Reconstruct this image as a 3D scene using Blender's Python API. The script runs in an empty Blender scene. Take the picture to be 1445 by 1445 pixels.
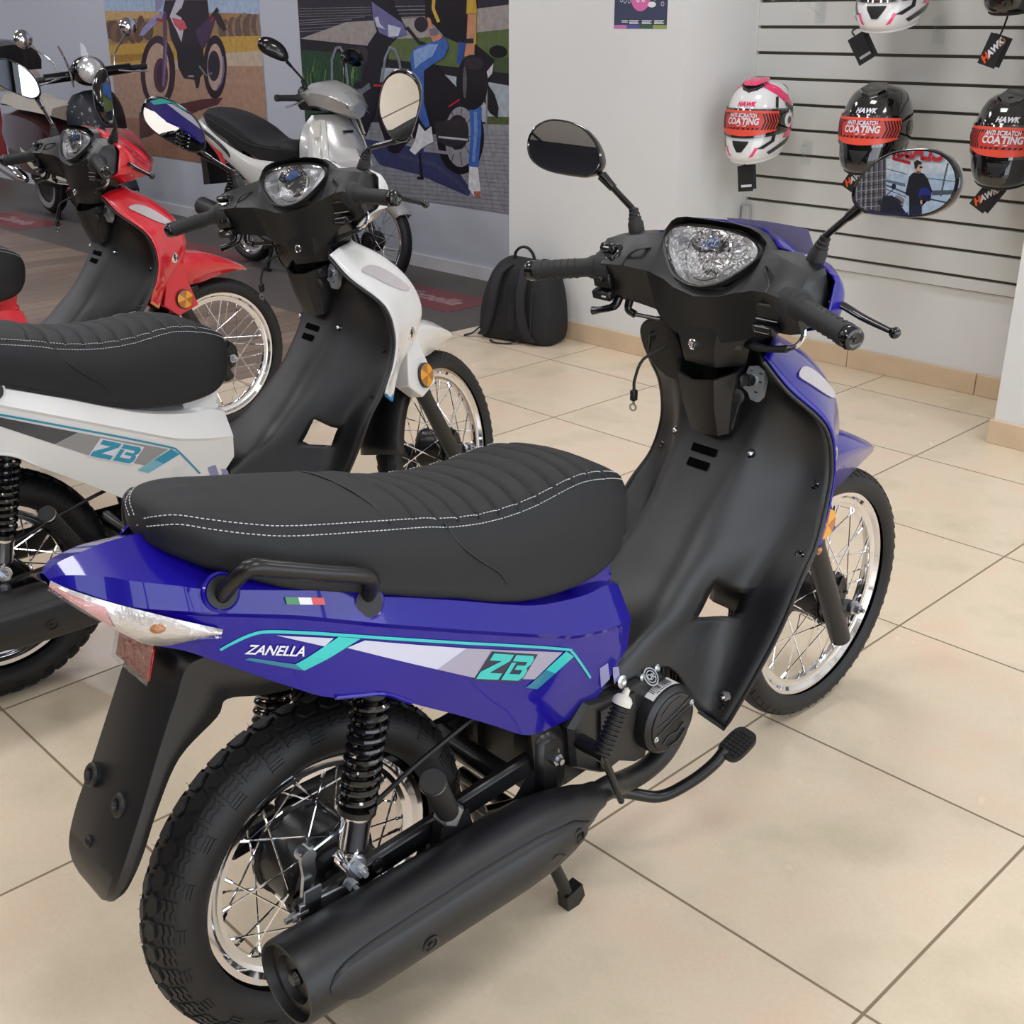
import bpy, bmesh, math, random
from mathutils import Vector, Matrix
from math import sin, cos, pi, radians, sqrt, atan2
random.seed(7)
SC = bpy.context.scene
COL = SC.collection
V = Vector

# ------------------------------------------------------------------ mesh builder
def cr(P, sub, closed=False):
    """Catmull-Rom curve through the points."""
    P = [V(p) for p in P]
    n = len(P)
    if n < 3:
        return [P[0].lerp(P[-1], i / sub) for i in range(sub + 1)]
    out = []
    rng = range(n) if closed else range(n - 1)
    for i in rng:
        if closed:
            a, b, c, d = P[(i - 1) % n], P[i], P[(i + 1) % n], P[(i + 2) % n]
        else:
            b, c = P[i], P[i + 1]
            a = P[i - 1] if i > 0 else b * 2 - c
            d = P[i + 2] if i + 2 < n else c * 2 - b
        for k in range(sub):
            t = k / sub
            out.append(0.5 * ((2 * b) + (c - a) * t + (2 * a - 5 * b + 4 * c - d) * t * t
                              + (3 * b - a - 3 * c + d) * t * t * t))
    if not closed:
        out.append(P[-1])
    return out

def lerp_list(P, sub):
    out = []
    for a, b in zip(P[:-1], P[1:]):
        for k in range(sub):
            out.append(V(a).lerp(V(b), k / sub))
    out.append(V(P[-1]))
    return out

def frame(d):
    d = V(d).normalized()
    u = d.cross(V((0, 0, 1)))
    if u.length < 1e-4:
        u = d.cross(V((0, 1, 0)))
    u.normalize()
    return u, d.cross(u).normalized()

XF = [None]          # transform applied to every vertex that is built (the steered parts)

class MB:
    def __init__(s):
        s.v = []; s.f = []; s.m = []; s.mi = 0
    def add(s, vs, fs):
        o = len(s.v)
        s.v += [V(p) for p in vs]
        for f in fs:
            s.f.append([o + i for i in f]); s.m.append(s.mi)
        return s
    def grid(s, rows, closed_u=False, closed_v=False, flip=False):
        nr, nc = len(rows), len(rows[0])
        vs = [p for r in rows for p in r]
        fs = []
        for i in range(nr if closed_v else nr - 1):
            for j in range(nc if closed_u else nc - 1):
                a, b = i * nc + j, i * nc + (j + 1) % nc
                c, d = ((i + 1) % nr) * nc + (j + 1) % nc, ((i + 1) % nr) * nc + j
                fs.append([a, b, c, d] if not flip else [d, c, b, a])
        return s.add(vs, fs)
    def loft(s, secs, caps=True, closed=True):
        s.grid(secs, closed_u=closed)
        n = len(secs[0])
        if caps:
            s.add(secs[0], [list(range(n))[::-1]])
            s.add(secs[-1], [list(range(n))])
        return s
    def box(s, c, size, R=None, bev=0.0):
        x, y, z = size[0] / 2, size[1] / 2, size[2] / 2
        c = V(c)
        if bev <= 0:
            vs = [V((sx * x, sy * y, sz * z)) for sx in (-1, 1) for sy in (-1, 1) for sz in (-1, 1)]
            fs = [[0, 1, 3, 2], [4, 6, 7, 5], [0, 4, 5, 1], [2, 3, 7, 6], [0, 2, 6, 4], [1, 5, 7, 3]]
        else:
            b = min(bev, x * .99, y * .99, z * .99)
            vs = []; fs = []
            idx = {}
            for sx in (-1, 1):
                for sy in (-1, 1):
                    for sz in (-1, 1):
                        for k in range(3):
                            p = [sx * (x - b), sy * (y - b), sz * (z - b)]
                            p[k] = (sx * x, sy * y, sz * z)[k]
                            idx[(sx, sy, sz, k)] = len(vs); vs.append(V(p))
            for k in range(3):
                a, b2 = [i for i in range(3) if i != k]
                for sg in (-1, 1):
                    q = []
                    for (s1, s2) in ((-1, -1), (1, -1), (1, 1), (-1, 1)):
                        t = [0, 0, 0]; t[k] = sg; t[a] = s1; t[b2] = s2
                        q.append(idx[(t[0], t[1], t[2], k)])
                    fs.append(q)
            for k in range(3):      # edges along axis k
                a, b2 = [i for i in range(3) if i != k]
                for s1 in (-1, 1):
                    for s2 in (-1, 1):
                        q = []
                        for sg, kk in ((-1, a), (1, a), (1, b2), (-1, b2)):
                            t = [0, 0, 0]; t[k] = sg; t[a] = s1; t[b2] = s2
                            q.append(idx[(t[0], t[1], t[2], kk)])
                        fs.append(q)
            for sx in (-1, 1):
                for sy in (-1, 1):
                    for sz in (-1, 1):
                        fs.append([idx[(sx, sy, sz, k)] for k in range(3)])
        if R is not None:
            vs = [R @ p for p in vs]
        return s.add([c + p for p in vs], fs)
    def tube(s, path, r, n=10, caps=True, sub=0, squash=1.0, closed=False):
        P = cr(path, sub, closed) if sub else [V(p) for p in path]
        m = len(P)
        if not isinstance(r, (list, tuple)):
            rr = [r] * m
        else:
            rr = []
            for i in range(m):
                t = i / (m - 1) * (len(r) - 1); k = min(int(t), len(r) - 2)
                rr.append(r[k] + (r[k + 1] - r[k]) * (t - k))
        T = []
        for i in range(m):
            if closed:
                d = P[(i + 1) % m] - P[i - 1]
            else:
                d = P[min(i + 1, m - 1)] - P[max(i - 1, 0)]
            T.append(d.normalized())
        u, w = frame(T[0])
        rows = []
        for i in range(m):
            if i:
                ax = T[i - 1].cross(T[i])
                if ax.length > 1e-7:
                    q = Matrix.Rotation(T[i - 1].angle(T[i]), 3, ax)
                    u = q @ u; w = q @ w
            rows.append([P[i] + (u * cos(2 * pi * k / n) + w * sin(2 * pi * k / n) * squash) * rr[i] for k in range(n)])
        if closed:
            return s.grid(rows, closed_u=True, closed_v=True)
        return s.loft(rows, caps)
    def cyl(s, a, b, r, r2=None, n=16, caps=True):
        return s.tube([a, b], [r, r if r2 is None else r2], n, caps)
    def rev(s, o, ax, prof, n=32, u0=None, full=2 * pi, flip=False):
        """profile [(radius, along axis)] turned about the axis."""
        o = V(o); ax = V(ax).normalized()
        u, w = frame(ax)
        if u0 is not None:
            u = V(u0).normalized(); w = ax.cross(u)
        cl = abs(full - 2 * pi) < 1e-6
        m = n if cl else n + 1
        rows = []
        for r, h in prof:
            rows.append([o + ax * h + (u * cos(full * k / n) + w * sin(full * k / n)) * r for k in range(m)])
        return s.grid(rows, closed_u=cl, flip=flip)
    def disc(s, o, ax, r, n=20):
        u, w = frame(ax); o = V(o)
        return s.add([o + (u * cos(2 * pi * k / n) + w * sin(2 * pi * k / n)) * r for k in range(n)], [list(range(n))])
    def ball(s, o, r, n=14, m=8, sq=(1, 1, 1), R=None):
        o = V(o); rows = []
        for i in range(m + 1):
            a = -pi / 2 + pi * i / m
            row = []
            for k in range(n):
                p = V((cos(a) * cos(2 * pi * k / n) * sq[0], cos(a) * sin(2 * pi * k / n) * sq[1], sin(a) * sq[2])) * r
                row.append(o + (R @ p if R is not None else p))
            rows.append(row)
        return s.grid(rows, closed_u=True)
    def prism(s, poly, d):
        """closed polygon (3-D points) pushed along the vector d."""
        n = len(poly); A = [V(p) for p in poly]; B = [p + V(d) for p in A]
        return s.add(A + B, [list(range(n))[::-1], list(range(n, 2 * n))] + [[i, (i + 1) % n, n + (i + 1) % n, n + i] for i in range(n)])
    def hexnut(s, o, ax, r, h, washer=True):
        o = V(o); a = V(ax).normalized()
        if washer:
            s.cyl(o, o + a * h * .25, r * 1.5, n=18)
        s.cyl(o + a * h * .25, o + a * h, r, n=6)
        s.cyl(o + a * h, o + a * h * 1.5, r * .5, n=10)
        return s
    def build(s, name, mat, parent=None, smooth=True, angle=38, merge=True, thick=0, off=0, sub=0, bevel=0):
        me = bpy.data.meshes.new(name)
        vs = s.v
        if XF[0] is not None:
            vs = [XF[0](p) for p in vs]
        me.from_pydata([tuple(p) for p in vs], [], s.f)
        mats = mat if isinstance(mat, (list, tuple)) else [mat]
        for m in mats:
            me.materials.append(m)
        if len(mats) > 1:
            me.polygons.foreach_set('material_index', s.m)
        bm = bmesh.new(); bm.from_mesh(me)
        if merge:
            bmesh.ops.remove_doubles(bm, verts=bm.verts, dist=1e-5)
            bmesh.ops.dissolve_degenerate(bm, edges=bm.edges, dist=1e-6)
            bmesh.ops.recalc_face_normals(bm, faces=bm.faces)
        bm.to_mesh(me); bm.free()
        if smooth:
            me.shade_smooth()
            me.set_sharp_from_angle(angle=radians(angle))
        o = bpy.data.objects.new(name, me)
        COL.objects.link(o)
        if parent is not None:
            o.parent = parent
        if thick:
            md = o.modifiers.new('thick', 'SOLIDIFY'); md.thickness = thick; md.offset = off
        if bevel:
            md = o.modifiers.new('bev', 'BEVEL'); md.width = bevel; md.segments = 2; md.limit_method = 'ANGLE'; md.angle_limit = radians(35)
        if sub:
            md = o.modifiers.new('sub', 'SUBSURF'); md.levels = sub; md.render_levels = sub
        return o

def thing(name, label, cat, loc=(0, 0, 0), rotz=0.0, group=None):
    o = bpy.data.objects.new(name, None)
    COL.objects.link(o)
    o.empty_display_size = .1
    o.location = loc; o.rotation_euler = (0, 0, rotz)
    return tag(o, label, cat, group)

def tag(o, label, cat, group=None, kind=None):
    if label: o['label'] = label
    if cat: o['category'] = cat
    if group: o['group'] = group
    if kind: o['kind'] = kind
    return o

def struct(o):
    o['kind'] = 'structure'
    return o

# ------------------------------------------------------------------ text and flat marks
def text_geo(s, size=1.0, bold=0.0, shear=0.0, sx=1.0, ax='CENTER', res=3):
    cu = bpy.data.curves.new('t', 'FONT')
    cu.body = s; cu.size = size; cu.offset = bold; cu.shear = shear
    cu.align_x = ax; cu.align_y = 'CENTER'; cu.resolution_u = res
    o = bpy.data.objects.new('t', cu)
    COL.objects.link(o)
    bpy.context.view_layer.update()
    me = bpy.data.meshes.new_from_object(o.evaluated_get(bpy.context.evaluated_depsgraph_get()))
    vs = [V((v.co.x * sx, v.co.y)) for v in me.vertices]
    fs = [list(p.vertices) for p in me.polygons]
    bpy.data.objects.remove(o); bpy.data.curves.remove(cu); bpy.data.meshes.remove(me)
    return vs, fs

def poly_geo(poly, res=None):
    """fill a 2-D polygon with triangles, split until edges are shorter than res."""
    bm = bmesh.new()
    vs = [bm.verts.new((p[0], p[1], 0)) for p in poly]
    bm.faces.new(vs)
    bmesh.ops.triangulate(bm, faces=bm.faces[:])
    if res:
        for _ in range(7):
            es = [e for e in bm.edges if e.calc_length() > res]
            if not es: break
            bmesh.ops.subdivide_edges(bm, edges=es, cuts=1)
            bmesh.ops.triangulate(bm, faces=[f for f in bm.faces if len(f.verts) > 3])
    bm.verts.ensure_lookup_table(); bm.verts.index_update()
    o = [V((v.co.x, v.co.y)) for v in bm.verts], [[v.index for v in f.verts] for f in bm.faces]
    bm.free()
    return o

def stroke(P, w):
    """2-D polyline as a ribbon polygon list (quads)."""
    vs = []; fs = []
    P = [V((p[0], p[1])) for p in P]
    for i, p in enumerate(P):
        d = (P[min(i + 1, len(P) - 1)] - P[max(i - 1, 0)]).normalized()
        n = V((-d.y, d.x)) * (w / 2)
        vs += [p + n, p - n]
        if i: fs.append([2 * i - 2, 2 * i - 1, 2 * i + 1, 2 * i])
    return vs, fs

def ellp(cx, cy, rx, ry, n=24, a0=0, a1=2 * pi, rot=0.0):
    o = []
    full = abs(a1 - a0 - 2 * pi) < 1e-6
    for k in range(n if full else n + 1):
        a = a0 + (a1 - a0) * k / n
        x, y = cos(a) * rx, sin(a) * ry
        o.append((cx + x * cos(rot) - y * sin(rot), cy + x * sin(rot) + y * cos(rot)))
    return o

# ------------------------------------------------------------------ materials
def lin(c):
    return tuple((x / 255 / 12.92 if x / 255 <= .04045 else ((x / 255 + .055) / 1.055) ** 2.4) for x in c) + (1.0,)

def pm(name, rgb, rough=.5, metal=0.0, coat=0.0, spec=.5, bump=0.0, bscale=200.0, var=0.0, vscale=6.0, coat_rough=.05, emit=0.0):
    m = bpy.data.materials.new(name); m.use_nodes = True
    nt = m.node_tree; b = nt.nodes['Principled BSDF']
    col = lin(rgb)
    b.inputs['Base Color'].default_value = col
    b.inputs['Roughness'].default_value = rough
    b.inputs['Metallic'].default_value = metal
    b.inputs['Coat Weight'].default_value = coat
    b.inputs['Coat Roughness'].default_value = coat_rough
    b.inputs['Specular IOR Level'].default_value = spec
    if emit:
        b.inputs['Emission Color'].default_value = col
        b.inputs['Emission Strength'].default_value = emit
    tc = None
    if bump or var:
        tc = nt.nodes.new('ShaderNodeTexCoord')
    if bump:
        nz = nt.nodes.new('ShaderNodeTexNoise'); nz.inputs['Scale'].default_value = bscale; nz.inputs['Detail'].default_value = 3
        nt.links.new(tc.outputs['Object'], nz.inputs['Vector'])
        bp = nt.nodes.new('ShaderNodeBump'); bp.inputs['Strength'].default_value = bump; bp.inputs['Distance'].default_value = .001
        nt.links.new(nz.outputs['Fac'], bp.inputs['Height']); nt.links.new(bp.outputs['Normal'], b.inputs['Normal'])
    if var:
        nz = nt.nodes.new('ShaderNodeTexNoise'); nz.inputs['Scale'].default_value = vscale; nz.inputs['Detail'].default_value = 4
        nt.links.new(tc.outputs['Object'], nz.inputs['Vector'])
        rp = nt.nodes.new('ShaderNodeValToRGB')
        rp.color_ramp.elements[0].position = .3; rp.color_ramp.elements[1].position = .7
        rp.color_ramp.elements[0].color = tuple(c * (1 - var) for c in col[:3]) + (1,)
        rp.color_ramp.elements[1].color = tuple(min(1, c * (1 + var)) for c in col[:3]) + (1,)
        nt.links.new(nz.outputs['Fac'], rp.inputs['Fac']); nt.links.new(rp.outputs['Color'], b.inputs['Base Color'])
    return m

def clear(name, tint=(255, 255, 255), rough=.03, refl=.12, bump=0.0, bscale=30.0, maxr=.85):
    """thin clear plastic: mostly see-through, with a gloss that grows at grazing angles."""
    m = bpy.data.materials.new(name); m.use_nodes = True
    nt = m.node_tree; nt.nodes.clear()
    out = nt.nodes.new('ShaderNodeOutputMaterial')
    tr = nt.nodes.new('ShaderNodeBsdfTransparent'); tr.inputs['Color'].default_value = lin(tint)
    gl = nt.nodes.new('ShaderNodeBsdfGlossy'); gl.inputs['Roughness'].default_value = rough
    lw = nt.nodes.new('ShaderNodeLayerWeight'); lw.inputs['Blend'].default_value = .35
    mr = nt.nodes.new('ShaderNodeMapRange'); mr.inputs['To Min'].default_value = refl; mr.inputs['To Max'].default_value = maxr
    nt.links.new(lw.outputs['Fresnel'], mr.inputs['Value'])
    mx = nt.nodes.new('ShaderNodeMixShader')
    nt.links.new(mr.outputs['Result'], mx.inputs['Fac'])
    nt.links.new(tr.outputs[0], mx.inputs[1]); nt.links.new(gl.outputs[0], mx.inputs[2])
    nt.links.new(mx.outputs[0], out.inputs['Surface'])
    if bump:
        tc = nt.nodes.new('ShaderNodeTexCoord')
        nz = nt.nodes.new('ShaderNodeTexNoise'); nz.inputs['Scale'].default_value = bscale; nz.inputs['Detail'].default_value = 4; nz.inputs['Distortion'].default_value = 1.5
        nt.links.new(tc.outputs['Object'], nz.inputs['Vector'])
        bp = nt.nodes.new('ShaderNodeBump'); bp.inputs['Strength'].default_value = bump; bp.inputs['Distance'].default_value = .004
        nt.links.new(nz.outputs['Fac'], bp.inputs['Height'])
        nt.links.new(bp.outputs['Normal'], gl.inputs['Normal'])
    return m

M = {}
M['black_plastic'] = pm('black_plastic', (15, 16, 18), .40, bump=.25, bscale=900, spec=.62)
M['black_gloss'] = pm('black_gloss', (14, 14, 16), .12, coat=.5)
M['black_metal'] = pm('black_metal', (20, 20, 21), .32, spec=.5)
M['muffler'] = pm('muffler', (19, 19, 20), .44, bump=.2, bscale=600, spec=.6)
M['engine'] = pm('engine_grey', (24, 24, 25), .40, bump=.25, bscale=400, spec=.6)
M['rubber'] = pm('rubber', (20, 20, 21), .55, bump=.15, bscale=300)
M['grip'] = pm('grip_rubber', (38, 39, 40), .6, bump=.2, bscale=500)
M['seat'] = pm('seat_vinyl', (31, 32, 34), .58, bump=.55, bscale=1300, spec=.4)
M['void'] = pm('void_black', (3, 3, 3), .9, spec=.05)
M['stitch'] = pm('stitch', (205, 205, 205), .7)
M['chrome'] = pm('chrome', (235, 235, 238), .07, metal=1)
M['steel'] = pm('zinc_steel', (190, 194, 200), .24, metal=1)
M['castalu'] = pm('cast_aluminium', (180, 182, 184), .38, metal=1)
M['silver_in'] = pm('reflector_silver', (226, 224, 224), .22, metal=.7, bump=.9, bscale=120)
M['mirror'] = pm('mirror_glass', (238, 240, 242), .0, metal=1)
M['lens'] = clear('clear_lens', bump=.25, bscale=60)
M['film'] = clear('protective_film', (253, 253, 253), .10, .05, bump=1.0, bscale=45, maxr=.32)
M['smoke'] = clear('smoked_visor', (120, 120, 125), .03, .15)
M['acrylic'] = clear('acrylic', (254, 255, 255), .08, .03, maxr=.18)
M['amber'] = pm('amber_reflector', (236, 160, 20), .22, coat=.6)
M['amber_dk'] = pm('amber_reflector_facets', (176, 104, 8), .22, coat=.6)
M['red_lens'] = pm('red_lens', (150, 14, 18), .2, coat=.6)
M['white_sticker'] = pm('white_sticker', (236, 236, 234), .45)
M['ink'] = pm('ink', (24, 24, 26), .5)
M['grey_sticker'] = pm('grey_sticker', (165, 168, 170), .5)
M['bone'] = pm('bone_plastic', (214, 210, 198), .5)
M['tan_pad'] = pm('tan_foam', (160, 128, 70), .8)
M['flag_g'] = pm('flag_green', (20, 130, 60), .3, coat=.4)
M['flag_w'] = pm('flag_white', (238, 238, 238), .3, coat=.4)
M['flag_r'] = pm('flag_red', (215, 40, 40), .3, coat=.4)
M['dial'] = pm('dial_face', (92, 96, 100), .4)
M['dial_dk'] = pm('dial_dark', (46, 48, 52), .4)
M['blue_film'] = pm('blue_dial_film', (70, 120, 190), .4)
# body-side stations: X, z of the middle, then (half width, z) for upper crease, lower crease, step, belly, lower edge
BODY = [
 (-.313, .829, (.010, .827), (.014, .823), (.013, .821), (.012, .819), (.009, .817)),
 (-.297, .838, (.026, .832), (.032, .818), (.030, .814), (.027, .806), (.020, .798)),
 (-.265, .843, (.048, .828), (.056, .800), (.053, .795), (.047, .783), (.037, .764)),
 (-.24, .846, (.068, .821), (.078, .791), (.074, .786), (.068, .764), (.058, .740)),
 (-.20, .845, (.090, .810), (.101, .782), (.097, .776), (.093, .748), (.083, .724)),
 (-.17, .840, (.105, .801), (.116, .775), (.112, .769), (.110, .738), (.101, .706)),
 (-.08, .820, (.120, .775), (.130, .746), (.126, .739), (.126, .69), (.115, .640)),
 (-.025, .803, (.124, .757), (.137, .724), (.133, .717), (.132, .665), (.124, .606)),
 (.045, .77, (.126, .727), (.142, .694), (.138, .687), (.136, .63), (.133, .588)),
 (.10, .75, (.126, .706), (.144, .671), (.140, .664), (.137, .60), (.126, .545)),
 (.18, .72, (.125, .674), (.145, .637), (.141, .630), (.135, .56), (.118, .490)),
 (.26, .68, (.123, .640), (.141, .602), (.137, .595), (.130, .52), (.110, .432)),
 (.33, .65, (.118, .612), (.135, .571), (.131, .564), (.125, .48), (.107, .384)),
 (.40, .615, (.108, .592), (.130, .541), (.126, .534), (.120, .46), (.107, .376)),
 (.46, .60, (.100, .580), (.125, .525), (.121, .518), (.115, .45), (.107, .377)),
 (.51, .592, (.090, .575), (.120, .515), (.117, .508), (.112, .46), (.107, .415)),
 (.550, .575, (.080, .560), (.112, .508), (.110, .500), (.108, .475), (.106, .455)),
]
def body_at(X):
    B = BODY
    if X <= B[0][0]: return [(0, B[0][1])] + list(B[0][2:])
    if X >= B[-1][0]: return [(0, B[-1][1])] + list(B[-1][2:])
    i = max(k for k in range(len(B) - 1) if B[k][0] <= X)
    t = (X - B[i][0]) / (B[i + 1][0] - B[i][0])
    a, b = B[i], B[i + 1]
    return [(0, a[1] + (b[1] - a[1]) * t)] + [(a[k][0] + (b[k][0] - a[k][0]) * t, a[k][1] + (b[k][1] - a[k][1]) * t) for k in range(2, 7)]
def body_y(X, Z):
    P = body_at(X)[1:]
    if Z >= P[0][1]: return P[0][0]
    for (y0, z0), (y1, z1) in zip(P[:-1], P[1:]):
        if z1 <= Z <= z0:
            return y0 + (y1 - y0) * ((z0 - Z) / max(1e-6, z0 - z1))
    return P[-1][0]
# ------------------------------------------------------------------ wheels
def wheel(root, cx, cz, Rr, RT, wt, hub_r, hub_w, knobby, flange=.020, n_spoke=36, spokes=True, xf=None):
    XF[0] = xf
    o = V((cx, 0, cz)); Y = V((0, 1, 0))
    # rim: flanges and well
    b = MB()
    prof = [(Rr - .009, -flange), (Rr, -flange - .001), (Rr + .001, -flange + .003), (Rr - .007, -flange + .006), (Rr - .013, -flange + .008),
            (Rr - .022, -flange * .55), (Rr - .028, -flange * .3), (Rr - .029, 0), (Rr - .028, flange * .3), (Rr - .022, flange * .55),
            (Rr - .013, flange - .008), (Rr - .007, flange - .006), (Rr + .001, flange - .003), (Rr, flange + .001), (Rr - .009, flange)]
    b.rev(o, Y, prof, 72)
    prof2 = [(Rr - .009, -flange), (Rr - .016, -flange + .009), (Rr - .031, -flange * .45), (Rr - .033, 0), (Rr - .031, flange * .45), (Rr - .016, flange - .009), (Rr - .009, flange)]
    b.rev(o, Y, prof2, 72)
    rim = b.build('wheel', M['chrome'], root, merge=False)
    # tyre
    Rc = (Rr + RT) / 2 - .004; h = RT - Rc
    b = MB()
    pr = []
    for k in range(33):
        f = radians(-138 + 276 * k / 32)
        pr.append((Rc + h * cos(f), wt * sin(f)))
    b.rev(o, Y, pr, 80)
    def surf(ang, f, hh):
        r = Rc + (h + hh) * cos(f); y = (wt + hh) * sin(f)
        return o + V((sin(ang) * r, y, cos(ang) * r))
    def block(pts, hh):
        n = len(pts)
        lo = [surf(a, f, -.0015) for a, f in pts]
        ca = sum(p[0] for p in pts) / n; cf = sum(p[1] for p in pts) / n
        hi = [surf(ca + (a - ca) * .9, cf + (f - cf) * .9, hh) for a, f in pts]
        b.add(lo + hi, [list(range(n, 2 * n))] + [[i, (i + 1) % n, n + (i + 1) % n, n + i] for i in range(n)])
    if knobby:
        N = 44; st = 2 * pi / N
        for k in range(N):
            a = k * st
            for sg in (-1, 1):
                aa = a + (st / 2 if sg > 0 else 0)
                block([(aa - .36 * st, sg * radians(3)), (aa - .12 * st, sg * radians(1)), (aa + .44 * st, sg * radians(8)), (aa + .30 * st, sg * radians(24)), (aa - .22 * st, sg * radians(27)), (aa - .46 * st, sg * radians(16))], .0045)
                # zig-zag shoulder ribs
                for q, (f0, f1) in enumerate(((30, 37), (40, 47), (50, 56))):
                    block([(aa - .45 * st, sg * radians(f0 + 3)), (aa - .1 * st, sg * radians(f0 - 1)), (aa + .1 * st, sg * radians(f0 + 4)), (aa + .42 * st, sg * radians(f0)), (aa + .42 * st, sg * radians(f1)), (aa + .1 * st, sg * radians(f1 + 4)), (aa - .1 * st, sg * radians(f1)), (aa - .45 * st, sg * radians(f1 + 3))], .0026 - .0004 * q)
                if k % 2 == 0:
                    for f0 in (62, 69, 76):
                        block([(aa - .5 * st, sg * radians(f0)), (aa + .2 * st, sg * radians(f0 - 1)), (aa + .2 * st, sg * radians(f0 + 4)), (aa - .5 * st, sg * radians(f0 + 5))], .0016)
    else:
        N = 60; st = 2 * pi / N
        for f0, f1 in ((-30, -20), (-17, -7), (-4, 4), (7, 17), (20, 30)):
            rows = []
            for k in range(81):
                a = 2 * pi * k / 80
                rows.append([surf(a, radians(f), .002 if i in (1, 2) else -.001) for i, f in enumerate((f0, f0 + .8, f1 - .8, f1))])
            b.grid(rows)
        for k in range(N):
            for sg in (-1, 1):
                block([(k * st, sg * radians(33)), (k * st + .35 * st, sg * radians(33)), (k * st + .9 * st, sg * radians(58)), (k * st + .6 * st, sg * radians(58))], .0018)
    # moulding hairs
    rnd = random.Random(3)
    for k in range(90):
        a = 2 * pi * k / 90 + rnd.uniform(-.01, .01); f = radians(rnd.choice((-34, -12, 10, 33)))
        p0 = surf(a, f, 0); d = (surf(a, f, .01) - p0).normalized()
        b.cyl(p0, p0 + d * rnd.uniform(.005, .009) + V((0, rnd.uniform(-.002, .002), 0)), .0006, .0003, 4, False)
    b.build('tyre', M['rubber'], rim, angle=30, merge=False)
    # hub / drum
    b = MB()
    b.rev(o, Y, [(0, -hub_w - .012), (.02, -hub_w - .012), (.022, -hub_w), (hub_r * .55, -hub_w), (hub_r * .62, -hub_w + .004), (hub_r * .8, -hub_w + .004), (hub_r * .86, -hub_w + .002),
                 (hub_r * .95, -hub_w + .004), (hub_r, -hub_w + .012), (hub_r, -hub_w + .016), (hub_r * .9, -hub_w + .02), (hub_r * .9, hub_w - .02), (hub_r * .92, hub_w - .012), (hub_r, hub_w - .01),
                 (hub_r, hub_w - .004), (hub_r * .5, hub_w), (.02, hub_w + .005), (0, hub_w + .008)], 40)
    for sg in (-1, 1):     # spoke flanges with rivet-like spoke heads
        for k in range(18):
            a = 2 * pi * k / 18
            b.ball(o + V((sin(a) * hub_r * .96, sg * (hub_w - .008), cos(a) * hub_r * .96)), .0038, 6, 4)
    for k in range(6):
        a = pi / 6 + k * pi / 3
        b.box(o + V((sin(a) * hub_r * .7, -hub_w + .002, cos(a) * hub_r * .7)), (.006, .006, hub_r * .4), Matrix.Rotation(a, 3, 'Y'))
    b.build('hub', M['black_metal'], rim)
    if spokes:
        for k in range(n_spoke):
            sg = -1 if k % 2 else 1
            a = 2 * pi * k / n_spoke
            tw = radians(48) * (1 if (k // 2) % 2 else -1)
            p = o + V((sin(a + tw) * hub_r * .96, sg * (hub_w - .006), cos(a + tw) * hub_r * .96))
            q = o + V((sin(a) * (Rr - .031), sg * .004, cos(a) * (Rr - .031)))
            s = MB(); s.cyl(p, q, .0016, n=5)
            d = (q - p).normalized()
            s.cyl(q - d * .016, q, .0027, n=6)
            s.build('spoke', M['chrome'], rim, merge=False)
    XF[0] = None
    return rim

def spring_shock(root, top, bot, name='shock_absorber'):
    top = V(top); bot = V(bot); d = (bot - top); L = d.length; d.normalize()
    u, w = frame(d)
    b = MB()
    b.cyl(top - d * .03, top, .019, n=16)
    b.cyl(top, top + d * L * .68, .0105, n=12)
    b.cyl(top + d * L * .655, top + d * L * .69, .027, n=20)
    body = b.build(name, M['black_metal'], root)
    b = MB()
    turns = 10.5; path = []
    for k in range(int(turns * 16) + 1):
        a = 2 * pi * k / 16
        path.append(top + d * (L * .01 + L * .65 * k / (turns * 16)) + (u * cos(a) + w * sin(a)) * .0225)
    b.tube(path, .0050, 8)
    b.build('coil_spring', M['black_gloss'], body)
    b = MB()
    b.rev(top + d * L * .69, d, [(.0, 0), (.0235, 0), (.0235, .006), (.022, .008), (.021, L * .2), (.017, L * .235), (.013, L * .25), (.013, L * .30), (0, L * .31)], 24)
    b.cyl(bot - V((0, .014, 0)), bot + V((0, .014, 0)), .017, n=20)
    b.build('shock_sleeve', M['chrome'], body)
    sgn = -1 if top.y < 0 else 1
    b = MB(); b.hexnut(bot + V((0, sgn * .014, 0)), (0, sgn, 0), .0095, .016)
    b.build('nut', M['steel'], body)
    return body

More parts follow.
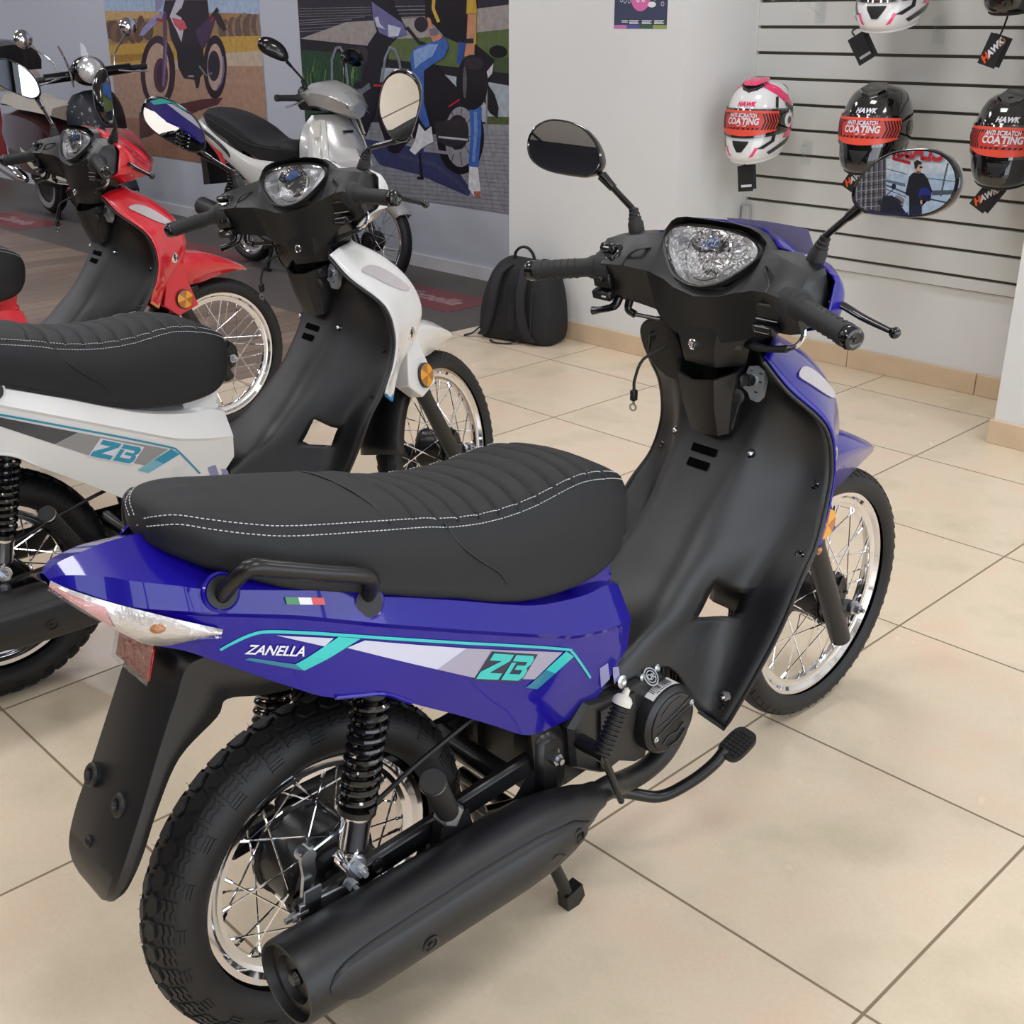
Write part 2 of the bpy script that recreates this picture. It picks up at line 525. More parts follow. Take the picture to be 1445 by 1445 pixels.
MIRPOLY = [(-0.0888, -0.025), (-0.0865, -0.0095), (-0.0753, 0.0085), (-0.0588, 0.0247), (-0.0373, 0.0377), (-0.0128, 0.0453), (0.0121, 0.0487), (0.0365, 0.0485),
           (0.0563, 0.0432), (0.0718, 0.0328), (0.0814, 0.0182), (0.0830, 0.002), (0.0778, -0.014), (0.066, -0.0269), (0.0449, -0.0375), (0.0155, -0.0436), (-0.0275, -0.0465), (-0.058, -0.0465), (-0.0790, -0.0391)]
def mirror(root, side, c, n, roll, base, mid=None, blue_edge=False):
    """side -1 = right; outline is stored for the right mirror, outward along +u."""
    c = V(c); n = V(n).normalized()
    up = (V((0, 0, 1)) - n * n.z).normalized(); out = V((0, side, 0)); out = (out - n * out.dot(n)); out = (out - up * out.dot(up)).normalized()
    R = Matrix.Rotation(roll, 3, n)
    up = R @ up; out = R @ out
    P = cr([c + out * x + up * y for x, y in MIRPOLY], 4, closed=True)
    k = len(P)
    b = MB()
    def ring(s, dn): return [c + (p - c) * s - n * dn for p in P]
    rows = [ring(.90, -.002), ring(.965, -.005), ring(1.0, -.003), ring(1.01, .003), ring(.98, .012), ring(.86, .022), ring(.6, .029), ring(.25, .032)]
    b.grid(rows, closed_u=True)
    b.add(rows[-1], [list(range(k))])
    inn = c - out * .079 - up * .038
    bs = V(base)
    housing = b.build('mirror', M['black_gloss'], root)
    g = MB(); g.add(ring(.955, -.0035), [list(range(k))])
    g.build('mirror_glass', M['mirror'], housing, smooth=False)
    s = MB()
    m = V(mid) if mid is not None else bs.lerp(inn, .25) + V((0, 0, .02))
    e = inn - n * .014
    s.tube([bs + V((0, 0, .02)), m, m.lerp(e, .5), e + (e - m).normalized() * .012], .0058, 10, sub=6)
    s.tube([m.lerp(e, .62), m.lerp(e, .97)], [.0075, .0095], 10)
    s.build('mirror_stem', M['black_gloss'], housing)
    s = MB()
    s.rev(bs, (m - bs), [(.0, -.008), (.0145, -.008), (.014, .012), (.0115, .016), (.0118, .021), (.0098, .023), (.010, .028), (.0085, .03), (.0088, .036), (.006, .038), (0, .038)], 16)
    s.build('rubber_boot', M['rubber'], housing)
    return housing

AX_T = radians(26.5)
def steer_fn(a):
    u = V((-sin(AX_T), 0, cos(AX_T))); o = V((1.338, 0, 0)); Rm = Matrix.Rotation(a, 3, u)
    return lambda p: o + Rm @ (V(p) - o)

def loftstrip(rows, subr=5, subc=1):
    R = [cr(r, subc) if subc > 1 else [V(p) for p in r] for r in rows]
    cols = list(zip(*R))
    cols = [cr(c, subr) for c in cols]
    return [list(r) for r in zip(*cols)]

from mathutils.bvhtree import BVHTree
def bvh_of(o):
    me = o.data
    return BVHTree.FromPolygons([v.co.copy() for v in me.vertices], [tuple(p.vertices) for p in me.polygons])
def cast(tree, p, d, off=.002):
    h = tree.ray_cast(V(p), V(d).normalized(), 2.0)
    if h[0] is None: return None
    n = h[1] if h[1].dot(V(d)) < 0 else -h[1]
    return h[0] + n * off

def mirror_pts(ps): return [V((p[0], -p[1], p[2])) for p in ps]

def bike(T):
    root = thing('motorcycle', T['label'], 'motorcycle', T['loc'], T['rot'], None)
    paint = T['paint']; BP = M['black_plastic']
    ST = steer_fn(T['steer'])
    # ---- wheels
    wheel(root, 0, .262, .1875, .262, .046, .076, .052, True)
    fw = wheel(root, 1.263, .276, .2275, .276, .034, .058, .048, False, flange=.018, xf=ST)
    # ---- painted body shell
    rows = []
    Xs = []
    for i in range(len(BODY) - 1):
        for k in range(4): Xs.append(BODY[i][0] + (BODY[i + 1][0] - BODY[i][0]) * k / 4)
    Xs.append(BODY[-1][0])
    keys = [[V((s[0], 0, s[1]))] + [V((s[0], y, z)) for y, z in s[2:]] for s in BODY]
    cols = [cr([k[j] for k in keys], 4) for j in range(6)]
    for i in range(len(cols[0])):
        P = [cols[j][i] for j in range(6)]
        inner = V((P[5].x, P[5].y - .012, P[5].z + .004))
        right = [V((p.x, -p.y, p.z)) for p in P[1:]] + [V((inner.x, -inner.y, inner.z))]
        left = [P[j] for j in range(1, 6)] + [inner]
        rows.append(left[::-1] + [P[0]] + right)
    b = MB(); b.grid(rows)
    b.add(rows[-1], [list(range(len(rows[-1])))])
    body = b.build('body_panel', paint, root, angle=16)
    bt = bvh_of(body)
    side = lambda X, Z, off=.0012: V((X, -(body_y(X, Z) + off), Z))
    # shock arch lips
    for sg in (-1, 1):
        a = MB()
        a.tube([V((X, sg * (body_at(X)[5][0] + .001), body_at(X)[5][1] + .001)) for X in (-.024, -.005, .015, .035, .055, .075, .092)], .0035, 8, sub=3)
        a.build('arch_lip', paint, body)
    # rail holes
    for sg in (-1, 1):
        for hx, hz in ((-.157, .793), (.030, .724)):
            yy = body_y(hx, hz) * sg
            a = MB(); a.rev(V((hx, yy - sg * .004, hz)), V((0, sg, .35)), [(0, .0055), (.0195, .0055), (.0215, .007), (.024, .005), (.0245, 0)], 24)
            a.mi = 0
            o = a.build('rail_socket', paint, body)
            a = MB(); a.disc(V((hx, yy - sg * .004, hz)) + V((0, sg, .35)).normalized() * .0068, V((0, sg, .35)), .0195, 24)
            a.build('socket_recess', M['ink'], o)
    # decals
    def flat(name, polys, mat, off=.0016, res=.012, mirror=True):
        geo = [poly if isinstance(poly, tuple) else poly_geo(poly, res) for poly in polys]
        for sg in ((1, -1) if mirror else (1,)):
            for vs, fs in geo:
                m = MB()
                pts = [side(p[0], p[1], off) for p in vs]
                m.add(pts if sg > 0 else [V((q.x, -q.y, q.z)) for q in pts], fs if sg > 0 else [f[::-1] for f in fs])
                o = m.build(name, mat, body, merge=False, smooth=False)
        return o
    D = T.get('decal')
    if D:
        line = [(-.166, .7222), (-.153, .7285), (-.131, .7332), (-.109, .7312), (-.058, .7137), (-.017, .6977), (.0655, .6637), (.158, .6245), (.2655, .5775), (.385, .5222), (.401, .511), (.4177, .4903), (.455, .4389)]
        L2 = [(p.x, p.y) for p in cr([V((a, c, 0)) for a, c in line], 4)]
        flat('stripe', [stroke(L2, .0042)], D['teal'])
        flat('stripe', [[(-.0198, .6962), (.011, .6831), (-.0662, .6623), (-.0779, .6759)]], D['teal'])
        flat('stripe', [[(-.0779, .6759), (-.0662, .6623), (-.138, .6998), (-.1325, .7014)]], D['teal2'])
        flat('stripe', [[(.3875, .5174), (.4071, .5), (.3665, .4870), (.3445, .5025)]], D['teal'])
        flat('stripe', [[(.3445, .5025), (.3665, .4870), (.3285, .4748), (.3038, .4883)]], D['teal2'])
        flat('silver_wedge', [[(-.1002, .7238), (-.0267, .6965), (-.0396, .6892)], [(.017, .6785), (.18, .607), (.130, .5925), (-.0087, .6767)]], D['silver'])
        flat('silver_wedge', [[(.18, .607), (.3795, .5191), (.3209, .4961), (.2007, .5493), (.130, .5925)]], D['silver2'])
        # lettering follows the slope of the stripe
        def letter(name, s, cx, cz, size, ang, bold, shear, sx, mat, off):
            vs, fs = text_geo(s, size, bold, shear, sx)
            ca, sa = cos(ang), sin(ang)
            m = MB()
            m.add([side(cx + p.x * ca - p.y * sa, cz + p.x * sa + p.y * ca, off) for p in vs], fs)
            return m.build(name, mat, body, merge=False, smooth=False)
        sl = atan2(-.0405, .087)
        def block_letters(grow):
            # two squared-off slanted letters, Z and B, drawn as strokes
            w = .0105 + grow * 2; k = .32
            def q(x, y): return (x + y * k, y)
            out = []
            H = .040; W = .044
            Zp = [(0, H), (W, H), (W, H - .010), (.016, .010), (W, .010), (W, 0), (-.004, 0), (-.004, .011), (.026, H - .011), (0, H - .011)]
            Bp = [(.050, H), (.090, H), (.096, H - .006), (.096, .026), (.091, .021), (.096, .016), (.096, .006), (.089, 0), (.050, 0), (.050, .028), (.060, .028), (.060, .010), (.084, .010), (.084, .017), (.066, .017), (.066, .024), (.084, .024), (.084, H - .010), (.050, H - .010)]
            for pl in (Zp, Bp):
                if grow:
                    cxp = sum(p[0] for p in pl) / len(pl); 
                    xs = [p[0] for p in pl]; 
                    pl2 = [(min(xs) - grow, H + grow), (max(xs) + grow, H + grow), (max(xs) + grow, -grow), (min(xs) - grow, -grow)]
                    out.append([q(x, y) for x, y in pl2])
                else:
                    out.append([q(x, y) for x, y in pl])
            return out
        ca, sa = cos(sl), sin(sl)
        for nm, mt, g, off in (('lettering_outline', D['outline'], .0028, .0022), ('lettering', D['logo'], 0, .0028)):
            polys = []
            for pl in block_letters(g):
                vs, fs = poly_geo(pl, .02)
                polys.append(([V((.2035 + p.x * ca - p.y * sa, .5475 + p.x * sa + p.y * ca)) for p in vs], fs))
            flat(nm, polys, mt, off, mirror=False)
        letter('lettering', 'ZANELLA', -.1015, .7025, .0185, atan2(-.022, .061) * .95, .0004, .18, .95, D['white'], .0022)
        # enamel flag badge on the upper band
        a = MB()
        fx0, fx1 = -.084, -.034
        zc = lambda X: body_at(X)[1][1] - .012
        yc = lambda X, Z: body_y(X, Z)
        for i, mt in enumerate((0, 1, 2)):
            x0 = fx0 + (fx1 - fx0) * i / 3; x1 = fx0 + (fx1 - fx0) * (i + 1) / 3
            a.mi = mt
            q = [(x0, zc(x0) + .0042), (x1, zc(x1) + .0042), (x1, zc(x1) - .0042), (x0, zc(x0) - .0042)]
            a.prism([side(X, Z, .0005) for X, Z in q], V((0, -.0018, .0006)))
        a.build('flag_badge', [M['flag_g'], M['flag_w'], M['flag_r']], body, smooth=False)
        a = MB()
        for q in ([(.476, .448), (.497, .449), (.508, .413), (.487, .405)], [(.512, .434), (.528, .428), (.534, .404), (.520, .398)]):
            vs, fs = poly_geo(q, .02); a.add([side(p.x, p.y, .0012) for p in vs], fs)
        a.build('info_sticker', M['info'], body, smooth=False, merge=False)
    # ---- tail lamp cluster
    for sg in (-1, 1):
        up = [(-.312, .014, .826), (-.298, .034, .817), (-.265, .058, .799), (-.235, .082, .786), (-.205, .101, .772), (-.164, .117, .752)]
        lo = [(-.311, .006, .817), (-.287, .034, .788), (-.253, .054, .752), (-.229, .068, .735), (-.191, .090, .734), (-.165, .112, .746)]
        rr = []
        def skin(h):
            q = []
            for t in range(7):
                u = t / 6; bl = sin(u * pi) * h
                q.append(cr([V((a[0] + (c[0] - a[0]) * u - bl * .6, sg * (a[1] + (c[1] - a[1]) * u + bl), a[2] + (c[2] - a[2]) * u)) for a, c in zip(up, lo)], 5))
            return q
        rr = skin(.016); ri = skin(.007); rb = skin(.0085)
        b = MB(); b.grid(rr)
        inner = MB(); inner.grid(ri)
        lamp = b.build('tail_lamp', M['film'], root)
        lk = inner.build('lamp_reflector', M['silver_in'], lamp)
        a = MB()
        c0 = V((-.222, sg * .076, .765))
        a.ball(c0 + V((-.004, sg * .010, 0)), .008, 12, 8, (1.4, 1, .8)); a.build('indicator_bulb', M['amber_dk'], lamp)
        a = MB(); 
        a.grid([r[:10] for r in rb[1:6]])
        a.build('brake_lens', M['pale_red'], lamp)
    # rear reflector
    b = MB(); b.box((-.222, 0, .697), (.006, .088, .046), Matrix.Rotation(radians(16), 3, 'Y'), .003)
    rf = b.build('rear_reflector', M['red_lens'], root)
    b = MB(); b.box((-.2268, 0, .6985), (.0012, .094, .052), Matrix.Rotation(radians(16), 3, 'Y'))
    b.build('reflector_film', M['film'], rf)
    # ---- rear mudguard
    path = [((-.03, .655), .082, .045), ((-.11, .69), .080, .070), ((-.185, .70), .070, .080), ((-.212, .655), .066, .070), ((-.243, .592), .066, .034), ((-.272, .53), .068, .024), ((-.300, .475), .070, .024), ((-.317, .435), .066, .020), ((-.321, .412), .056, .014), ((-.3205, .400), .040, .008)]
    rows = []
    for i, ((x, z), w, d) in enumerate(path):
        a = path[max(i - 1, 0)][0]; c = path[min(i + 1, len(path) - 1)][0]
        t = V((c[0] - a[0], 0, c[1] - a[1])).normalized()
        nx, nz = ((.1, -1), (.2, -1), (.5, -.87), (.75, -.66), (.86, -.5), (.9, -.43), (.9, -.43), (.97, -.25), (1, 0), (1, .1))[i]
        nrm = V((nx, 0, nz)).normalized()      # towards the wheel
        p = V((x, 0, z))
        rows.append([p + V((0, -w, 0)) + nrm * d, p + V((0, -w - .002, 0)) + nrm * d * .5, p + V((0, -w, 0)) + nrm * .004, p + V((0, -w + .007, 0)), p, p + V((0, w - .007, 0)), p + V((0, w, 0)) + nrm * .004, p + V((0, w + .002, 0)) + nrm * d * .5, p + V((0, w, 0)) + nrm * d])
    cols = [cr(c, 5) for c in zip(*rows)]
    b = MB(); b.grid([list(r) for r in zip(*cols)])
    mg = b.build('mudguard', BP, root, thick=.003, angle=30)
    for (x, y, z) in ((-.279, .046, .522), (-.279, -.028, .516)):
        b = MB()
        b.rev(V((x, y, z)), V((-1, 0, .45)), [(.016, -.006), (.0155, .004), (.013, .0065), (.009, .0065), (.007, .001), (0, .001)], 20)
        b.build('mounting_boss', BP, mg)
    b = MB(); b.rev(V((-.309, .012, .455)), V((-1, 0, .3)), [(.008, -.004), (.008, .003), (.005, .006), (0, .007)], 14)
    b.build('rivet', BP, mg)
    # ---- seat
    S = [(-.197, .866, .018, .864, .026, .856, .022, .842), (-.190, .878, .040, .871, .050, .858, .044, .836), (-.175, .886, .060, .874, .072, .856, .064, .826), (-.150, .889, .082, .868, .096, .846, .088, .812), (-.11, .881, .102, .857, .115, .828, .106, .792),
         (-.06, .867, .114, .844, .127, .810, .119, .768), (.05, .843, .120, .820, .134, .782, .126, .728), (.13, .821, .118, .801, .134, .758, .126, .696), (.18, .804, .115, .786, .132, .738, .124, .677),
         (.25, .791, .111, .773, .129, .713, .122, .647), (.33, .787, .106, .769, .124, .698, .117, .622), (.43, .788, .100, .777, .118, .70, .109, .609), (.50, .776, .089, .764, .107, .69, .098, .611), (.545, .757, .074, .748, .092, .685, .083, .622), (.575, .738, .055, .732, .072, .690, .062, .645), (.592, .722, .032, .716, .044, .69, .036, .665)]
    ks = []
    for X, zt, ys, zs, ym, zm, yb, zb in S:
        ks.append([V((X, 0, zt)), V((X, ys * .55, zt - (zt - zs) * .22)), V((X, ys * .88, zs + (zt - zs) * .38)), V((X, ys, zs)), V((X, ys + (ym - ys) * .75, zs + (zm - zs) * .45)), V((X, ym, zm)), V((X, ym + (yb - ym) * .35, zm + (zb - zm) * .6)), V((X, yb, zb)), V((X, yb * .6, zb - .004)), V((X, 0, zb - .004))])
    SUB = 26
    cols = [cr([k[j] for k in ks], SUB) for j in range(10)]
    pl0, pl1, npl = .13, .50, 10
    def groove(p):
        if abs(p.y) < .112 and pl0 - .02 < p.x < pl1 + .02:
            xx = p.x + .020 * (p.y / .11) ** 2 - .01
            t = (xx - pl0) / (pl1 - pl0) * npl
            if -.2 < t < npl + .2:
                d = abs(t - round(t))
                return -.0050 * math.exp(-(d / .07) ** 2) + .0026 * sin(min(d, .5) * pi)
        return 0
    rows = []
    for i in range(len(cols[0])):
        r = [cols[j][i] for j in range(10)]
        top = cr(r[:4], 5)
        top = [V((p.x, p.y, p.z + groove(p))) for p in top]
        sidep = cr(r[3:], 3)[1:]
        half = top + sidep
        rows.append([V((p.x, -p.y, p.z)) for p in half[:0:-1]] + half[:-1])
    b = MB(); b.loft(rows)
    seat = b.build('seat', M['seat'], root, angle=50)
    seam = cols[3]
    stree2 = bvh_of(seat)
    b = MB()
    for off in (.0075, -.0065):
        pts = []
        for i in range(0, len(seam)):
            p = seam[i]; up = cols[2][i]; dn = cols[4][i]
            dr = (up - p) if off > 0 else (dn - p)
            pts.append(p + dr.normalized() * abs(off))
        run = 0.0; acc = [pts[0]]
        tot = 0
        for p, q in zip(pts[:-1], pts[1:]):
            L = (q - p).length; d = (q - p).normalized() if L > 1e-6 else V((1, 0, 0)); s0 = tot
            k = math.ceil(s0 / .0062)
            while k * .0062 < s0 + L:
                c = p + d * (k * .0062 - s0)
                for sg in (-1, 1):
                    cc = V((c.x, sg * c.y, c.z)); dd = V((d.x, sg * d.y, d.z))
                    ow = V((0, sg * .75, .66))
                    h = stree2.ray_cast(cc + ow * .03, -ow, .06)
                    if h[0] is None: continue
                    cc = h[0] + ow * .0006
                    b.tube([cc - dd * .0019, cc + dd * .0019], .0007, 4)
                k += 1
            tot += L
    b.build('stitching', M['stitch'], seat, merge=False)
    b = MB()
    for sg in (-1, 1):
        P = [V((.165, sg * .1172, .7905)), V((.185, sg * .1295, .755)), V((.215, sg * .1325, .725)), V((.255, sg * .128, .69)), V((.285, sg * .1195, .638))]
        b.tube(P, .0018, 5, sub=6)
    P = [V((.078, y, z)) for y, z in ((-.119, .816), (-.07, .831), (0, .836), (.07, .831), (.119, .816))]
    b.tube(P, .0016, 5, sub=5)
    b.build('seam', M['ink'], seat)
    # ---- hinge cover under the seat nose
    b = MB()
    for sg in (-1, 1):
        b.prism([V((.452, sg * .076, .585)), V((.530, sg * .076, .568)), V((.548, sg * .070, .632)), V((.528, sg * .070, .650)), V((.518, sg * .072, .606)), V((.486, sg * .074, .612)), V((.49, sg * .07, .65)), V((.452, sg * .07, .655))], V((0, -sg * .012, 0)))
    b.box((.50, 0, .58), (.09, .15, .02), Matrix.Rotation(radians(8), 3, 'Y'), .006)
    b.build('seat_bracket', paint, root)
    # ---- grab rails
    for sg in (-1, 1):
        b = MB()
        b.tube([V((-.157, sg * .108, .79)), V((-.152, sg * .128, .812)), V((-.138, sg * .146, .832)), V((-.11, sg * .152, .824)), V((-.05, sg * .156, .801)), V((.002, sg * .156, .781)), V((.022, sg * .150, .768)), V((.031, sg * .134, .744)), V((.031, sg * .116, .722))], .0105, 12, sub=6)
        b.build('grab_rail', M['black_metal'], root)
    # ---- frame, engine
    b = MB()
    b.tube([V((.98, 0, .62)), V((.80, 0, .50)), V((.60, 0, .38)), V((.42, 0, .36)), V((.25, 0, .48)), V((0, 0, .66)), V((-.2, 0, .76))], .028, 12, sub=5)
    b.tube([V((1.02, 0, .60)), V((.88, 0, .93))], .03, 14)
    for sg in (-1, 1):
        b.tube([V((.40, sg * .07, .40)), V((.20, sg * .085, .54)), V((.03, sg * .095, .63)), V((-.2, sg * .06, .74))], .014, 10, sub=4)
        b.prism([V((.335, sg * .105, .385)), V((.395, sg * .105, .375)), V((.415, sg * .105, .335)), V((.41, sg * .105, .265)), V((.385, sg * .105, .225)), V((.25, sg * .105, .225)), V((.235, sg * .105, .25)), V((.31, sg * .105, .275)), V((.345, sg * .105, .31))], V((0, -sg * .008, 0)))
        b.box((.37, sg * .08, .31), (.05, .07, .12), None, .01)
    b.box((.32, 0, .50), (.20, .12, .16), Matrix.Rotation(radians(30), 3, 'Y'), .02)
    b.box((.05, 0, .60), (.36, .13, .05), Matrix.Rotation(radians(20), 3, 'Y'), .02)
    fr = b.build('frame', M['black_metal'], root)
    for sg in (-1, 1):
        b = MB(); b.hexnut(V((.378, sg * .107, .325)), (0, sg, 0), .0105, .017); b.build('pivot_nut', M['steel'], fr)
    b = MB()
    b.cyl((.365, -.109, .29), (.365, -.1115, .29), .004, n=8)
    # chain guard side, left
    b.box((.2, .085, .30), (.42, .02, .07), None, .01)
    b.build('chain_case', M['black_metal'], root)
    # swing arm
    b = MB()
    for sg in (-1, 1):
        pth = [V((.39, sg * .083, .318)), V((.2, sg * .088, .300)), V((0, sg * .092, .283)), V((-.085, sg * .093, .275))]
        for p, q in zip(pth[:-1], pth[1:]):
            m = (p + q) / 2; d = q - p
            b.box(m, (d.length + .012, .022, .040), Matrix.Rotation(atan2(-d.z, d.x) if d.x > 0 else atan2(d.z, -d.x), 3, 'Y'), .006)
    b.tube([V((.30, -.085, .31)), V((.30, .085, .31))], .02, 10)
    for xb in (.04, .165):
        b.rev(V((xb, -.103, .289 + .08 * (xb))), V((0, -1, 0)), [(.012, 0), (.012, .003), (.008, .004), (.006, .002), (0, .002)], 16)
    sw = b.build('swing_arm', M['black_metal'], root)
    for sg in (-1, 1):
        b = MB()
        b.box((-.055, sg * .107, .285), (.075, .004, .026), Matrix.Rotation(radians(4), 3, 'Y'), .001)
        b.prism([V((-.088, sg * .105, .262)), V((-.062, sg * .105, .262)), V((-.056, sg * .105, .318)), V((-.082, sg * .105, .318))], V((0, sg * .004, 0)))
        b.hexnut(V((-.01, sg * .107, .293)), (0, sg, 0), .009, .014)
        b.cyl(V((-.08, sg * .107, .287)), V((-.115, sg * .107, .288)), .004, n=8)
        b.hexnut(V((-.098, sg * .107, .288)), (-1, 0, 0), .007, .008, False)
        b.build('chain_adjuster', M['castalu'], sw)
    # brake arm and rod
    b = MB()
    b.prism([V((-.078, -.088, .372)), V((-.056, -.088, .376)), V((-.054, -.088, .33)), V((-.066, -.088, .288)), V((-.08, -.088, .292)), V((-.074, -.088, .33))], V((0, -.007, 0)))
    b.cyl(V((-.067, -.082, .364)), V((-.067, -.10, .364)), .012, n=16)
    b.tube([V((-.066, -.095, .366)), V((.02, -.092, .385))], .003, 6)
    b.tube([V((-.02, -.09, .33)), V((.02, -.085, .345))], .006, 8)
    ba = b.build('brake_arm', M['steel'], root)
    b = MB()
    b.tube([V((.02, -.092, .385)), V((.06, -.09, .392))], [.008, .006], 8)
    b.tube([V((.06, -.09, .392)), V((.15, -.085, .42)), V((.30, -.08, .45)), V((.42, -.07, .42))], .004, 6, sub=4)
    b.build('brake_cable', M['rubber'], ba)
    # shocks
    for sg in (-1, 1):
        spring_shock(root, (.040, sg * .112, .578), (-.012, sg * .114, .336))
    # pillion pegs
    for sg in (-1, 1):
        b = MB()
        a0 = V((.150, sg * .128, .345)); a1 = V((.062, sg * .205, .485))
        d = (a1 - a0).normalized()
        prof = [(.0, 0), (.013, 0)]
        for k in range(17): prof += [(.0170, .0065 + k * .0085), (.0172, .0085 + k * .0085), (.0165, .0105 + k * .0085), (.0125, .0115 + k * .0085), (.0125, .0135 + k * .0085)]
        prof += [(.0165, .155), (.0185, .158), (.0185, .166), (.017, .168), (0, .168)]
        b.rev(a0, d, prof, 20)
        pg = b.build('footpeg', M['rubber'], root)
        b = MB(); b.rev(a0, d, [(.0186, .159), (.0192, .162), (.0186, .165)], 24); b.build('end_ring', M['steel'], pg)
        b = MB(); b.box(a0 - d * .008, (.03, .03, .034), Matrix.Rotation(radians(32), 3, 'Y'), .004); b.cyl(a0 - d * .02 + V((-.02, 0, 0)), a0 - d * .02 + V((.02, 0, 0)), .006)
        b.build('peg_hinge', M['castalu'], pg)
        b = MB(); b.prism([V((.14, sg * .106, .32)), V((.19, sg * .106, .33)), V((.20, sg * .106, .29)), V((.13, sg * .106, .275))], V((0, sg * .02, 0)))
        b.build('peg_bracket', M['black_metal'], pg)
    # ---- silencer
    b = MB()
    a0 = V((-.155, -.168, .252)); a1 = V((.44, -.150, .243)); d = (a1 - a0).normalized(); L = (a1 - a0).length
    prof = [(0, .022), (.018, .022), (.030, .020), (.034, .010), (.050, .012), (.053, .0), (.0575, .0), (.059, .004), (.0595, .03), (.0595, L * .66), (.057, L * .75), (.048, L * .85), (.035, L * .93), (.026, L * .97), (.023, L), (0, L)]
    b.rev(a0, d, prof, 44)
    mu = b.build('muffler', M['muffler'], root, angle=40)
    b = MB(); b.rev(a0, d, [(.0, .021), (.010, .021), (.012, .014), (.008, .008), (0, .008)], 16); b.build('outlet', M['black_metal'], mu)
    # heat shield plate following the silencer
    outl_top = [(.03, 14), (.04, 26), (.06, 34), (.10, 38), (.30, 42), (.42, 40), (.50, 30), (.535, 5)]
    outl_bot = [(.03, 4), (.045, -12), (.075, -34), (.12, -52), (.20, -62), (.36, -58), (.47, -50), (.535, -5)]
    def ang_at(tab, s):
        for (s0, v0), (s1, v1) in zip(tab[:-1], tab[1:]):
            if s0 <= s <= s1: return v0 + (v1 - v0) * (s - s0) / (s1 - s0)
        return tab[-1][1]
    def mrad(s):
        for (r0, h0), (r1, h1) in zip(prof[8:-1], prof[9:]):
            if h0 <= s <= h1: return r0 + (r1 - r0) * (s - h0) / max(h1 - h0, 1e-6)
        return .0595
    rows = []
    for k in range(41):
        s = .03 + (.505) * k / 40
        t, q = ang_at(outl_top, s), ang_at(outl_bot, s)
        row = []
        for j in range(13):
            a = radians(q + (t - q) * j / 12); r = mrad(s) + (.007 if 0 < j < 12 and 0 < k < 40 else .001)
            c = a0 + d * s
            row.append(c + V((0, -cos(a), sin(a))) * r)
        rows.append(row)
    b = MB(); b.grid(rows)
    hs = b.build('heat_shield', M['muffler'], mu, angle=60)
    for s, a in ((.19, -8), (.495, 2)):
        b = MB()
        c = a0 + d * s; nn = V((0, -cos(radians(a)), sin(radians(a))))
        b.rev(c + nn * (mrad(s) + .006), nn, [(.014, 0), (.014, .002), (.010, .003), (.008, -.001), (.0045, -.001), (.004, .003), (0, .003)], 18)
        b.build('shield_bolt', M['black_metal'], hs)
    b = MB()
    c = a0 + d * .435; nn = V((0, -1, -.0))
    b.prism([c + nn * .0605 + V((-.028, 0, -.004)), c + nn * .0605 + V((.004, 0, .004)), c + nn * .0605 + V((.022, 0, -.006)), c + nn * .0605 + V((-.006, 0, -.012))], nn * .005)
    b.build('shield_vent', M['black_gloss'], hs)
    b = MB()
    b.tube([a1 - d * .03, a1 + d * .03, V((.53, -.128, .213)), V((.60, -.115, .197)), V((.66, -.108, .208)), V((.71, -.095, .245)), V((.745, -.05, .30)), V((.75, 0, .33))], .0195, 14, sub=6)
    b.build('exhaust_pipe', M['muffler'], mu)
    # ---- centre stand
    b = MB()
    for sg in (-1, 1):
        b.tube([V((.355, sg * .085, .20)), V((.385, sg * .098, .12)), V((.424, sg * .108, .018))], [.011, .011, .012], 10)
        b.prism([V((.408, sg * .108 - .012, .03)), V((.445, sg * .108 - .012, .04)), V((.452, sg * .108 - .012, .012)), V((.438, sg * .108 - .012, .0)), V((.412, sg * .108 - .012, .0))], V((0, .024, 0)))
    b.tube([V((.355, -.09, .20)), V((.355, .09, .20))], .013, 10)
    b.tube([V((.385, -.098, .12)), V((.385, .098, .12))], .009, 10)
    b.tube([V((.29, -.05, .235)), V((.345, -.07, .235))], .006, 8)
    b.build('centre_stand', M['black_metal'], root)
    # ---- engine
    b = MB()
    b.box((.55, 0, .32), (.32, .19, .19), Matrix.Rotation(radians(-6), 3, 'Y'), .03)
    b.box((.42, 0, .30), (.10, .15, .13), None, .02)
    eng = b.build('engine', M['engine'], root)
    b = MB()
    out = [(.405, .366), (.44, .40), (.473, .392), (.513, .385), (.572, .388), (.629, .382), (.664, .348), (.69, .318), (.70, .28), (.70, .235), (.69, .212), (.653, .215), (.598, .242), (.592, .226), (.566, .228), (.523, .25), (.486, .243), (.454, .262), (.414, .288)]
    P = [V((x, -.085, z)) for x, z in out]
    cx0 = sum(p.x for p in P) / len(P); cz0 = sum(p.z for p in P) / len(P)
    R2 = [V((cx0 + (p.x - cx0) * .985, -.112, cz0 + (p.z - cz0) * .985)) for p in P]
    R3 = [V((cx0 + (p.x - cx0) * .93, -.120, cz0 + (p.z - cz0) * .93)) for p in P]
    b.loft([P, R2, R3])
    b.prism([V((.47, -.118, .375)), V((.552, -.118, .378)), V((.556, -.118, .33)), V((.545, -.118, .262)), V((.475, -.118, .262))], V((0, -.008, 0)))
    cc = V((.622, -.105, .303))
    b.rev(cc, V((0, -1, 0)), [(.064, 0), (.064, .03), (.062, .038), (.057, .043), (.0535, .045)], 40)
    b.build('engine_cover', M['engine'], eng, angle=30)
    b = MB()
    b.rev(cc, V((0, -1, 0)), [(.0535, .044), (.0525, .0475), (.051, .0485), (0, .0485)], 40)
    cap = b.build('clutch_cap', M['engine'], eng)
    b = MB()
    yq = cc.y - .0495
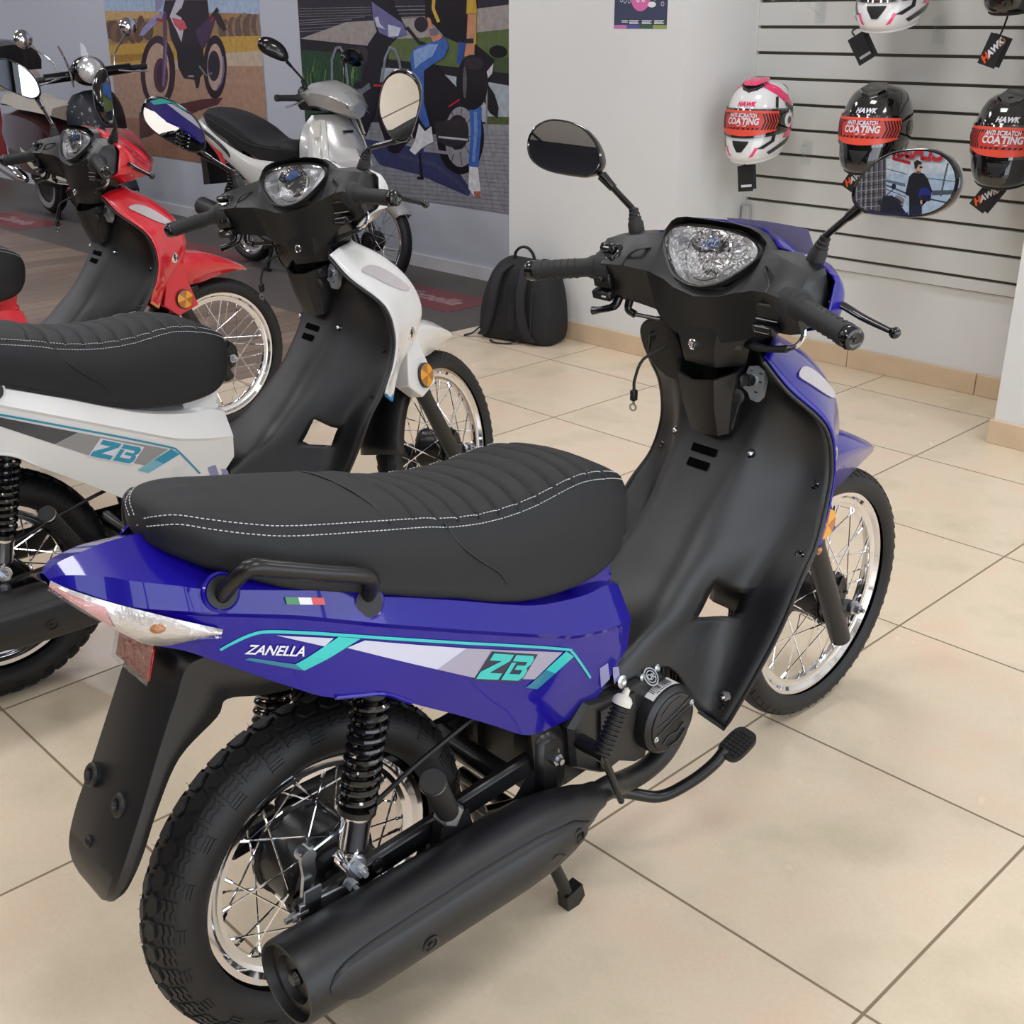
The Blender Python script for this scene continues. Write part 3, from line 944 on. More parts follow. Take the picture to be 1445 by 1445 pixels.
    for pts in ([(-.045, .008), (-.02, .012), (.045, .036)], [(-.046, -.012), (.02, .014), (.047, .02)], [(-.036, .030), (-.012, .046), (.014, .050)], [(-.03, -.036), (-.012, -.024), (.012, -.026), (.03, -.012)], [(-.012, -.050), (.014, -.047), (.036, -.030)]):
        b.tube([V((cc.x + x * .9, yq, cc.z + z * .9)) for x, z in pts], .0012, 5)
    b.build('cap_rib', M['engine'], cap)
    vs, fs = text_geo('ZANELLA', .0145, .0004, .2, .95)
    b = MB(); b.add([V((cc.x + p.x * .96 - p.y * -.28, yq - .0006, cc.z + p.x * .28 + p.y * .96 + .001)) for p in vs], fs)
    b.build('cast_lettering', M['black_plastic'], cap, smooth=False, merge=False)
    for x, z in ((-.043, -.016), (.045, .02)):
        b = MB(); b.rev(V((cc.x + x, cc.y - .0475, cc.z + z)), V((0, -1, 0)), [(.006, 0), (.006, .002), (.004, .0028), (.0025, .001), (0, .001)], 12)
        b.build('cap_screw', M['steel'], cap)
    # barcode label and round stamp wrapped on the drum of the cover
    def drum(a, y, r=.0645): return V((cc.x + cos(a) * r, y, cc.z + sin(a) * r))
    b = MB(); b.mi = 0
    rows = [[drum(radians(128 - 62 * i / 12), y, .0646) for i in range(13)] for y in (-.113, -.140)]
    b.grid(rows)
    rnd = random.Random(5); a = 118.0; b.mi = 1
    while a > 78:
        w = rnd.choice((.6, .9, 1.4, 1.9))
        b.add([drum(radians(a), -.119, .0650), drum(radians(a - w), -.119, .0650), drum(radians(a - w), -.133, .0650), drum(radians(a), -.133, .0650)], [[0, 1, 2, 3]])
        a -= w + rnd.choice((.7, 1.0, 1.6))
    for i in range(9):
        a = 114 - i * 3.6
        b.add([drum(radians(a), -.1345, .0650), drum(radians(a - 2), -.1345, .0650), drum(radians(a - 2), -.1375, .0650), drum(radians(a), -.1375, .0650)], [[0, 1, 2, 3]])
    b.build('barcode_label', [M['white_sticker'], M['ink']], eng, smooth=False, merge=False)
    b = MB()
    oc = V((.600, -.1135, .381)); nn = V((.1, -.75, .65)).normalized()
    b.rev(oc + nn * .004, nn, [(.0165, 0), (.0165, .0012), (.014, .0012)], 24); b.rev(oc + nn * .004, nn, [(.0115, .0012), (.0095, .0012)], 24)
    u, w = V((1, 0, -.12)).normalized(), None; w = nn.cross(u)
    vs, fs = text_geo('QK', .013, .0005)
    b.add([oc + nn * .0054 + u * p.x + w * p.y for p in vs], fs)
    b.build('inspection_stamp', M['grey_sticker'], eng, merge=False, smooth=False)
    # cylinder fins
    b = MB()
    for k in range(7):
        b.box((.655 + k * .011, -.03, .365 - k * .002), (.004, .135 - .003 * k, .06), None, .001)
    b.box((.74, 0, .375), (.13, .11, .08), None, .015)
    b.build('cylinder', M['black_metal'], eng)
    for x, z in ((.505, .448), (.575, .462), (.72, .29), (.53, .40)):
        pass
    for x, y, z, k in ((.532, -.112, .400, 1.25), (.583, -.112, .388, .8), (.622, -.110, .390, .8)):
        b = MB(); b.rev(V((x, y, z)), V((0, -1, .2)), [(.009 * k, -.012), (.009 * k, .003), (.005 * k, .005), (.003, .003), (0, .003)], 14)
        b.build('engine_bolt', M['steel'], eng)
    # kick starter
    b = MB()
    b.cyl((.43, -.10, .335), (.43, -.178, .335), .013, n=16)
    b.tube([V((.43, -.168, .335)), V((.445, -.176, .29)), V((.462, -.184, .238))], [.012, .009, .008], 10, squash=.7)
    kk = b.build('kick_starter', M['black_metal'], root)
    b = MB()
    a0 = V((.408, -.186, .352)); a1 = V((.452, -.186, .428)); dd = (a1 - a0).normalized(); LL = (a1 - a0).length
    prof = [(0, 0), (.010, 0)]
    for k in range(11): prof += [(.0145, .003 + k * .0076), (.0145, .0055 + k * .0076), (.011, .0065 + k * .0076), (.011, .0095 + k * .0076)]
    prof += [(0, LL)]
    b.rev(a0, dd, prof, 18)
    b.tube([V((.43, -.176, .338)), a0 + dd * .01], .008, 8)
    b.build('kick_rubber', M['rubber'], kk)
    b = MB(); b.rev(a1, dd, [(.0155, -.004), (.016, .004), (.012, .010), (.006, .013), (.005, .022), (0, .025)], 16)
    b.build('plastic_cap', M['bone'], kk)
    # brake pedal
    b = MB()
    b.tube([V((.47, -.10, .205)), V((.545, -.118, .178)), V((.60, -.150, .160)), V((.645, -.178, .182)), V((.68, -.198, .212)), V((.705, -.205, .236))], .0105, 12, sub=6)
    bp = b.build('brake_pedal', M['black_metal'], root)
    b = MB()
    Rp = Matrix.Rotation(radians(-18), 3, 'Y') @ Matrix.Rotation(radians(8), 3, 'X')
    pad = [Rp @ V((x, y, 0)) for x, y in [(abs(cos(a)) ** .6 * (1 if cos(a) > 0 else -1) * .036, abs(sin(a)) ** .6 * (1 if sin(a) > 0 else -1) * .023) for a in [2 * pi * k / 28 for k in range(28)]]]
    pc = V((.728, -.212, .236))
    b.prism([pc + p for p in pad], Rp @ V((0, 0, .009)))
    for i in range(-3, 4):
        for j in range(-2, 3):
            if abs(i) + abs(j) < 5: b.box(pc + Rp @ V((i * .008, j * .0085, .0095)), (.005, .0055, .003), Rp)
    b.build('pedal_pad', M['rubber'], bp)
    # ---- leg shield
    LS = [
     [(0, .885, .905), (.045, .88, .905), (.07, .87, .905), (.085, .862, .905), (.10, .85, .90), (.122, .835, .885)],
     [(0, .90, .84), (.05, .898, .84), (.075, .893, .84), (.095, .888, .84), (.12, .882, .838), (.15, .868, .835)],
     [(0, .888, .77), (.05, .887, .77), (.08, .888, .77), (.105, .90, .772), (.14, .922, .775), (.183, .94, .765)],
     [(0, .862, .705), (.05, .864, .705), (.078, .873, .705), (.105, .90, .705), (.145, .94, .70), (.192, .962, .69)],
     [(0, .825, .65), (.05, .828, .648), (.08, .845, .645), (.11, .89, .645), (.15, .93, .64), (.20, .945, .62)],
     [(0, .775, .592), (.052, .78, .588), (.082, .80, .578), (.108, .845, .575), (.155, .90, .57), (.215, .905, .565)],
     [(0, .72, .538), (.056, .724, .534), (.086, .74, .522), (.102, .785, .508), (.130, .835, .478), (.218, .862, .51)],
     [(0, .665, .49), (.062, .668, .486), (.092, .685, .47), (.100, .735, .442), (.122, .81, .425), (.212, .825, .43)],
     [(0, .60, .45), (.07, .60, .448), (.096, .605, .44), (.104, .66, .40), (.125, .765, .355), (.197, .785, .345)],
     [(0, .545, .425), (.075, .54, .42), (.100, .545, .385), (.108, .655, .378), (.128, .722, .27), (.172, .742, .245)]]
    SR, SCc = 6, 4
    rows = [cr([V((x, y, z)) for y, x, z in r], SCc) for r in LS]
    cols = [cr(c, SR) for c in zip(*rows)]
    G = [list(r) for r in zip(*cols)]
    nr, nc = len(G), len(G[0])
    b = MB()
    for sg in (1, -1):
        vs = [V((p.x, sg * p.y, p.z)) for r in G for p in r]
        fs = []
        for i in range(nr - 1):
            for j in range(nc - 1):
                gi, gj = (i + .5) / SR, (j + .5) / SCc
                # triangular foot-well opening between the tunnel and the wing
                if 6.15 < gi < 7.0 and 3.05 < gj < 3.95: continue
                q = [i * nc + j, i * nc + j + 1, (i + 1) * nc + j + 1, (i + 1) * nc + j]
                fs.append(q if sg > 0 else q[::-1])
        b.add(vs, fs)
    shield = b.build('leg_shield', BP, root, thick=.005, off=0, angle=40)
    stree = bvh_of(shield)
    # rolled edge
    for sg in (1, -1):
        b = MB(); b.tube([V((r[-1].x, sg * r[-1].y, r[-1].z)) for r in G] + [V((G[-1][-5].x, sg * G[-1][-5].y, G[-1][-5].z))], .004, 8)
        b.build('shield_edge', BP, shield)
    def on_shield(y, z, off=.002): return cast(stree, V((.2, y, z)), V((1, 0, 0)), off)
    for y, z in ((.082, .706), (-.082, .706), (.165, .64), (-.172, .655), (-.195, .545), (-.140, .855), (-.155, .285)):
        p = on_shield(y, z, .0)
        if p:
            b = MB(); b.rev(p, V((-1, 0, .35)), [(.0095, -.004), (.009, .003), (.0065, .0042), (.004, .002), (0, .002)], 14); b.build('trim_screw', M['black_gloss'], shield)
    for y in (-.082, .082):
        p = on_shield(y, .706, .004)
        if p:
            b = MB(); b.ball(p, .0055, 12, 8); b.build('chrome_screw', M['chrome'], shield)
    p = on_shield(-.160, .30, .004)
    if p:
        b = MB(); b.hexnut(p, V((-1, 0, .2)), .007, .012); b.build('nut', M['chrome'], shield)
    # vent slots in the tunnel
    for zz, hw in ((.694, .027), (.671, .023)):
        q = [on_shield(y, z, .0045) for y, z in [(hw - hw * 2 * i / 8, zz + .0065) for i in range(9)] + [(-hw + hw * 2 * i / 8, zz - .0065) for i in range(9)]]
        if all(q):
            b = MB(); b.add(q, [[i, i + 1, 16 - i, 17 - i] for i in range(8)]); b.build('vent_slot', M['void'], shield, smooth=False, merge=False)
    b = MB()
    q = [on_shield(y, z, .0012) for y, z in ((.040, .640), (0, .636), (-.040, .640), (-.052, .625), (0, .618), (.052, .625))]
    if all(q): b.prism(q, V((-.0006, 0, .0006)))
    b.build('step_plate', BP, shield)
    # pocket
    b = MB()
    outer = [(-.064, .845, .852), (-.040, .815, .838), (0, .806, .832), (.040, .815, .838), (.064, .845, .852)]
    outerb = [(-.044, .862, .735), (-.03, .850, .730), (0, .845, .728), (.03, .850, .730), (.044, .862, .735)]
    back = [(.064, .905, .868), (-.064, .905, .868)]
    backb = [(.044, .89, .74), (-.044, .89, .74)]
    tp = [V((x, y, z)) for y, x, z in outer + back]; bt_ = [V((x, y, z)) for y, x, z in outerb + backb]
    c = sum(tp, V()) / len(tp); cb = sum(bt_, V()) / len(bt_)
    inn = [c + (p - c) * .90 for p in tp]; innb = [cb + (p - cb) * .86 + V((0, 0, .03)) for p in bt_]
    mids = [tp[i].lerp(bt_[i], .5) + V((-.004, 0, 0)) for i in range(7)]
    b.grid([bt_, mids, tp, inn, innb], closed_u=True); b.add(bt_, [list(range(7))]); b.add(innb, [list(range(7))])
    pk = b.build('pocket', BP, root, angle=30)
    # key plate and key
    b = MB()
    kp = V((.868, -.082, .834)); kn = V((-1, -.15, .22)).normalized(); ku = V((0, -1, 0)); ku = (ku - kn * ku.dot(kn)).normalized(); kv = kn.cross(ku) * -1
    if kv.z < 0: kv = -kv
    b.prism([kp + ku * x + kv * y - kn * .012 for x, y in [(-.017, .008), (-.012, .026), (.004, .030), (.017, .024), (.021, .006), (.021, -.020), (.014, -.030), (.002, -.028), (-.004, -.018), (-.015, -.012)]], kn * .014)
    ip = b.build('ignition_plate', M['keyplate'], root)
    b = MB(); 
    for x, y, s_ in ((.012, .018, .003), (.014, .004, .003), (.010, -.014, .003), (-.006, .020, .002)):
        b.add([kp + kn * .0025 + ku * (x + dx) + kv * (y + dy) for dx, dy in ((-s_, -s_ * .4), (s_, -s_ * .4), (s_, s_ * .4), (-s_, s_ * .4))], [[0, 1, 2, 3]])
    b.build('key_marking', M['ink'], ip, smooth=False)
    b = MB(); b.cyl(kp - ku * .002 + kv * .004, kp + kn * .007 - ku * .002 + kv * .004, .010, n=20); b.build('lock_barrel', M['steel'], ip)
    b = MB()
    kk0 = kp + kn * .007 - ku * .002 + kv * .004
    b.box(kk0 + kn * .010, (.0025, .0085, .02), None); b.box(kk0 + kn * .024, (.020, .006, .022), Matrix.Rotation(radians(-15), 3, 'Y'), .003)
    b.ball(kk0 + kn * .024 + kv * -.028 - ku * .004, .012, 12, 8, (.5, 1, 1.1))
    b.tube([kk0 + kn * .024 + kv * -.035, kk0 + kn * .02 + kv * -.06 + ku * -.004, kk0 + kn * .012 + kv * -.085 + ku * -.010], [.0022, .0015, .003], 6, sub=3)
    b.build('key', M['rubber'], ip)
    # hanging bare wire on the left of the column
    b = MB(); b.tube([V((.84, .085, .87)), V((.80, .105, .85)), V((.785, .11, .815)), V((.782, .108, .795))], .0028, 7, sub=4)
    b.box((.782, .108, .787), (.012, .011, .02), None, .002)
    w1 = b.build('loose_wire', M['rubber'], root)
    b = MB(); b.rev(V((.781, .108, .765)), V((-1, -.3, 0)), [(.0042, 0), (.0075, 0), (.0075, .0012), (.0042, .0012), (.0042, 0)], 16); b.box((.7815, .108, .775), (.003, .004, .008)); b.build('wire_terminal', M['steel'], w1)
    # ---- front cowl
    CW = [[(.122, .838, .893), (.105, .875, .902), (.06, .94, .905), (0, .955, .905)],
          [(.153, .872, .838), (.130, .935, .848), (.072, 1.03, .853), (0, 1.05, .853)],
          [(.187, .944, .768), (.155, 1.0, .772), (.085, 1.098, .785), (0, 1.125, .79)],
          [(.196, .966, .692), (.158, 1.02, .70), (.092, 1.125, .715), (0, 1.172, .715)],
          [(.204, .951, .624), (.158, 1.005, .632), (.10, 1.10, .655), (0, 1.160, .675)],
          [(.212, .925, .585), (.170, .968, .580), (.118, 1.035, .605), (0, 1.08, .650)],
          [(.216, .912, .560), (.192, .945, .535), (.150, .985, .560), (0, 1.04, .63)]]
    rows = [cr([V((x, y, z)) for y, x, z in r], 4) for r in CW]
    cols = [cr(c, 5) for c in zip(*rows)]
    G2 = [list(r) for r in zip(*cols)]
    full = [r[:-1] + [V((p.x, -p.y, p.z)) for p in r[::-1]] for r in G2]
    b = MB(); b.grid(full)
    cowl = b.build('front_cowl', paint, root, thick=.004, off=0, angle=30)
    ct = bvh_of(cowl)
    for sg in (-1, 1):
        q2 = []
        for x, z in cr([V((x, 0, z)) for x, z in ((.912, .848), (.945, .853), (.985, .842), (1.03, .815), (1.075, .779), (1.05, .778), (1.0, .797), (.945, .827))], 3, closed=True) and [(p.x, p.z) for p in cr([V((x, 0, z)) for x, z in ((.912, .848), (.945, .853), (.985, .842), (1.03, .815), (1.075, .779), (1.05, .778), (1.0, .797), (.945, .827))], 3, closed=True)]:
            h = cast(ct, V((x, sg * .5, z)), V((0, -sg, 0)), .003)
            if h: q2.append(h)
        if len(q2) > 5:
            b = MB(); b.prism(q2, V((0, sg * .002, .001)))
            lp = b.build('position_lamp', M['lamp_grey'], cowl)
        h = cast(ct, V((1.055, sg * .5, .672)), V((0, -sg, 0)), .001)
        if h:
            b = MB(); b.rev(h, V((.35, sg, 0)), [(.017, -.002), (.017, .002), (.015, .0035), (0, .0035)], 24, u0=(0, 0, 1))
            em = b.build('round_badge', M['chrome'], cowl)
            b = MB(); nb = V((.35, sg, 0)).normalized(); ub = V((1, -sg * .35, 0)).normalized() * (1 if sg < 0 else -1); wb = V((0, 0, 1))
            for pl in ([(-.002, .011), (.002, .011), (.001, .002), (.006, .002), (-.001, -.011), (-.003, -.011), (-.001, -.001), (-.006, -.001)],):
                vs, fs = poly_geo(pl); b.add([h + nb * .0042 + ub * p.x + wb * p.y for p in vs], fs)
            b.build('badge_mark', M['ink'], em, smooth=False)
        # strip along the lower edge
        b = MB(); b.tube([V((.914, sg * .217, .556)), V((.947, sg * .194, .531)), V((.985, sg * .152, .556))], .004, 6)
        b.build('edge_strip', T['strip'], cowl)
    # ---- painted beak over the front wheel
    XF[0] = ST
    FB = [(1.06, .672, .085, .63, .080, .57), (1.12, .671, .088, .635, .085, .562), (1.18, .664, .080, .632, .077, .562), (1.25, .648, .066, .620, .062, .570), (1.32, .621, .048, .603, .045, .574), (1.38, .592, .028, .582, .026, .571), (1.412, .572, .010, .569, .009, .564), (1.418, .567, .003, .566, .003, .564)]
    rows = []
    for X, zt, y1, z1, y2, z2 in FB:
        h = [V((X, 0, zt)), V((X, y1 * .55, zt - (zt - z1) * .25)), V((X, y1, z1)), V((X, y2, z2))]
        rows.append([V((p.x, -p.y, p.z)) for p in h[:0:-1]] + h)
    cols = [cr(c, 5) for c in zip(*rows)]
    b = MB(); b.grid([list(r) for r in zip(*cols)])
    fd = b.build('front_fender', paint, root, thick=.003, angle=35)
    for sg in (-1, 1):
        b = MB()
        b.prism([V((1.035, sg * .112, .63)), V((1.005, sg * .112, .510)), V((1.062, sg * .112, .468)), V((1.142, sg * .108, .492)), V((1.115, sg * .10, .580)), V((1.10, sg * .09, .655))], V((0, -sg * .045, 0)))
        fcv = b.build('fork_cover', paint, fd, bevel=.004)
        b = MB(); b.rev(V((1.086, sg * .110, .522)), V((0, sg, 0)), [(.033, 0), (.033, .006), (.030, .008)], 28); b.build('reflector_cup', M['black_plastic'], fcv)
        for k in range(6):
            pass
        b = MB()
        oc = V((1.086, sg * .119, .522))
        for k in range(6):
            b.mi = k % 2
            pts = [oc + V((cos(a) * .030, 0, sin(a) * .030)) for a in [radians(60 * k + 15 + 60 * i / 5) for i in range(6)]]
            b.add([oc + V((0, sg * .003, 0))] + pts, [[0, i, i + 1] for i in range(1, 6)])
        b.build('side_reflector', [M['amber'], M['amber_dk']], fcv, smooth=False)
    # inner guard behind the wheel
    b = MB(); rows = []
    for k in range(13):
        a = radians(108 + 60 * k / 12); r = .302
        c = V((1.263, 0, .276)) + V((cos(a) * r, 0, sin(a) * r)); nn = V((cos(a), 0, sin(a)))
        rows.append([c + V((0, y, 0)) - nn * dd for y, dd in ((-.062, .035), (-.058, .01), (-.04, 0), (0, -.002), (.04, 0), (.058, .01), (.062, .035))])
    b.grid(rows); b.build('inner_guard', BP, fd, thick=.003)
    # ---- fork
    for sg in (-1, 1):
        b = MB()
        b.tube([V((1.02, sg * .084, .628)), V((1.10, sg * .084, .478))], .0165, 14)
        b.tube([V((1.08, sg * .084, .52)), V((1.096, sg * .084, .485)), V((1.112, sg * .084, .455)), V((1.245, sg * .084, .206))], [.024, .024, .0205, .0215], 16)
        b.box((1.258, sg * .078, .270), (.05, .026, .035), Matrix.Rotation(radians(20), 3, 'Y'), .006)
        fk = b.build('fork_leg', M['black_plastic'], root)
        b = MB(); b.hexnut(V((1.263, sg * .094, .276)), (0, sg, 0), .010, .018); b.build('axle_nut', M['steel'], fk)
    # ---- handlebar cowls, steered
    HC = {0: [(.885, 1.090), (.826, 1.10), (.845, 1.088), (.812, .993), (.800, .978), (.815, .90)],
          .05: [(.885, 1.089), (.829, 1.099), (.846, 1.086), (.818, 1.004), (.804, .985), (.818, .905)],
          .076: [(.884, 1.086), (.836, 1.094), (.848, 1.078), (.826, 1.025), (.808, .995), (.825, .912)],
          .092: [(.884, 1.080), (.841, 1.086), (.848, 1.066), (.838, 1.046), (.808, .998), (.830, .918)],
          .104: [(.884, 1.068), (.844, 1.074), (.838, 1.060), (.820, 1.028), (.807, 1.002), (.834, .925)],
          .112: [(.880, 1.060), (.842, 1.064), (.830, 1.046), (.816, 1.022), (.804, 1.004), (.836, .932)],
          .15: [(.870, 1.061), (.828, 1.057), (.818, 1.045), (.80, 1.026), (.785, 1.010), (.825, .94)],
          .186: [(.860, 1.056), (.818, 1.051), (.805, 1.040), (.783, 1.024), (.769, 1.010), (.810, .945)],
          .212: [(.848, 1.049), (.812, 1.045), (.800, 1.034), (.784, 1.016), (.775, 1.000), (.802, .953)],
          .218: [(.846, 1.040), (.822, 1.038), (.812, 1.028), (.798, 1.010), (.790, 1.000), (.806, .962)]}
    ys = sorted(HC)
    full = [[V((x, -y, z)) for x, z in HC[y]] for y in ys[:0:-1]] + [[V((x, y, z)) for x, z in HC[y]] for y in ys]
    b = MB(); b.grid(full)
    for e in (0, -1):
        q = full[e]; b.add(q + [V((.86, q[0].y, 1.0)), V((.85, q[0].y, .96))], [list(range(6)) + [7, 6]])
    hb = b.build('handlebar_cover', BP, root, angle=24)
    b = MB()
    CC = [(1.0, [(0, .806), (.05, .81), (.12, .835), (.115, .92)]), (.965, [(0, .812), (.048, .816), (.112, .840), (.11, .915)]), (.94, [(0, .812), (.045, .816), (.104, .842), (.10, .91)]), (.90, [(0, .806), (.038, .814), (.08, .855), (.078, .915)]), (.875, [(0, .814), (.034, .819), (.068, .866), (.065, .925)]), (.858, [(0, .824), (.033, .826), (.062, .872), (.06, .93)])]
    rr = []
    for z, h in CC:
        rr.append([V((x, -y, z)) for y, x in h[::-1]] + [V((x, y, z)) for y, x in h[1:]])
    b.loft(rr)
    col = b.build('column_cover', BP, hb, angle=24)
    b = MB(); b.rev(V((.808, .003, .895)), V((-1, 0, .05)), [(.0095, -.002), (.0095, .002), (.0072, .003), (.0068, .0015), (0, .0015)], 20); lg = b.build('round_badge', M['chrome'], hb)
    b = MB(); vs, fs = poly_geo([(-.004, .004), (.004, .004), (.001, .001), (.002, -.005), (-.001, -.005), (-.001, .001)]); b.add([V((.8045, -p.x + .003, .895 + p.y)) for p in vs], fs); b.build('badge_mark', M['chrome'], lg, smooth=False)
    b = MB(); b.prism([V((.838, -.052, .898)), V((.848, -.066, .900)), V((.850, -.067, .892)), V((.838, -.050, .892))], V((-.004, -.004, 0))); b.build('screw_recess', M['black_gloss'], hb)
    # moulded ridge lines
    b = MB()
    for sg in (-1, 1):
        b.tube([V((.8245, sg * .120, 1.040)), V((.802, sg * .135, 1.036)), V((.795, sg * .150, 1.02)), V((.785, sg * .150, 1.01))], .0022, 6, sub=3)
    b.build('moulded_line', BP, hb)
    # instrument
    mp = [(0, .833, 1.087), (.05, .835, 1.083), (.083, .838, 1.073), (.096, .837, 1.058), (.088, .828, 1.040), (.052, .8065, 1.010), (.022, .801, .999), (0, .800, .997)]
    P = [V((x, -y, z)) for y, x, z in mp] + [V((x, y, z)) for y, x, z in mp[-2:0:-1]]
    P = cr(P, 3, closed=True); c = sum(P, V()) / len(P); nn = V((-.94, 0, .34))
    b = MB()
    b.grid([[c + (p - c) * 1.10 - nn * .006 for p in P], [c + (p - c) * 1.05 + nn * .005 for p in P], [p + nn * .004 for p in P], [c + (p - c) * .97 - nn * .006 for p in P]], closed_u=True)
    bez = b.build('meter_bezel', BP, hb, angle=50)
    b = MB(); b.add([c + (p - c) * .985 - nn * .004 for p in P], [list(range(len(P)))])
    dl = b.build('dial_plate', M['dial_face2'], hb, smooth=False)
    uu = V((0, -1, 0)); vv = V((.34, 0, .94))
    b = MB(); dc = c + V((0, -.004, .002)) - nn * .0028
    b.rev(dc, nn, [(.044, 0), (.046, .002), (.0435, .004), (.042, .001)], 40); b.build('dial_ring', M['chrome'], dl)
    b = MB(); b.disc(dc + nn * .0012, nn, .0415, 40); b.build('dial_face', M['dial_dk'], dl, smooth=False)
    b = MB()
    for k in range(25):
        a = radians(225 - 270 * k / 24); r0, r1 = (.031 if k % 3 == 0 else .034), .039
        w = .0008
        dv = uu * cos(a) + vv * sin(a); tv = uu * -sin(a) + vv * cos(a)
        b.add([dc + nn * .0018 + dv * r0 - tv * w, dc + nn * .0018 + dv * r1 - tv * w, dc + nn * .0018 + dv * r1 + tv * w, dc + nn * .0018 + dv * r0 + tv * w], [[0, 1, 2, 3]])
    for k, s in enumerate(('0', '20', '40', '60', '80', '100', '120')):
        a = radians(225 - 270 * k / 6)
        vs, fs = text_geo(s, .0085, .0002)
        b.add([dc + nn * .0018 + uu * (p.x + cos(a) * .0255) + vv * (p.y + sin(a) * .0255) for p in vs], fs)
    a = radians(214); dv = uu * cos(a) + vv * sin(a); tv = uu * -sin(a) + vv * cos(a)
    b.add([dc + nn * .0024 - tv * .0016, dc + nn * .0024 + dv * .034, dc + nn * .0024 + tv * .0016, dc + nn * .0024 - dv * .006], [[0, 1, 2, 3]])
    b.build('dial_marks', M['stitch'], dl, smooth=False, merge=False)
    b = MB(); b.add([dc + nn * .0022 + uu * x + vv * y for x, y in ((-.022, .012), (-.002, .03), (.014, .028), (.018, .014), (-.006, .006))], [[0, 1, 2, 3, 4]]); b.build('dial_film', M['blue_film'], dl, smooth=False)
    b = MB()
    rws = []
    for s, h in ((1.0, .0045), (.93, .008), (.7, .0105), (.35, .012), (.0, .0125)):
        rws.append([c + (p - c) * max(s, .001) + nn * h for p in P])
    b.grid(rws, closed_u=True); b.build('meter_lens', M['crinkle'] if T.get('film') else M['lens'], hb)
    # switches
    for sg, zz in ((1, 1.026),):
        b = MB(); b.box((.795, .186, zz), (.012, .040, .034), Matrix.Rotation(radians(32), 3, 'Y'), .004); b.box((.787, .186, zz + .010), (.010, .034, .013), Matrix.Rotation(radians(25), 3, 'Y'), .003); b.box((.785, .186, zz - .006), (.010, .034, .013), Matrix.Rotation(radians(40), 3, 'Y'), .003)
        sw1 = b.build('rocker_switch', M['black_gloss'], hb)
        b = MB()
        for k in (0, 1): b.box((.7815 - .002 * k, .186, zz + .011 - .017 * k), (.001, .012, .0025), Matrix.Rotation(radians(30), 3, 'Y'))
        b.build('switch_mark', M['stitch'], sw1)
    b = MB(); b.box((.785, .195, .978), (.010, .040, .028), Matrix.Rotation(radians(-14), 3, 'Y'), .003); b.box((.775, .190, .982), (.012, .012, .010), None, .002); b.box((.790, .196, .952), (.020, .044, .018), Matrix.Rotation(radians(-20), 3, 'Y'), .004)
    swl = b.build('switch_cluster', M['black_metal'], hb)
    b = MB()
    for k in range(3): b.box((.7785, .182 + .012 * k, .988), (.001, .005, .002))
    b.box((.7785, .185, .951), (.001, .010, .003)); b.build('switch_mark', M['stitch'], swl)
    b = MB(); b.box((.800, -.150, .978), (.008, .046, .026), Matrix.Rotation(radians(-20), 3, 'Y'), .003); b.box((.806, -.142, .948), (.020, .044, .016), Matrix.Rotation(radians(-10), 3, 'Y'), .003)
    swr = b.build('switch_cluster', M['black_metal'], hb)
    b = MB()
    for a_, c_ in (((.0065), 0), ):
        b.box((.7955, -.150, .965), (.0012, .040, .0014)); b.tube([V((.796, -.155, .952)), V((.796, -.128, .952)), V((.797, -.128, .943)), V((.797, -.155, .943))], .0007, 4, closed=True)
    b.build('switch_mark', M['grey_sticker'], swr)
    # painted front half
    FC = {0: [(.868, 1.096), (.95, 1.068), (1.03, 1.02), (1.06, .965), (1.03, .935), (.93, .915)],
          .08: [(.868, 1.091), (.935, 1.064), (1.015, 1.01), (1.04, .96), (1.01, .932), (.92, .915)],
          .104: [(.868, 1.075), (.918, 1.056), (.985, 1.0), (1.02, .96), (.995, .934), (.91, .92)],
          .112: [(.868, 1.066), (.932, 1.046), (.99, 1.0), (1.01, .96), (.985, .935), (.90, .925)],
          .16: [(.868, 1.059), (.908, 1.051), (.95, 1.01), (.96, .97), (.94, .945), (.86, .94)],
          .2: [(.853, 1.052), (.885, 1.046), (.915, 1.015), (.918, .985), (.90, .958), (.83, .95)],
          .226: [(.850, 1.040), (.870, 1.034), (.888, 1.01), (.888, .985), (.875, .962), (.83, .958)],
          .23: [(.854, 1.030), (.866, 1.026), (.878, 1.008), (.878, .988), (.868, .97), (.84, .968)]}
    ys = sorted(FC)
    full = [cr([V((x, -y, z)) for x, z in FC[y]], 4) for y in ys[:0:-1]] + [cr([V((x, y, z)) for x, z in FC[y]], 4) for y in ys]
    b = MB(); b.grid(full)
    for e in (0, -1): b.add(full[e], [list(range(len(full[e])))])
    fc = b.build('headlamp_cowl', paint, hb, thick=.003, off=-1, angle=30)
    b = MB(); rr = []
    for y in (-.085, -.05, 0, .05, .085):
        s = 1 - (abs(y) / .09) ** 2 * .25
        rr.append(cr([V((.968 + .02 * s, y, 1.068 * 1 + .012 * s)), V((1.0 + .022 * s, y, 1.022 + .008 * s)), V((1.035 + .022 * s, y, .972 + .002 * s)), V((1.02 + .018 * s, y, .944))], 4))
    b.grid(rr); b.build('headlamp_lens', M['lamp_grey'], fc)
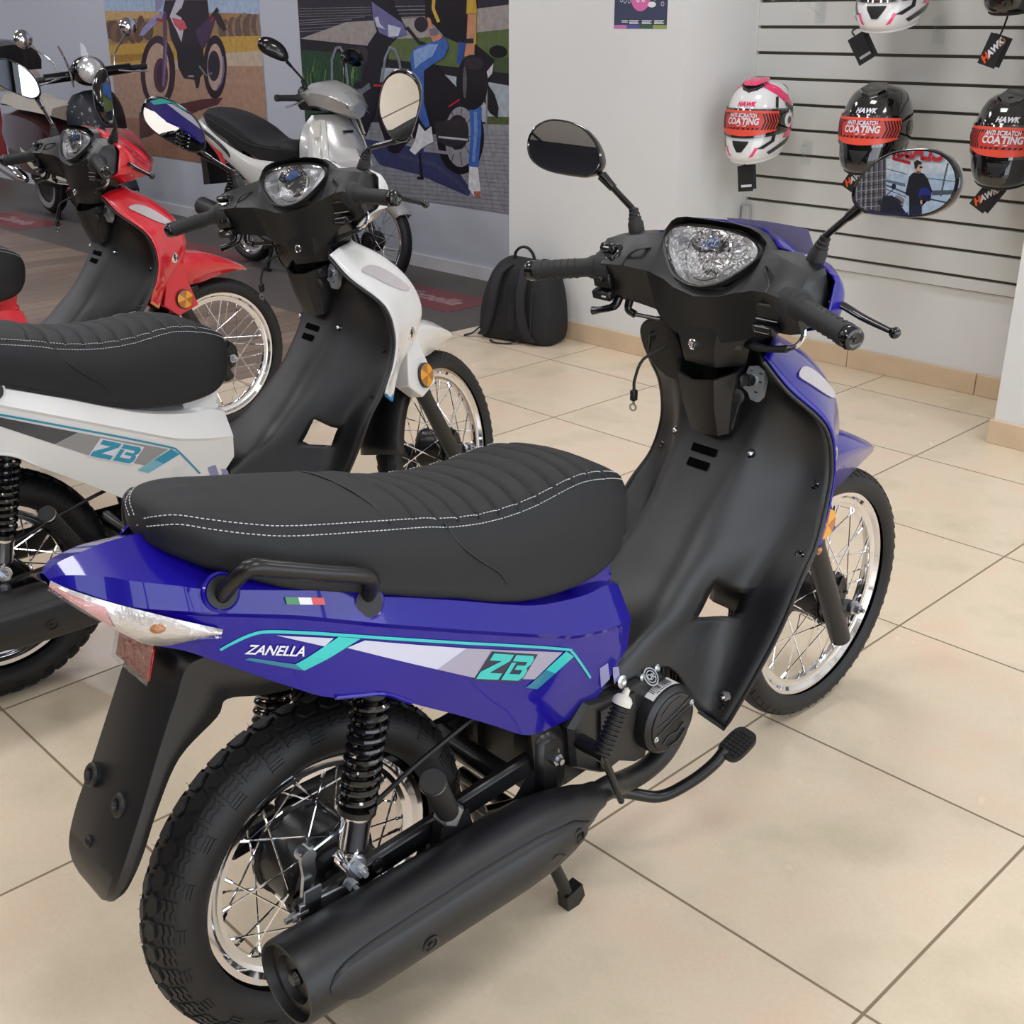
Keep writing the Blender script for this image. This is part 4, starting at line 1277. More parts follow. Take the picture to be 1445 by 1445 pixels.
    # grips
    for sg in (-1, 1):
        g0 = V((.792, sg * .205, .999)); g1 = V((.748, sg * .325, .981)); d = (g1 - g0).normalized(); L = (g1 - g0).length
        b = MB()
        b.rev(g0, d, [(0, -.02), (.027, -.02), (.028, -.004), (.026, .004), (.0215, .008), (.0205, .018), (.0175, .024), (.0165, .03), (.0172, L * .5), (.0165, L - .012), (.0185, L - .008), (.0185, L), (.012, L + .002), (0, L + .002)], 28)
        gr = b.build('grip', M['grip'], root)
        b = MB(); u, w = frame(d)
        for k in range(6):
            s = .045 + k * .013
            b.tube([g0 + d * (s + .006 * t) + (u * cos(a) + w * sin(a)) * .0172 for t, a in ((0, radians(60)), (.5, radians(100)), (1, radians(140)))], .0011, 4, sub=3)
            b.tube([g0 + d * (s + .006 * t) + (u * cos(a) + w * sin(a)) * .0172 for t, a in ((0, radians(200)), (.5, radians(240)), (1, radians(280)))], .0011, 4, sub=3)
        b.build('grip_rib', M['rubber'], gr)
        b = MB(); b.rev(g1, d, [(.0165, 0), (.018, .004), (.0185, .012), (.016, .018), (.012, .020), (.010, .0185), (.004, .0185), (.003, .0205), (0, .0205)], 24)
        b.build('bar_end', M['black_gloss'], gr)
    # brake lever and throttle cable, right
    b = MB()
    b.box((.860, -.196, .99), (.05, .034, .020), Matrix.Rotation(radians(20), 3, 'Y'), .005)
    b.tube([V((.868, -.200, .992)), V((.880, -.225, .990)), V((.889, -.262, .974)), V((.904, -.302, .958))], [.0105, .0085, .0078, .0062], 12, sub=5, squash=.75)
    b.ball(V((.908, -.309, .955)), .0095, 14, 10)
    b.build('brake_lever', M['black_gloss'], root)
    b = MB(); b.tube([V((.818, -.205, .965)), V((.815, -.207, .945)), V((.812, -.198, .930)), V((.812, -.182, .922))], .0042, 8, sub=4)
    tc = b.build('throttle_elbow', M['chrome'], root)
    b = MB(); b.tube([V((.812, -.182, .922)), V((.815, -.150, .915)), V((.83, -.11, .908)), V((.855, -.07, .90))], [.0062, .0055, .007, .006], 8, sub=4); b.build('throttle_cable', M['rubber'], tc)
    # choke lever, left
    b = MB()
    b.tube([V((.815, .182, .945)), V((.808, .186, .930)), V((.795, .205, .922)), V((.79, .222, .918))], [.009, .008, .006, .008], 10, sub=4)
    b.tube([V((.825, .165, .942)), V((.822, .165, .925)), V((.824, .150, .918))], [.008, .007, .007], 10, sub=3)
    b.tube([V((.824, .150, .918)), V((.835, .10, .916))], .0038, 8)
    b.build('choke_lever', M['black_gloss'], root)
    # mirrors
    for sg, key in ((-1, 'mr'), (1, 'ml')):
        q = dict(T[key])
        if 'nw' in q:
            nl = Matrix.Rotation(-T['rot'], 3, 'Z') @ V(q['nw'])
            q['n'] = Matrix.Rotation(-T['steer'], 3, V((-sin(AX_T), 0, cos(AX_T)))) @ nl
        mirror(root, sg, q['c'], q['n'], q.get('roll', 0), (.860, sg * .187, 1.058), q.get('mid'))
    XF[0] = None
    if T.get('red_tab'):
        b = MB(); b.prism([V((.90, .055, .885)), V((.90, .078, .895)), V((.90, .082, .915)), V((.90, .070, .925)), V((.90, .055, .92))], V((.008, 0, 0)))
        b.build('red_tab', M['red_lens'], root)
        b = MB()
        pts = [p for p in cr([V(q) for q in ((.835, .085, .912), (.83, .125, .912), (.832, .146, .893), (.845, .150, .86), (.862, .142, .825), (.88, .12, .80), (.885, .09, .80), (.875, .08, .86))], 4, closed=True)]
        P = [V(p) for p in pts]; b.prism(P, V((.02, 0, .004))); b.build('column_flap', BP, root, bevel=.004)
    return root
# ------------------------------------------------------------------ camera
TS = .59046
cam = bpy.data.cameras.new('camera'); co = bpy.data.objects.new('camera', cam); COL.objects.link(co)
cam.sensor_width = 36.0; cam.sensor_fit = 'AUTO'; cam.lens = 36.0 * 1653.95 / 1445; cam.clip_start = .05
_p, _yw, _r = .39575087, 2.37056626, -.000514
fwv = V((cos(_yw) * cos(_p), sin(_yw) * cos(_p), -sin(_p))); rtv = V((sin(_yw), -cos(_yw), 0)); upv = rtv.cross(fwv)
r2 = rtv * cos(_r) + upv * sin(_r); u2 = upv * cos(_r) - rtv * sin(_r)
mw = Matrix((r2, u2, -fwv)).transposed().to_4x4(); mw.translation = V((1.18929, -1.32869, 1.39654))
co.matrix_world = mw
SC.camera = co
SC.view_settings.view_transform = 'Standard'; SC.view_settings.look = 'None'; SC.view_settings.gamma = 1.0
SC.view_settings.use_curve_mapping = False
SC.view_settings.exposure = 0.12
SC.cycles.use_denoising = True
SC.cycles.max_bounces = 8; SC.cycles.transparent_max_bounces = 16
w_ = bpy.data.worlds.new('world'); SC.world = w_; w_.use_nodes = True
w_.node_tree.nodes['Background'].inputs['Color'].default_value = (.8, .85, .9, 1); w_.node_tree.nodes['Background'].inputs['Strength'].default_value = .1

# ------------------------------------------------------------------ setting materials
def tile_mat():
    m = bpy.data.materials.new('porcelain_tile'); m.use_nodes = True
    nt = m.node_tree; b = nt.nodes['Principled BSDF']; N = nt.nodes.new; L = nt.links.new
    tc = N('ShaderNodeTexCoord')
    def mth(op, a, c=None, d=None):
        n = N('ShaderNodeMath'); n.operation = op
        for i, x in enumerate((a, c, d)):
            if x is None: continue
            if isinstance(x, (int, float)): n.inputs[i].default_value = x
            else: L(x, n.inputs[i])
        return n.outputs[0]
    sp = N('ShaderNodeSeparateXYZ'); L(tc.outputs['Object'], sp.inputs[0])
    def edge(o):
        f = mth('FRACT', mth('DIVIDE', mth('ADD', o, 60 * TS), TS))
        return mth('ABSOLUTE', mth('SUBTRACT', f, .5))      # .5 on the joint
    e = mth('MAXIMUM', edge(sp.outputs[0]), edge(sp.outputs[1]))
    g = N('ShaderNodeMapRange'); g.inputs['From Min'].default_value = .4945; g.inputs['From Max'].default_value = .4965
    L(e, g.inputs['Value'])
    # tile id
    cx = mth('FLOOR', mth('DIVIDE', mth('ADD', sp.outputs[0], 60 * TS), TS)); cy = mth('FLOOR', mth('DIVIDE', mth('ADD', sp.outputs[1], 60 * TS), TS))
    cv = N('ShaderNodeCombineXYZ'); L(cx, cv.inputs[0]); L(cy, cv.inputs[1])
    wn = N('ShaderNodeTexWhiteNoise'); L(cv.outputs[0], wn.inputs['Vector'])
    va = N('ShaderNodeVectorMath'); va.operation = 'MULTIPLY_ADD'; L(wn.outputs['Color'], va.inputs[0]); va.inputs[1].default_value = (30, 30, 30); L(tc.outputs['Object'], va.inputs[2])
    n1 = N('ShaderNodeTexNoise'); n1.inputs['Scale'].default_value = 4.5; n1.inputs['Detail'].default_value = 5; n1.inputs['Roughness'].default_value = .55; L(va.outputs[0], n1.inputs['Vector'])
    r1 = N('ShaderNodeValToRGB'); cr_ = r1.color_ramp
    cr_.elements[0].position = .30; cr_.elements[0].color = lin((214, 199, 172)); cr_.elements[1].position = .72; cr_.elements[1].color = lin((232, 205, 180))
    e2 = cr_.elements.new(.5); e2.color = lin((228, 212, 186))
    L(n1.outputs['Fac'], r1.inputs['Fac'])
    n2 = N('ShaderNodeTexNoise'); n2.inputs['Scale'].default_value = 120; n2.inputs['Detail'].default_value = 3; L(tc.outputs['Object'], n2.inputs['Vector'])
    mr2 = N('ShaderNodeMapRange'); mr2.inputs['To Min'].default_value = .93; mr2.inputs['To Max'].default_value = 1.06; L(n2.outputs['Fac'], mr2.inputs['Value'])
    mx0 = N('ShaderNodeMix'); mx0.data_type = 'RGBA'; mx0.blend_type = 'MULTIPLY'; mx0.inputs['Factor'].default_value = 1
    L(r1.outputs['Color'], mx0.inputs['A']); L(mr2.outputs['Result'], mx0.inputs['B'])
    mx = N('ShaderNodeMix'); mx.data_type = 'RGBA'; L(g.outputs['Result'], mx.inputs['Factor']); L(mx0.outputs['Result'], mx.inputs['A']); mx.inputs['B'].default_value = lin((138, 122, 96))
    L(mx.outputs['Result'], b.inputs['Base Color'])
    n3 = N('ShaderNodeTexNoise'); n3.inputs['Scale'].default_value = 7; n3.inputs['Detail'].default_value = 6; L(tc.outputs['Object'], n3.inputs['Vector'])
    mr3 = N('ShaderNodeMapRange'); mr3.inputs['To Min'].default_value = .13; mr3.inputs['To Max'].default_value = .34; L(n3.outputs['Fac'], mr3.inputs['Value'])
    rg = mth('MAXIMUM', mr3.outputs['Result'], mth('MULTIPLY', g.outputs['Result'], .7)); L(rg, b.inputs['Roughness'])
    b.inputs['Specular IOR Level'].default_value = .45
    bp = N('ShaderNodeBump'); bp.inputs['Strength'].default_value = .5; bp.inputs['Distance'].default_value = .002; bp.invert = True
    L(g.outputs['Result'], bp.inputs['Height']); L(bp.outputs['Normal'], b.inputs['Normal'])
    return m

def wood_mat():
    m = bpy.data.materials.new('plank_floor'); m.use_nodes = True
    nt = m.node_tree; b = nt.nodes['Principled BSDF']; N = nt.nodes.new; L = nt.links.new
    tc = N('ShaderNodeTexCoord')
    mp = N('ShaderNodeMapping'); mp.inputs['Rotation'].default_value = (0, 0, radians(90)); L(tc.outputs['Object'], mp.inputs['Vector'])
    br = N('ShaderNodeTexBrick'); br.offset = .37; br.inputs['Scale'].default_value = 1; br.inputs['Brick Width'].default_value = 1.2; br.inputs['Row Height'].default_value = .19
    br.inputs['Mortar Size'].default_value = .0016; br.inputs['Color1'].default_value = lin((142, 122, 106)); br.inputs['Color2'].default_value = lin((112, 97, 86)); br.inputs['Mortar'].default_value = lin((70, 60, 52)); br.inputs['Bias'].default_value = -.1
    L(mp.outputs[0], br.inputs['Vector'])
    mp2 = N('ShaderNodeMapping'); mp2.inputs['Scale'].default_value = (14, 1.2, 1); L(tc.outputs['Object'], mp2.inputs['Vector'])
    nz = N('ShaderNodeTexNoise'); nz.inputs['Scale'].default_value = 2.2; nz.inputs['Detail'].default_value = 6; nz.inputs['Distortion'].default_value = .6; L(mp2.outputs[0], nz.inputs['Vector'])
    mr = N('ShaderNodeMapRange'); mr.inputs['From Min'].default_value = .3; mr.inputs['From Max'].default_value = .7; mr.inputs['To Min'].default_value = .72; mr.inputs['To Max'].default_value = 1.2; L(nz.outputs['Fac'], mr.inputs['Value'])
    mx = N('ShaderNodeMix'); mx.data_type = 'RGBA'; mx.blend_type = 'MULTIPLY'; mx.inputs['Factor'].default_value = 1; L(br.outputs['Color'], mx.inputs['A']); L(mr.outputs['Result'], mx.inputs['B'])
    L(mx.outputs['Result'], b.inputs['Base Color']); b.inputs['Roughness'].default_value = .42
    return m

M['tile'] = tile_mat(); M['wood'] = wood_mat()
M['mat_grey'] = pm('grey_floor_covering', (88, 82, 78), .5, var=.10, vscale=3)
M['wall'] = pm('wall_paint', (224, 225, 223), .75, bump=.12, bscale=60, var=.02, vscale=2)
M['wall_cool'] = pm('wall_paint_cool', (200, 204, 215), .75, bump=.12, bscale=60)
M['navy'] = pm('navy_wall', (30, 33, 44), .6)
M['skirt'] = pm('tile_skirting', (214, 190, 158), .35, var=.05, vscale=9)
M['skirt_w'] = pm('white_skirting', (222, 222, 224), .45)
M['ceil'] = pm('ceiling_paint', (226, 226, 224), .8)
M['slat'] = pm('slat_board', (214, 215, 211), .5, var=.02, vscale=3)
M['groove'] = pm('slat_groove', (92, 84, 70), .6)
M['grid_t'] = pm('ceiling_grid', (60, 60, 62), .6)
M['lamp'] = pm('lamp_diffuser', (250, 250, 255), .5, emit=14.5)
M['daylight'] = pm('bright_window', (235, 243, 255), .5, emit=2.2)

def plane(name, pts, mat, parent=None):
    b = MB(); b.add(pts, [list(range(len(pts)))]); return b.build(name, mat, parent, smooth=False, merge=False)
def slab(name, lo, hi, mat, bev=0):
    b = MB(); lo = V(lo); hi = V(hi); b.box((lo + hi) / 2, hi - lo, None, bev); return b.build(name, mat, smooth=False)

XL, XR, YB, YF, ZC = -12.6, 3.6, -4.8, 3.35, 2.9
XS = -3.05
struct(slab('floor', (XS, YB, -.05), (XR, YF + .1, 0), M['tile']))
struct(slab('floor', (XL, YB, -.05), (XS, 2.07, 0), M['wood']))
struct(slab('floor', (XL, 2.07, -.05), (XS, YF + .1, .0), M['mat_grey']))
struct(slab('ceiling', (XL, YB, ZC), (XR, YF + .1, ZC + .05), M['ceil']))
struct(slab('wall_back', (XL, YF, 0), (-2.98, YF + .1, ZC), M['wall_cool']))
struct(slab('wall_back', (-1.965, 3.215, 0), (XR, 3.35, ZC), M['wall']))
struct(slab('wall_pillar', (-2.98, 2.704, 0), (-1.965, YF + .1, ZC), M['wall']))
struct(slab('wall_pillar', (-.472, 2.688, 0), (.55, 3.34, ZC), M['wall']))
struct(slab('wall_left', (XL - .1, YB, 0), (XL, YF, ZC), M['wall_cool']))
M['wall_dark'] = pm('dark_shop_wall', (52, 55, 66), .6)
struct(slab('wall_front', (XL, YB - .1, 0), (XR, YB, ZC), M['wall_dark']))
struct(slab('wall_right', (XR, YB, 2.3), (XR + .1, YF, ZC), M['wall']))
struct(slab('wall_right', (XR, YB, 0), (XR + .1, YF, .25), M['wall']))
# shop window on the right-hand side: frame posts and a bright pane behind the glass
b = MB()
for y in (YB, -3.2, -1.55, .1, 1.75, YF):
    b.box((XR + .04, y, 1.28), (.08, .07, 2.06))
struct(b.build('window_1', M['black_metal'], smooth=False))
struct(plane('window_2', [(XR + .09, YB, .25), (XR + .09, YF, .25), (XR + .09, YF, 2.3), (XR + .09, YB, 2.3)], M['daylight']))
# skirting
struct(slab('baseboard_back', (XL, YF - .012, 0), (-2.98, YF, .075), M['skirt_w']))
sk = MB()
for lo, hi in (((-2.99, 2.692, 0), (-1.955, 2.704, .088)), ((-1.965, 2.692, 0), (-1.953, 3.20, .088)), ((-2.992, 2.692, 0), (-2.98, YF, .088))):
    lo = V(lo); hi = V(hi); sk.box((lo + hi) / 2, hi - lo, None, .002)
struct(sk.build('baseboard_pillar', M['skirt'], smooth=False))
sk = MB(); x = -1.953
while x < -.48:
    x2 = min(x + .585, -.48); sk.box(((x + x2) / 2 - .001, 3.207, .044), (x2 - x - .003, .016, .088), None, .002); x = x2
struct(sk.build('baseboard_back', M['skirt'], smooth=False))
sk = MB()
for lo, hi in (((-.484, 2.676, 0), (.56, 2.688, .088)), ((-.484, 2.688, 0), (-.472, 3.2, .088))):
    lo = V(lo); hi = V(hi); sk.box((lo + hi) / 2, hi - lo, None, .002)
struct(sk.build('baseboard_pillar', M['skirt'], smooth=False))
# ceiling grid and lamps
b = MB()
for k in range(14):
    b.box((-12 + k * 1.2, (YB + YF) / 2, ZC - .004), (.02, YF - YB, .008))
for k in range(7):
    b.box(((XL + XR) / 2, YB + .6 + k * 1.2, ZC - .004), (XR - XL, .02, .008))
struct(b.build('trim_1', M['grid_t'], smooth=False))
for i, (x, y) in enumerate([(xx, yy) for xx in (-10.8, -8.4, -6.0, -3.6, -1.2, 1.2) for yy in (-3.0, -.6, 1.8)]):
    t = thing('ceiling_light', 'white recessed square ceiling lamp panel overhead', 'ceiling lamp', (x, y, ZC), 0, 'recessed ceiling lamp panels')
    b = MB()
    for sx, sy, w, d in ((0, .3, .62, .02), (0, -.3, .62, .02), (.3, 0, .02, .62), (-.3, 0, .02, .62)): b.box((sx, sy, -.012), (w, d, .024))
    b.build('frame', M['skirt_w'], t, smooth=False)
    plane('diffuser', [(-.29, -.29, -.015), (-.29, .29, -.015), (.29, .29, -.015), (.29, -.29, -.015)], M['lamp'], t)
# ------------------------------------------------------------------ the three underbone motorcycles
M['blue'] = pm('blue_paint', (22, 10, 138), .3, coat=.75, coat_rough=.03, spec=.15)
M['white'] = pm('white_paint', (236, 236, 234), .25, coat=1.0, coat_rough=.04)
M['red'] = pm('red_paint', (222, 22, 42), .25, coat=1.0, coat_rough=.04)
M['teal'] = pm('teal_film', (44, 196, 190), .3, coat=.5); M['teal2'] = pm('teal_fade_film', (34, 124, 150), .3, coat=.5)
M['silverf'] = pm('silver_film', (202, 204, 222), .3, coat=.5); M['silverf2'] = pm('silver_grey_film', (164, 160, 180), .3, coat=.5)
M['navyf'] = pm('navy_film', (14, 24, 62), .3, coat=.5); M['whitef'] = pm('white_film', (228, 228, 236), .35)
M['azure'] = pm('azure_film', (34, 150, 182), .3, coat=.5); M['azure2'] = pm('azure_fade_film', (120, 186, 206), .3, coat=.5)
M['greyf'] = pm('grey_film', (74, 74, 76), .3, coat=.5); M['greyf2'] = pm('light_grey_film', (150, 150, 150), .3, coat=.5)
M['info'] = pm('info_sticker', (150, 148, 190), .35)
M['pale_red'] = pm('pale_red_lens', (214, 150, 146), .2, coat=.6)
M['keyplate'] = pm('key_plate', (176, 180, 182), .3, metal=.6)
M['lamp_grey'] = pm('position_lens', (196, 190, 192), .12, coat=1.0, bump=.5, bscale=90)
M['dial_face2'] = pm('instrument_plate', (205, 208, 212), .3, metal=.5, bump=.4, bscale=80)
M['crinkle'] = clear('crinkled_film', (255, 255, 255), .08, .34, bump=1.0, bscale=52)
M['orange_strip'] = pm('orange_strip', (226, 150, 90), .4); M['blue_strip'] = pm('blue_strip', (30, 130, 190), .4)
BLUE = dict(label='blue motorcycle nearest the camera, black seat, turquoise and silver side stripes', loc=(-.00929, -.56838, 0), rot=1.53765, steer=0, paint=M['blue'], film=True, red_tab=True,
    decal=dict(teal=M['teal'], teal2=M['teal2'], silver=M['silverf'], silver2=M['silverf2'], outline=M['navyf'], logo=M['teal'], white=M['whitef']), strip=M['orange_strip'],
    mr=dict(c=(.83, -.342, 1.187), n=(-.990, .105, .085), mid=(.862, -.20, 1.095)), ml=dict(c=(.83, .342, 1.187), n=(-.985, -.15, .235), mid=(.862, .197, 1.09)))
WHITE = dict(label='white motorcycle between the blue and red ones, handlebars turned left', loc=(-1.255, -.535, 0), rot=radians(87.6), steer=radians(23), paint=M['white'], film=False, red_tab=False,
    decal=dict(teal=M['azure'], teal2=M['azure2'], silver=M['greyf'], silver2=M['greyf2'], outline=M['whitef'], logo=M['azure'], white=M['greyf']), strip=M['blue_strip'],
    mr=dict(c=(.845, -.322, 1.175), nw=(1.0, -1.6, -.9), roll=radians(52), mid=(.862, -.21, 1.095)), ml=dict(c=(.84, .337, 1.228), nw=(2.8, -1.5, -.42), roll=radians(-35), mid=(.862, .197, 1.09)))
RED = dict(label='red motorcycle farthest left in the front row, black seat', loc=(-2.555, -.4488, 0), rot=radians(90.1), steer=radians(2.5), paint=M['red'], film=False, red_tab=False, decal=None, strip=M['orange_strip'],
    mr=dict(c=(.79, -.31, 1.19), nw=(.66, .74, .12), roll=radians(70), mid=(.862, -.21, 1.095)), ml=dict(c=(.83, .352, 1.235), nw=(4.1, -2.4, .25), roll=radians(-22), mid=(.862, .197, 1.09)))
for T_ in (BLUE, WHITE, RED):
    bike(T_)
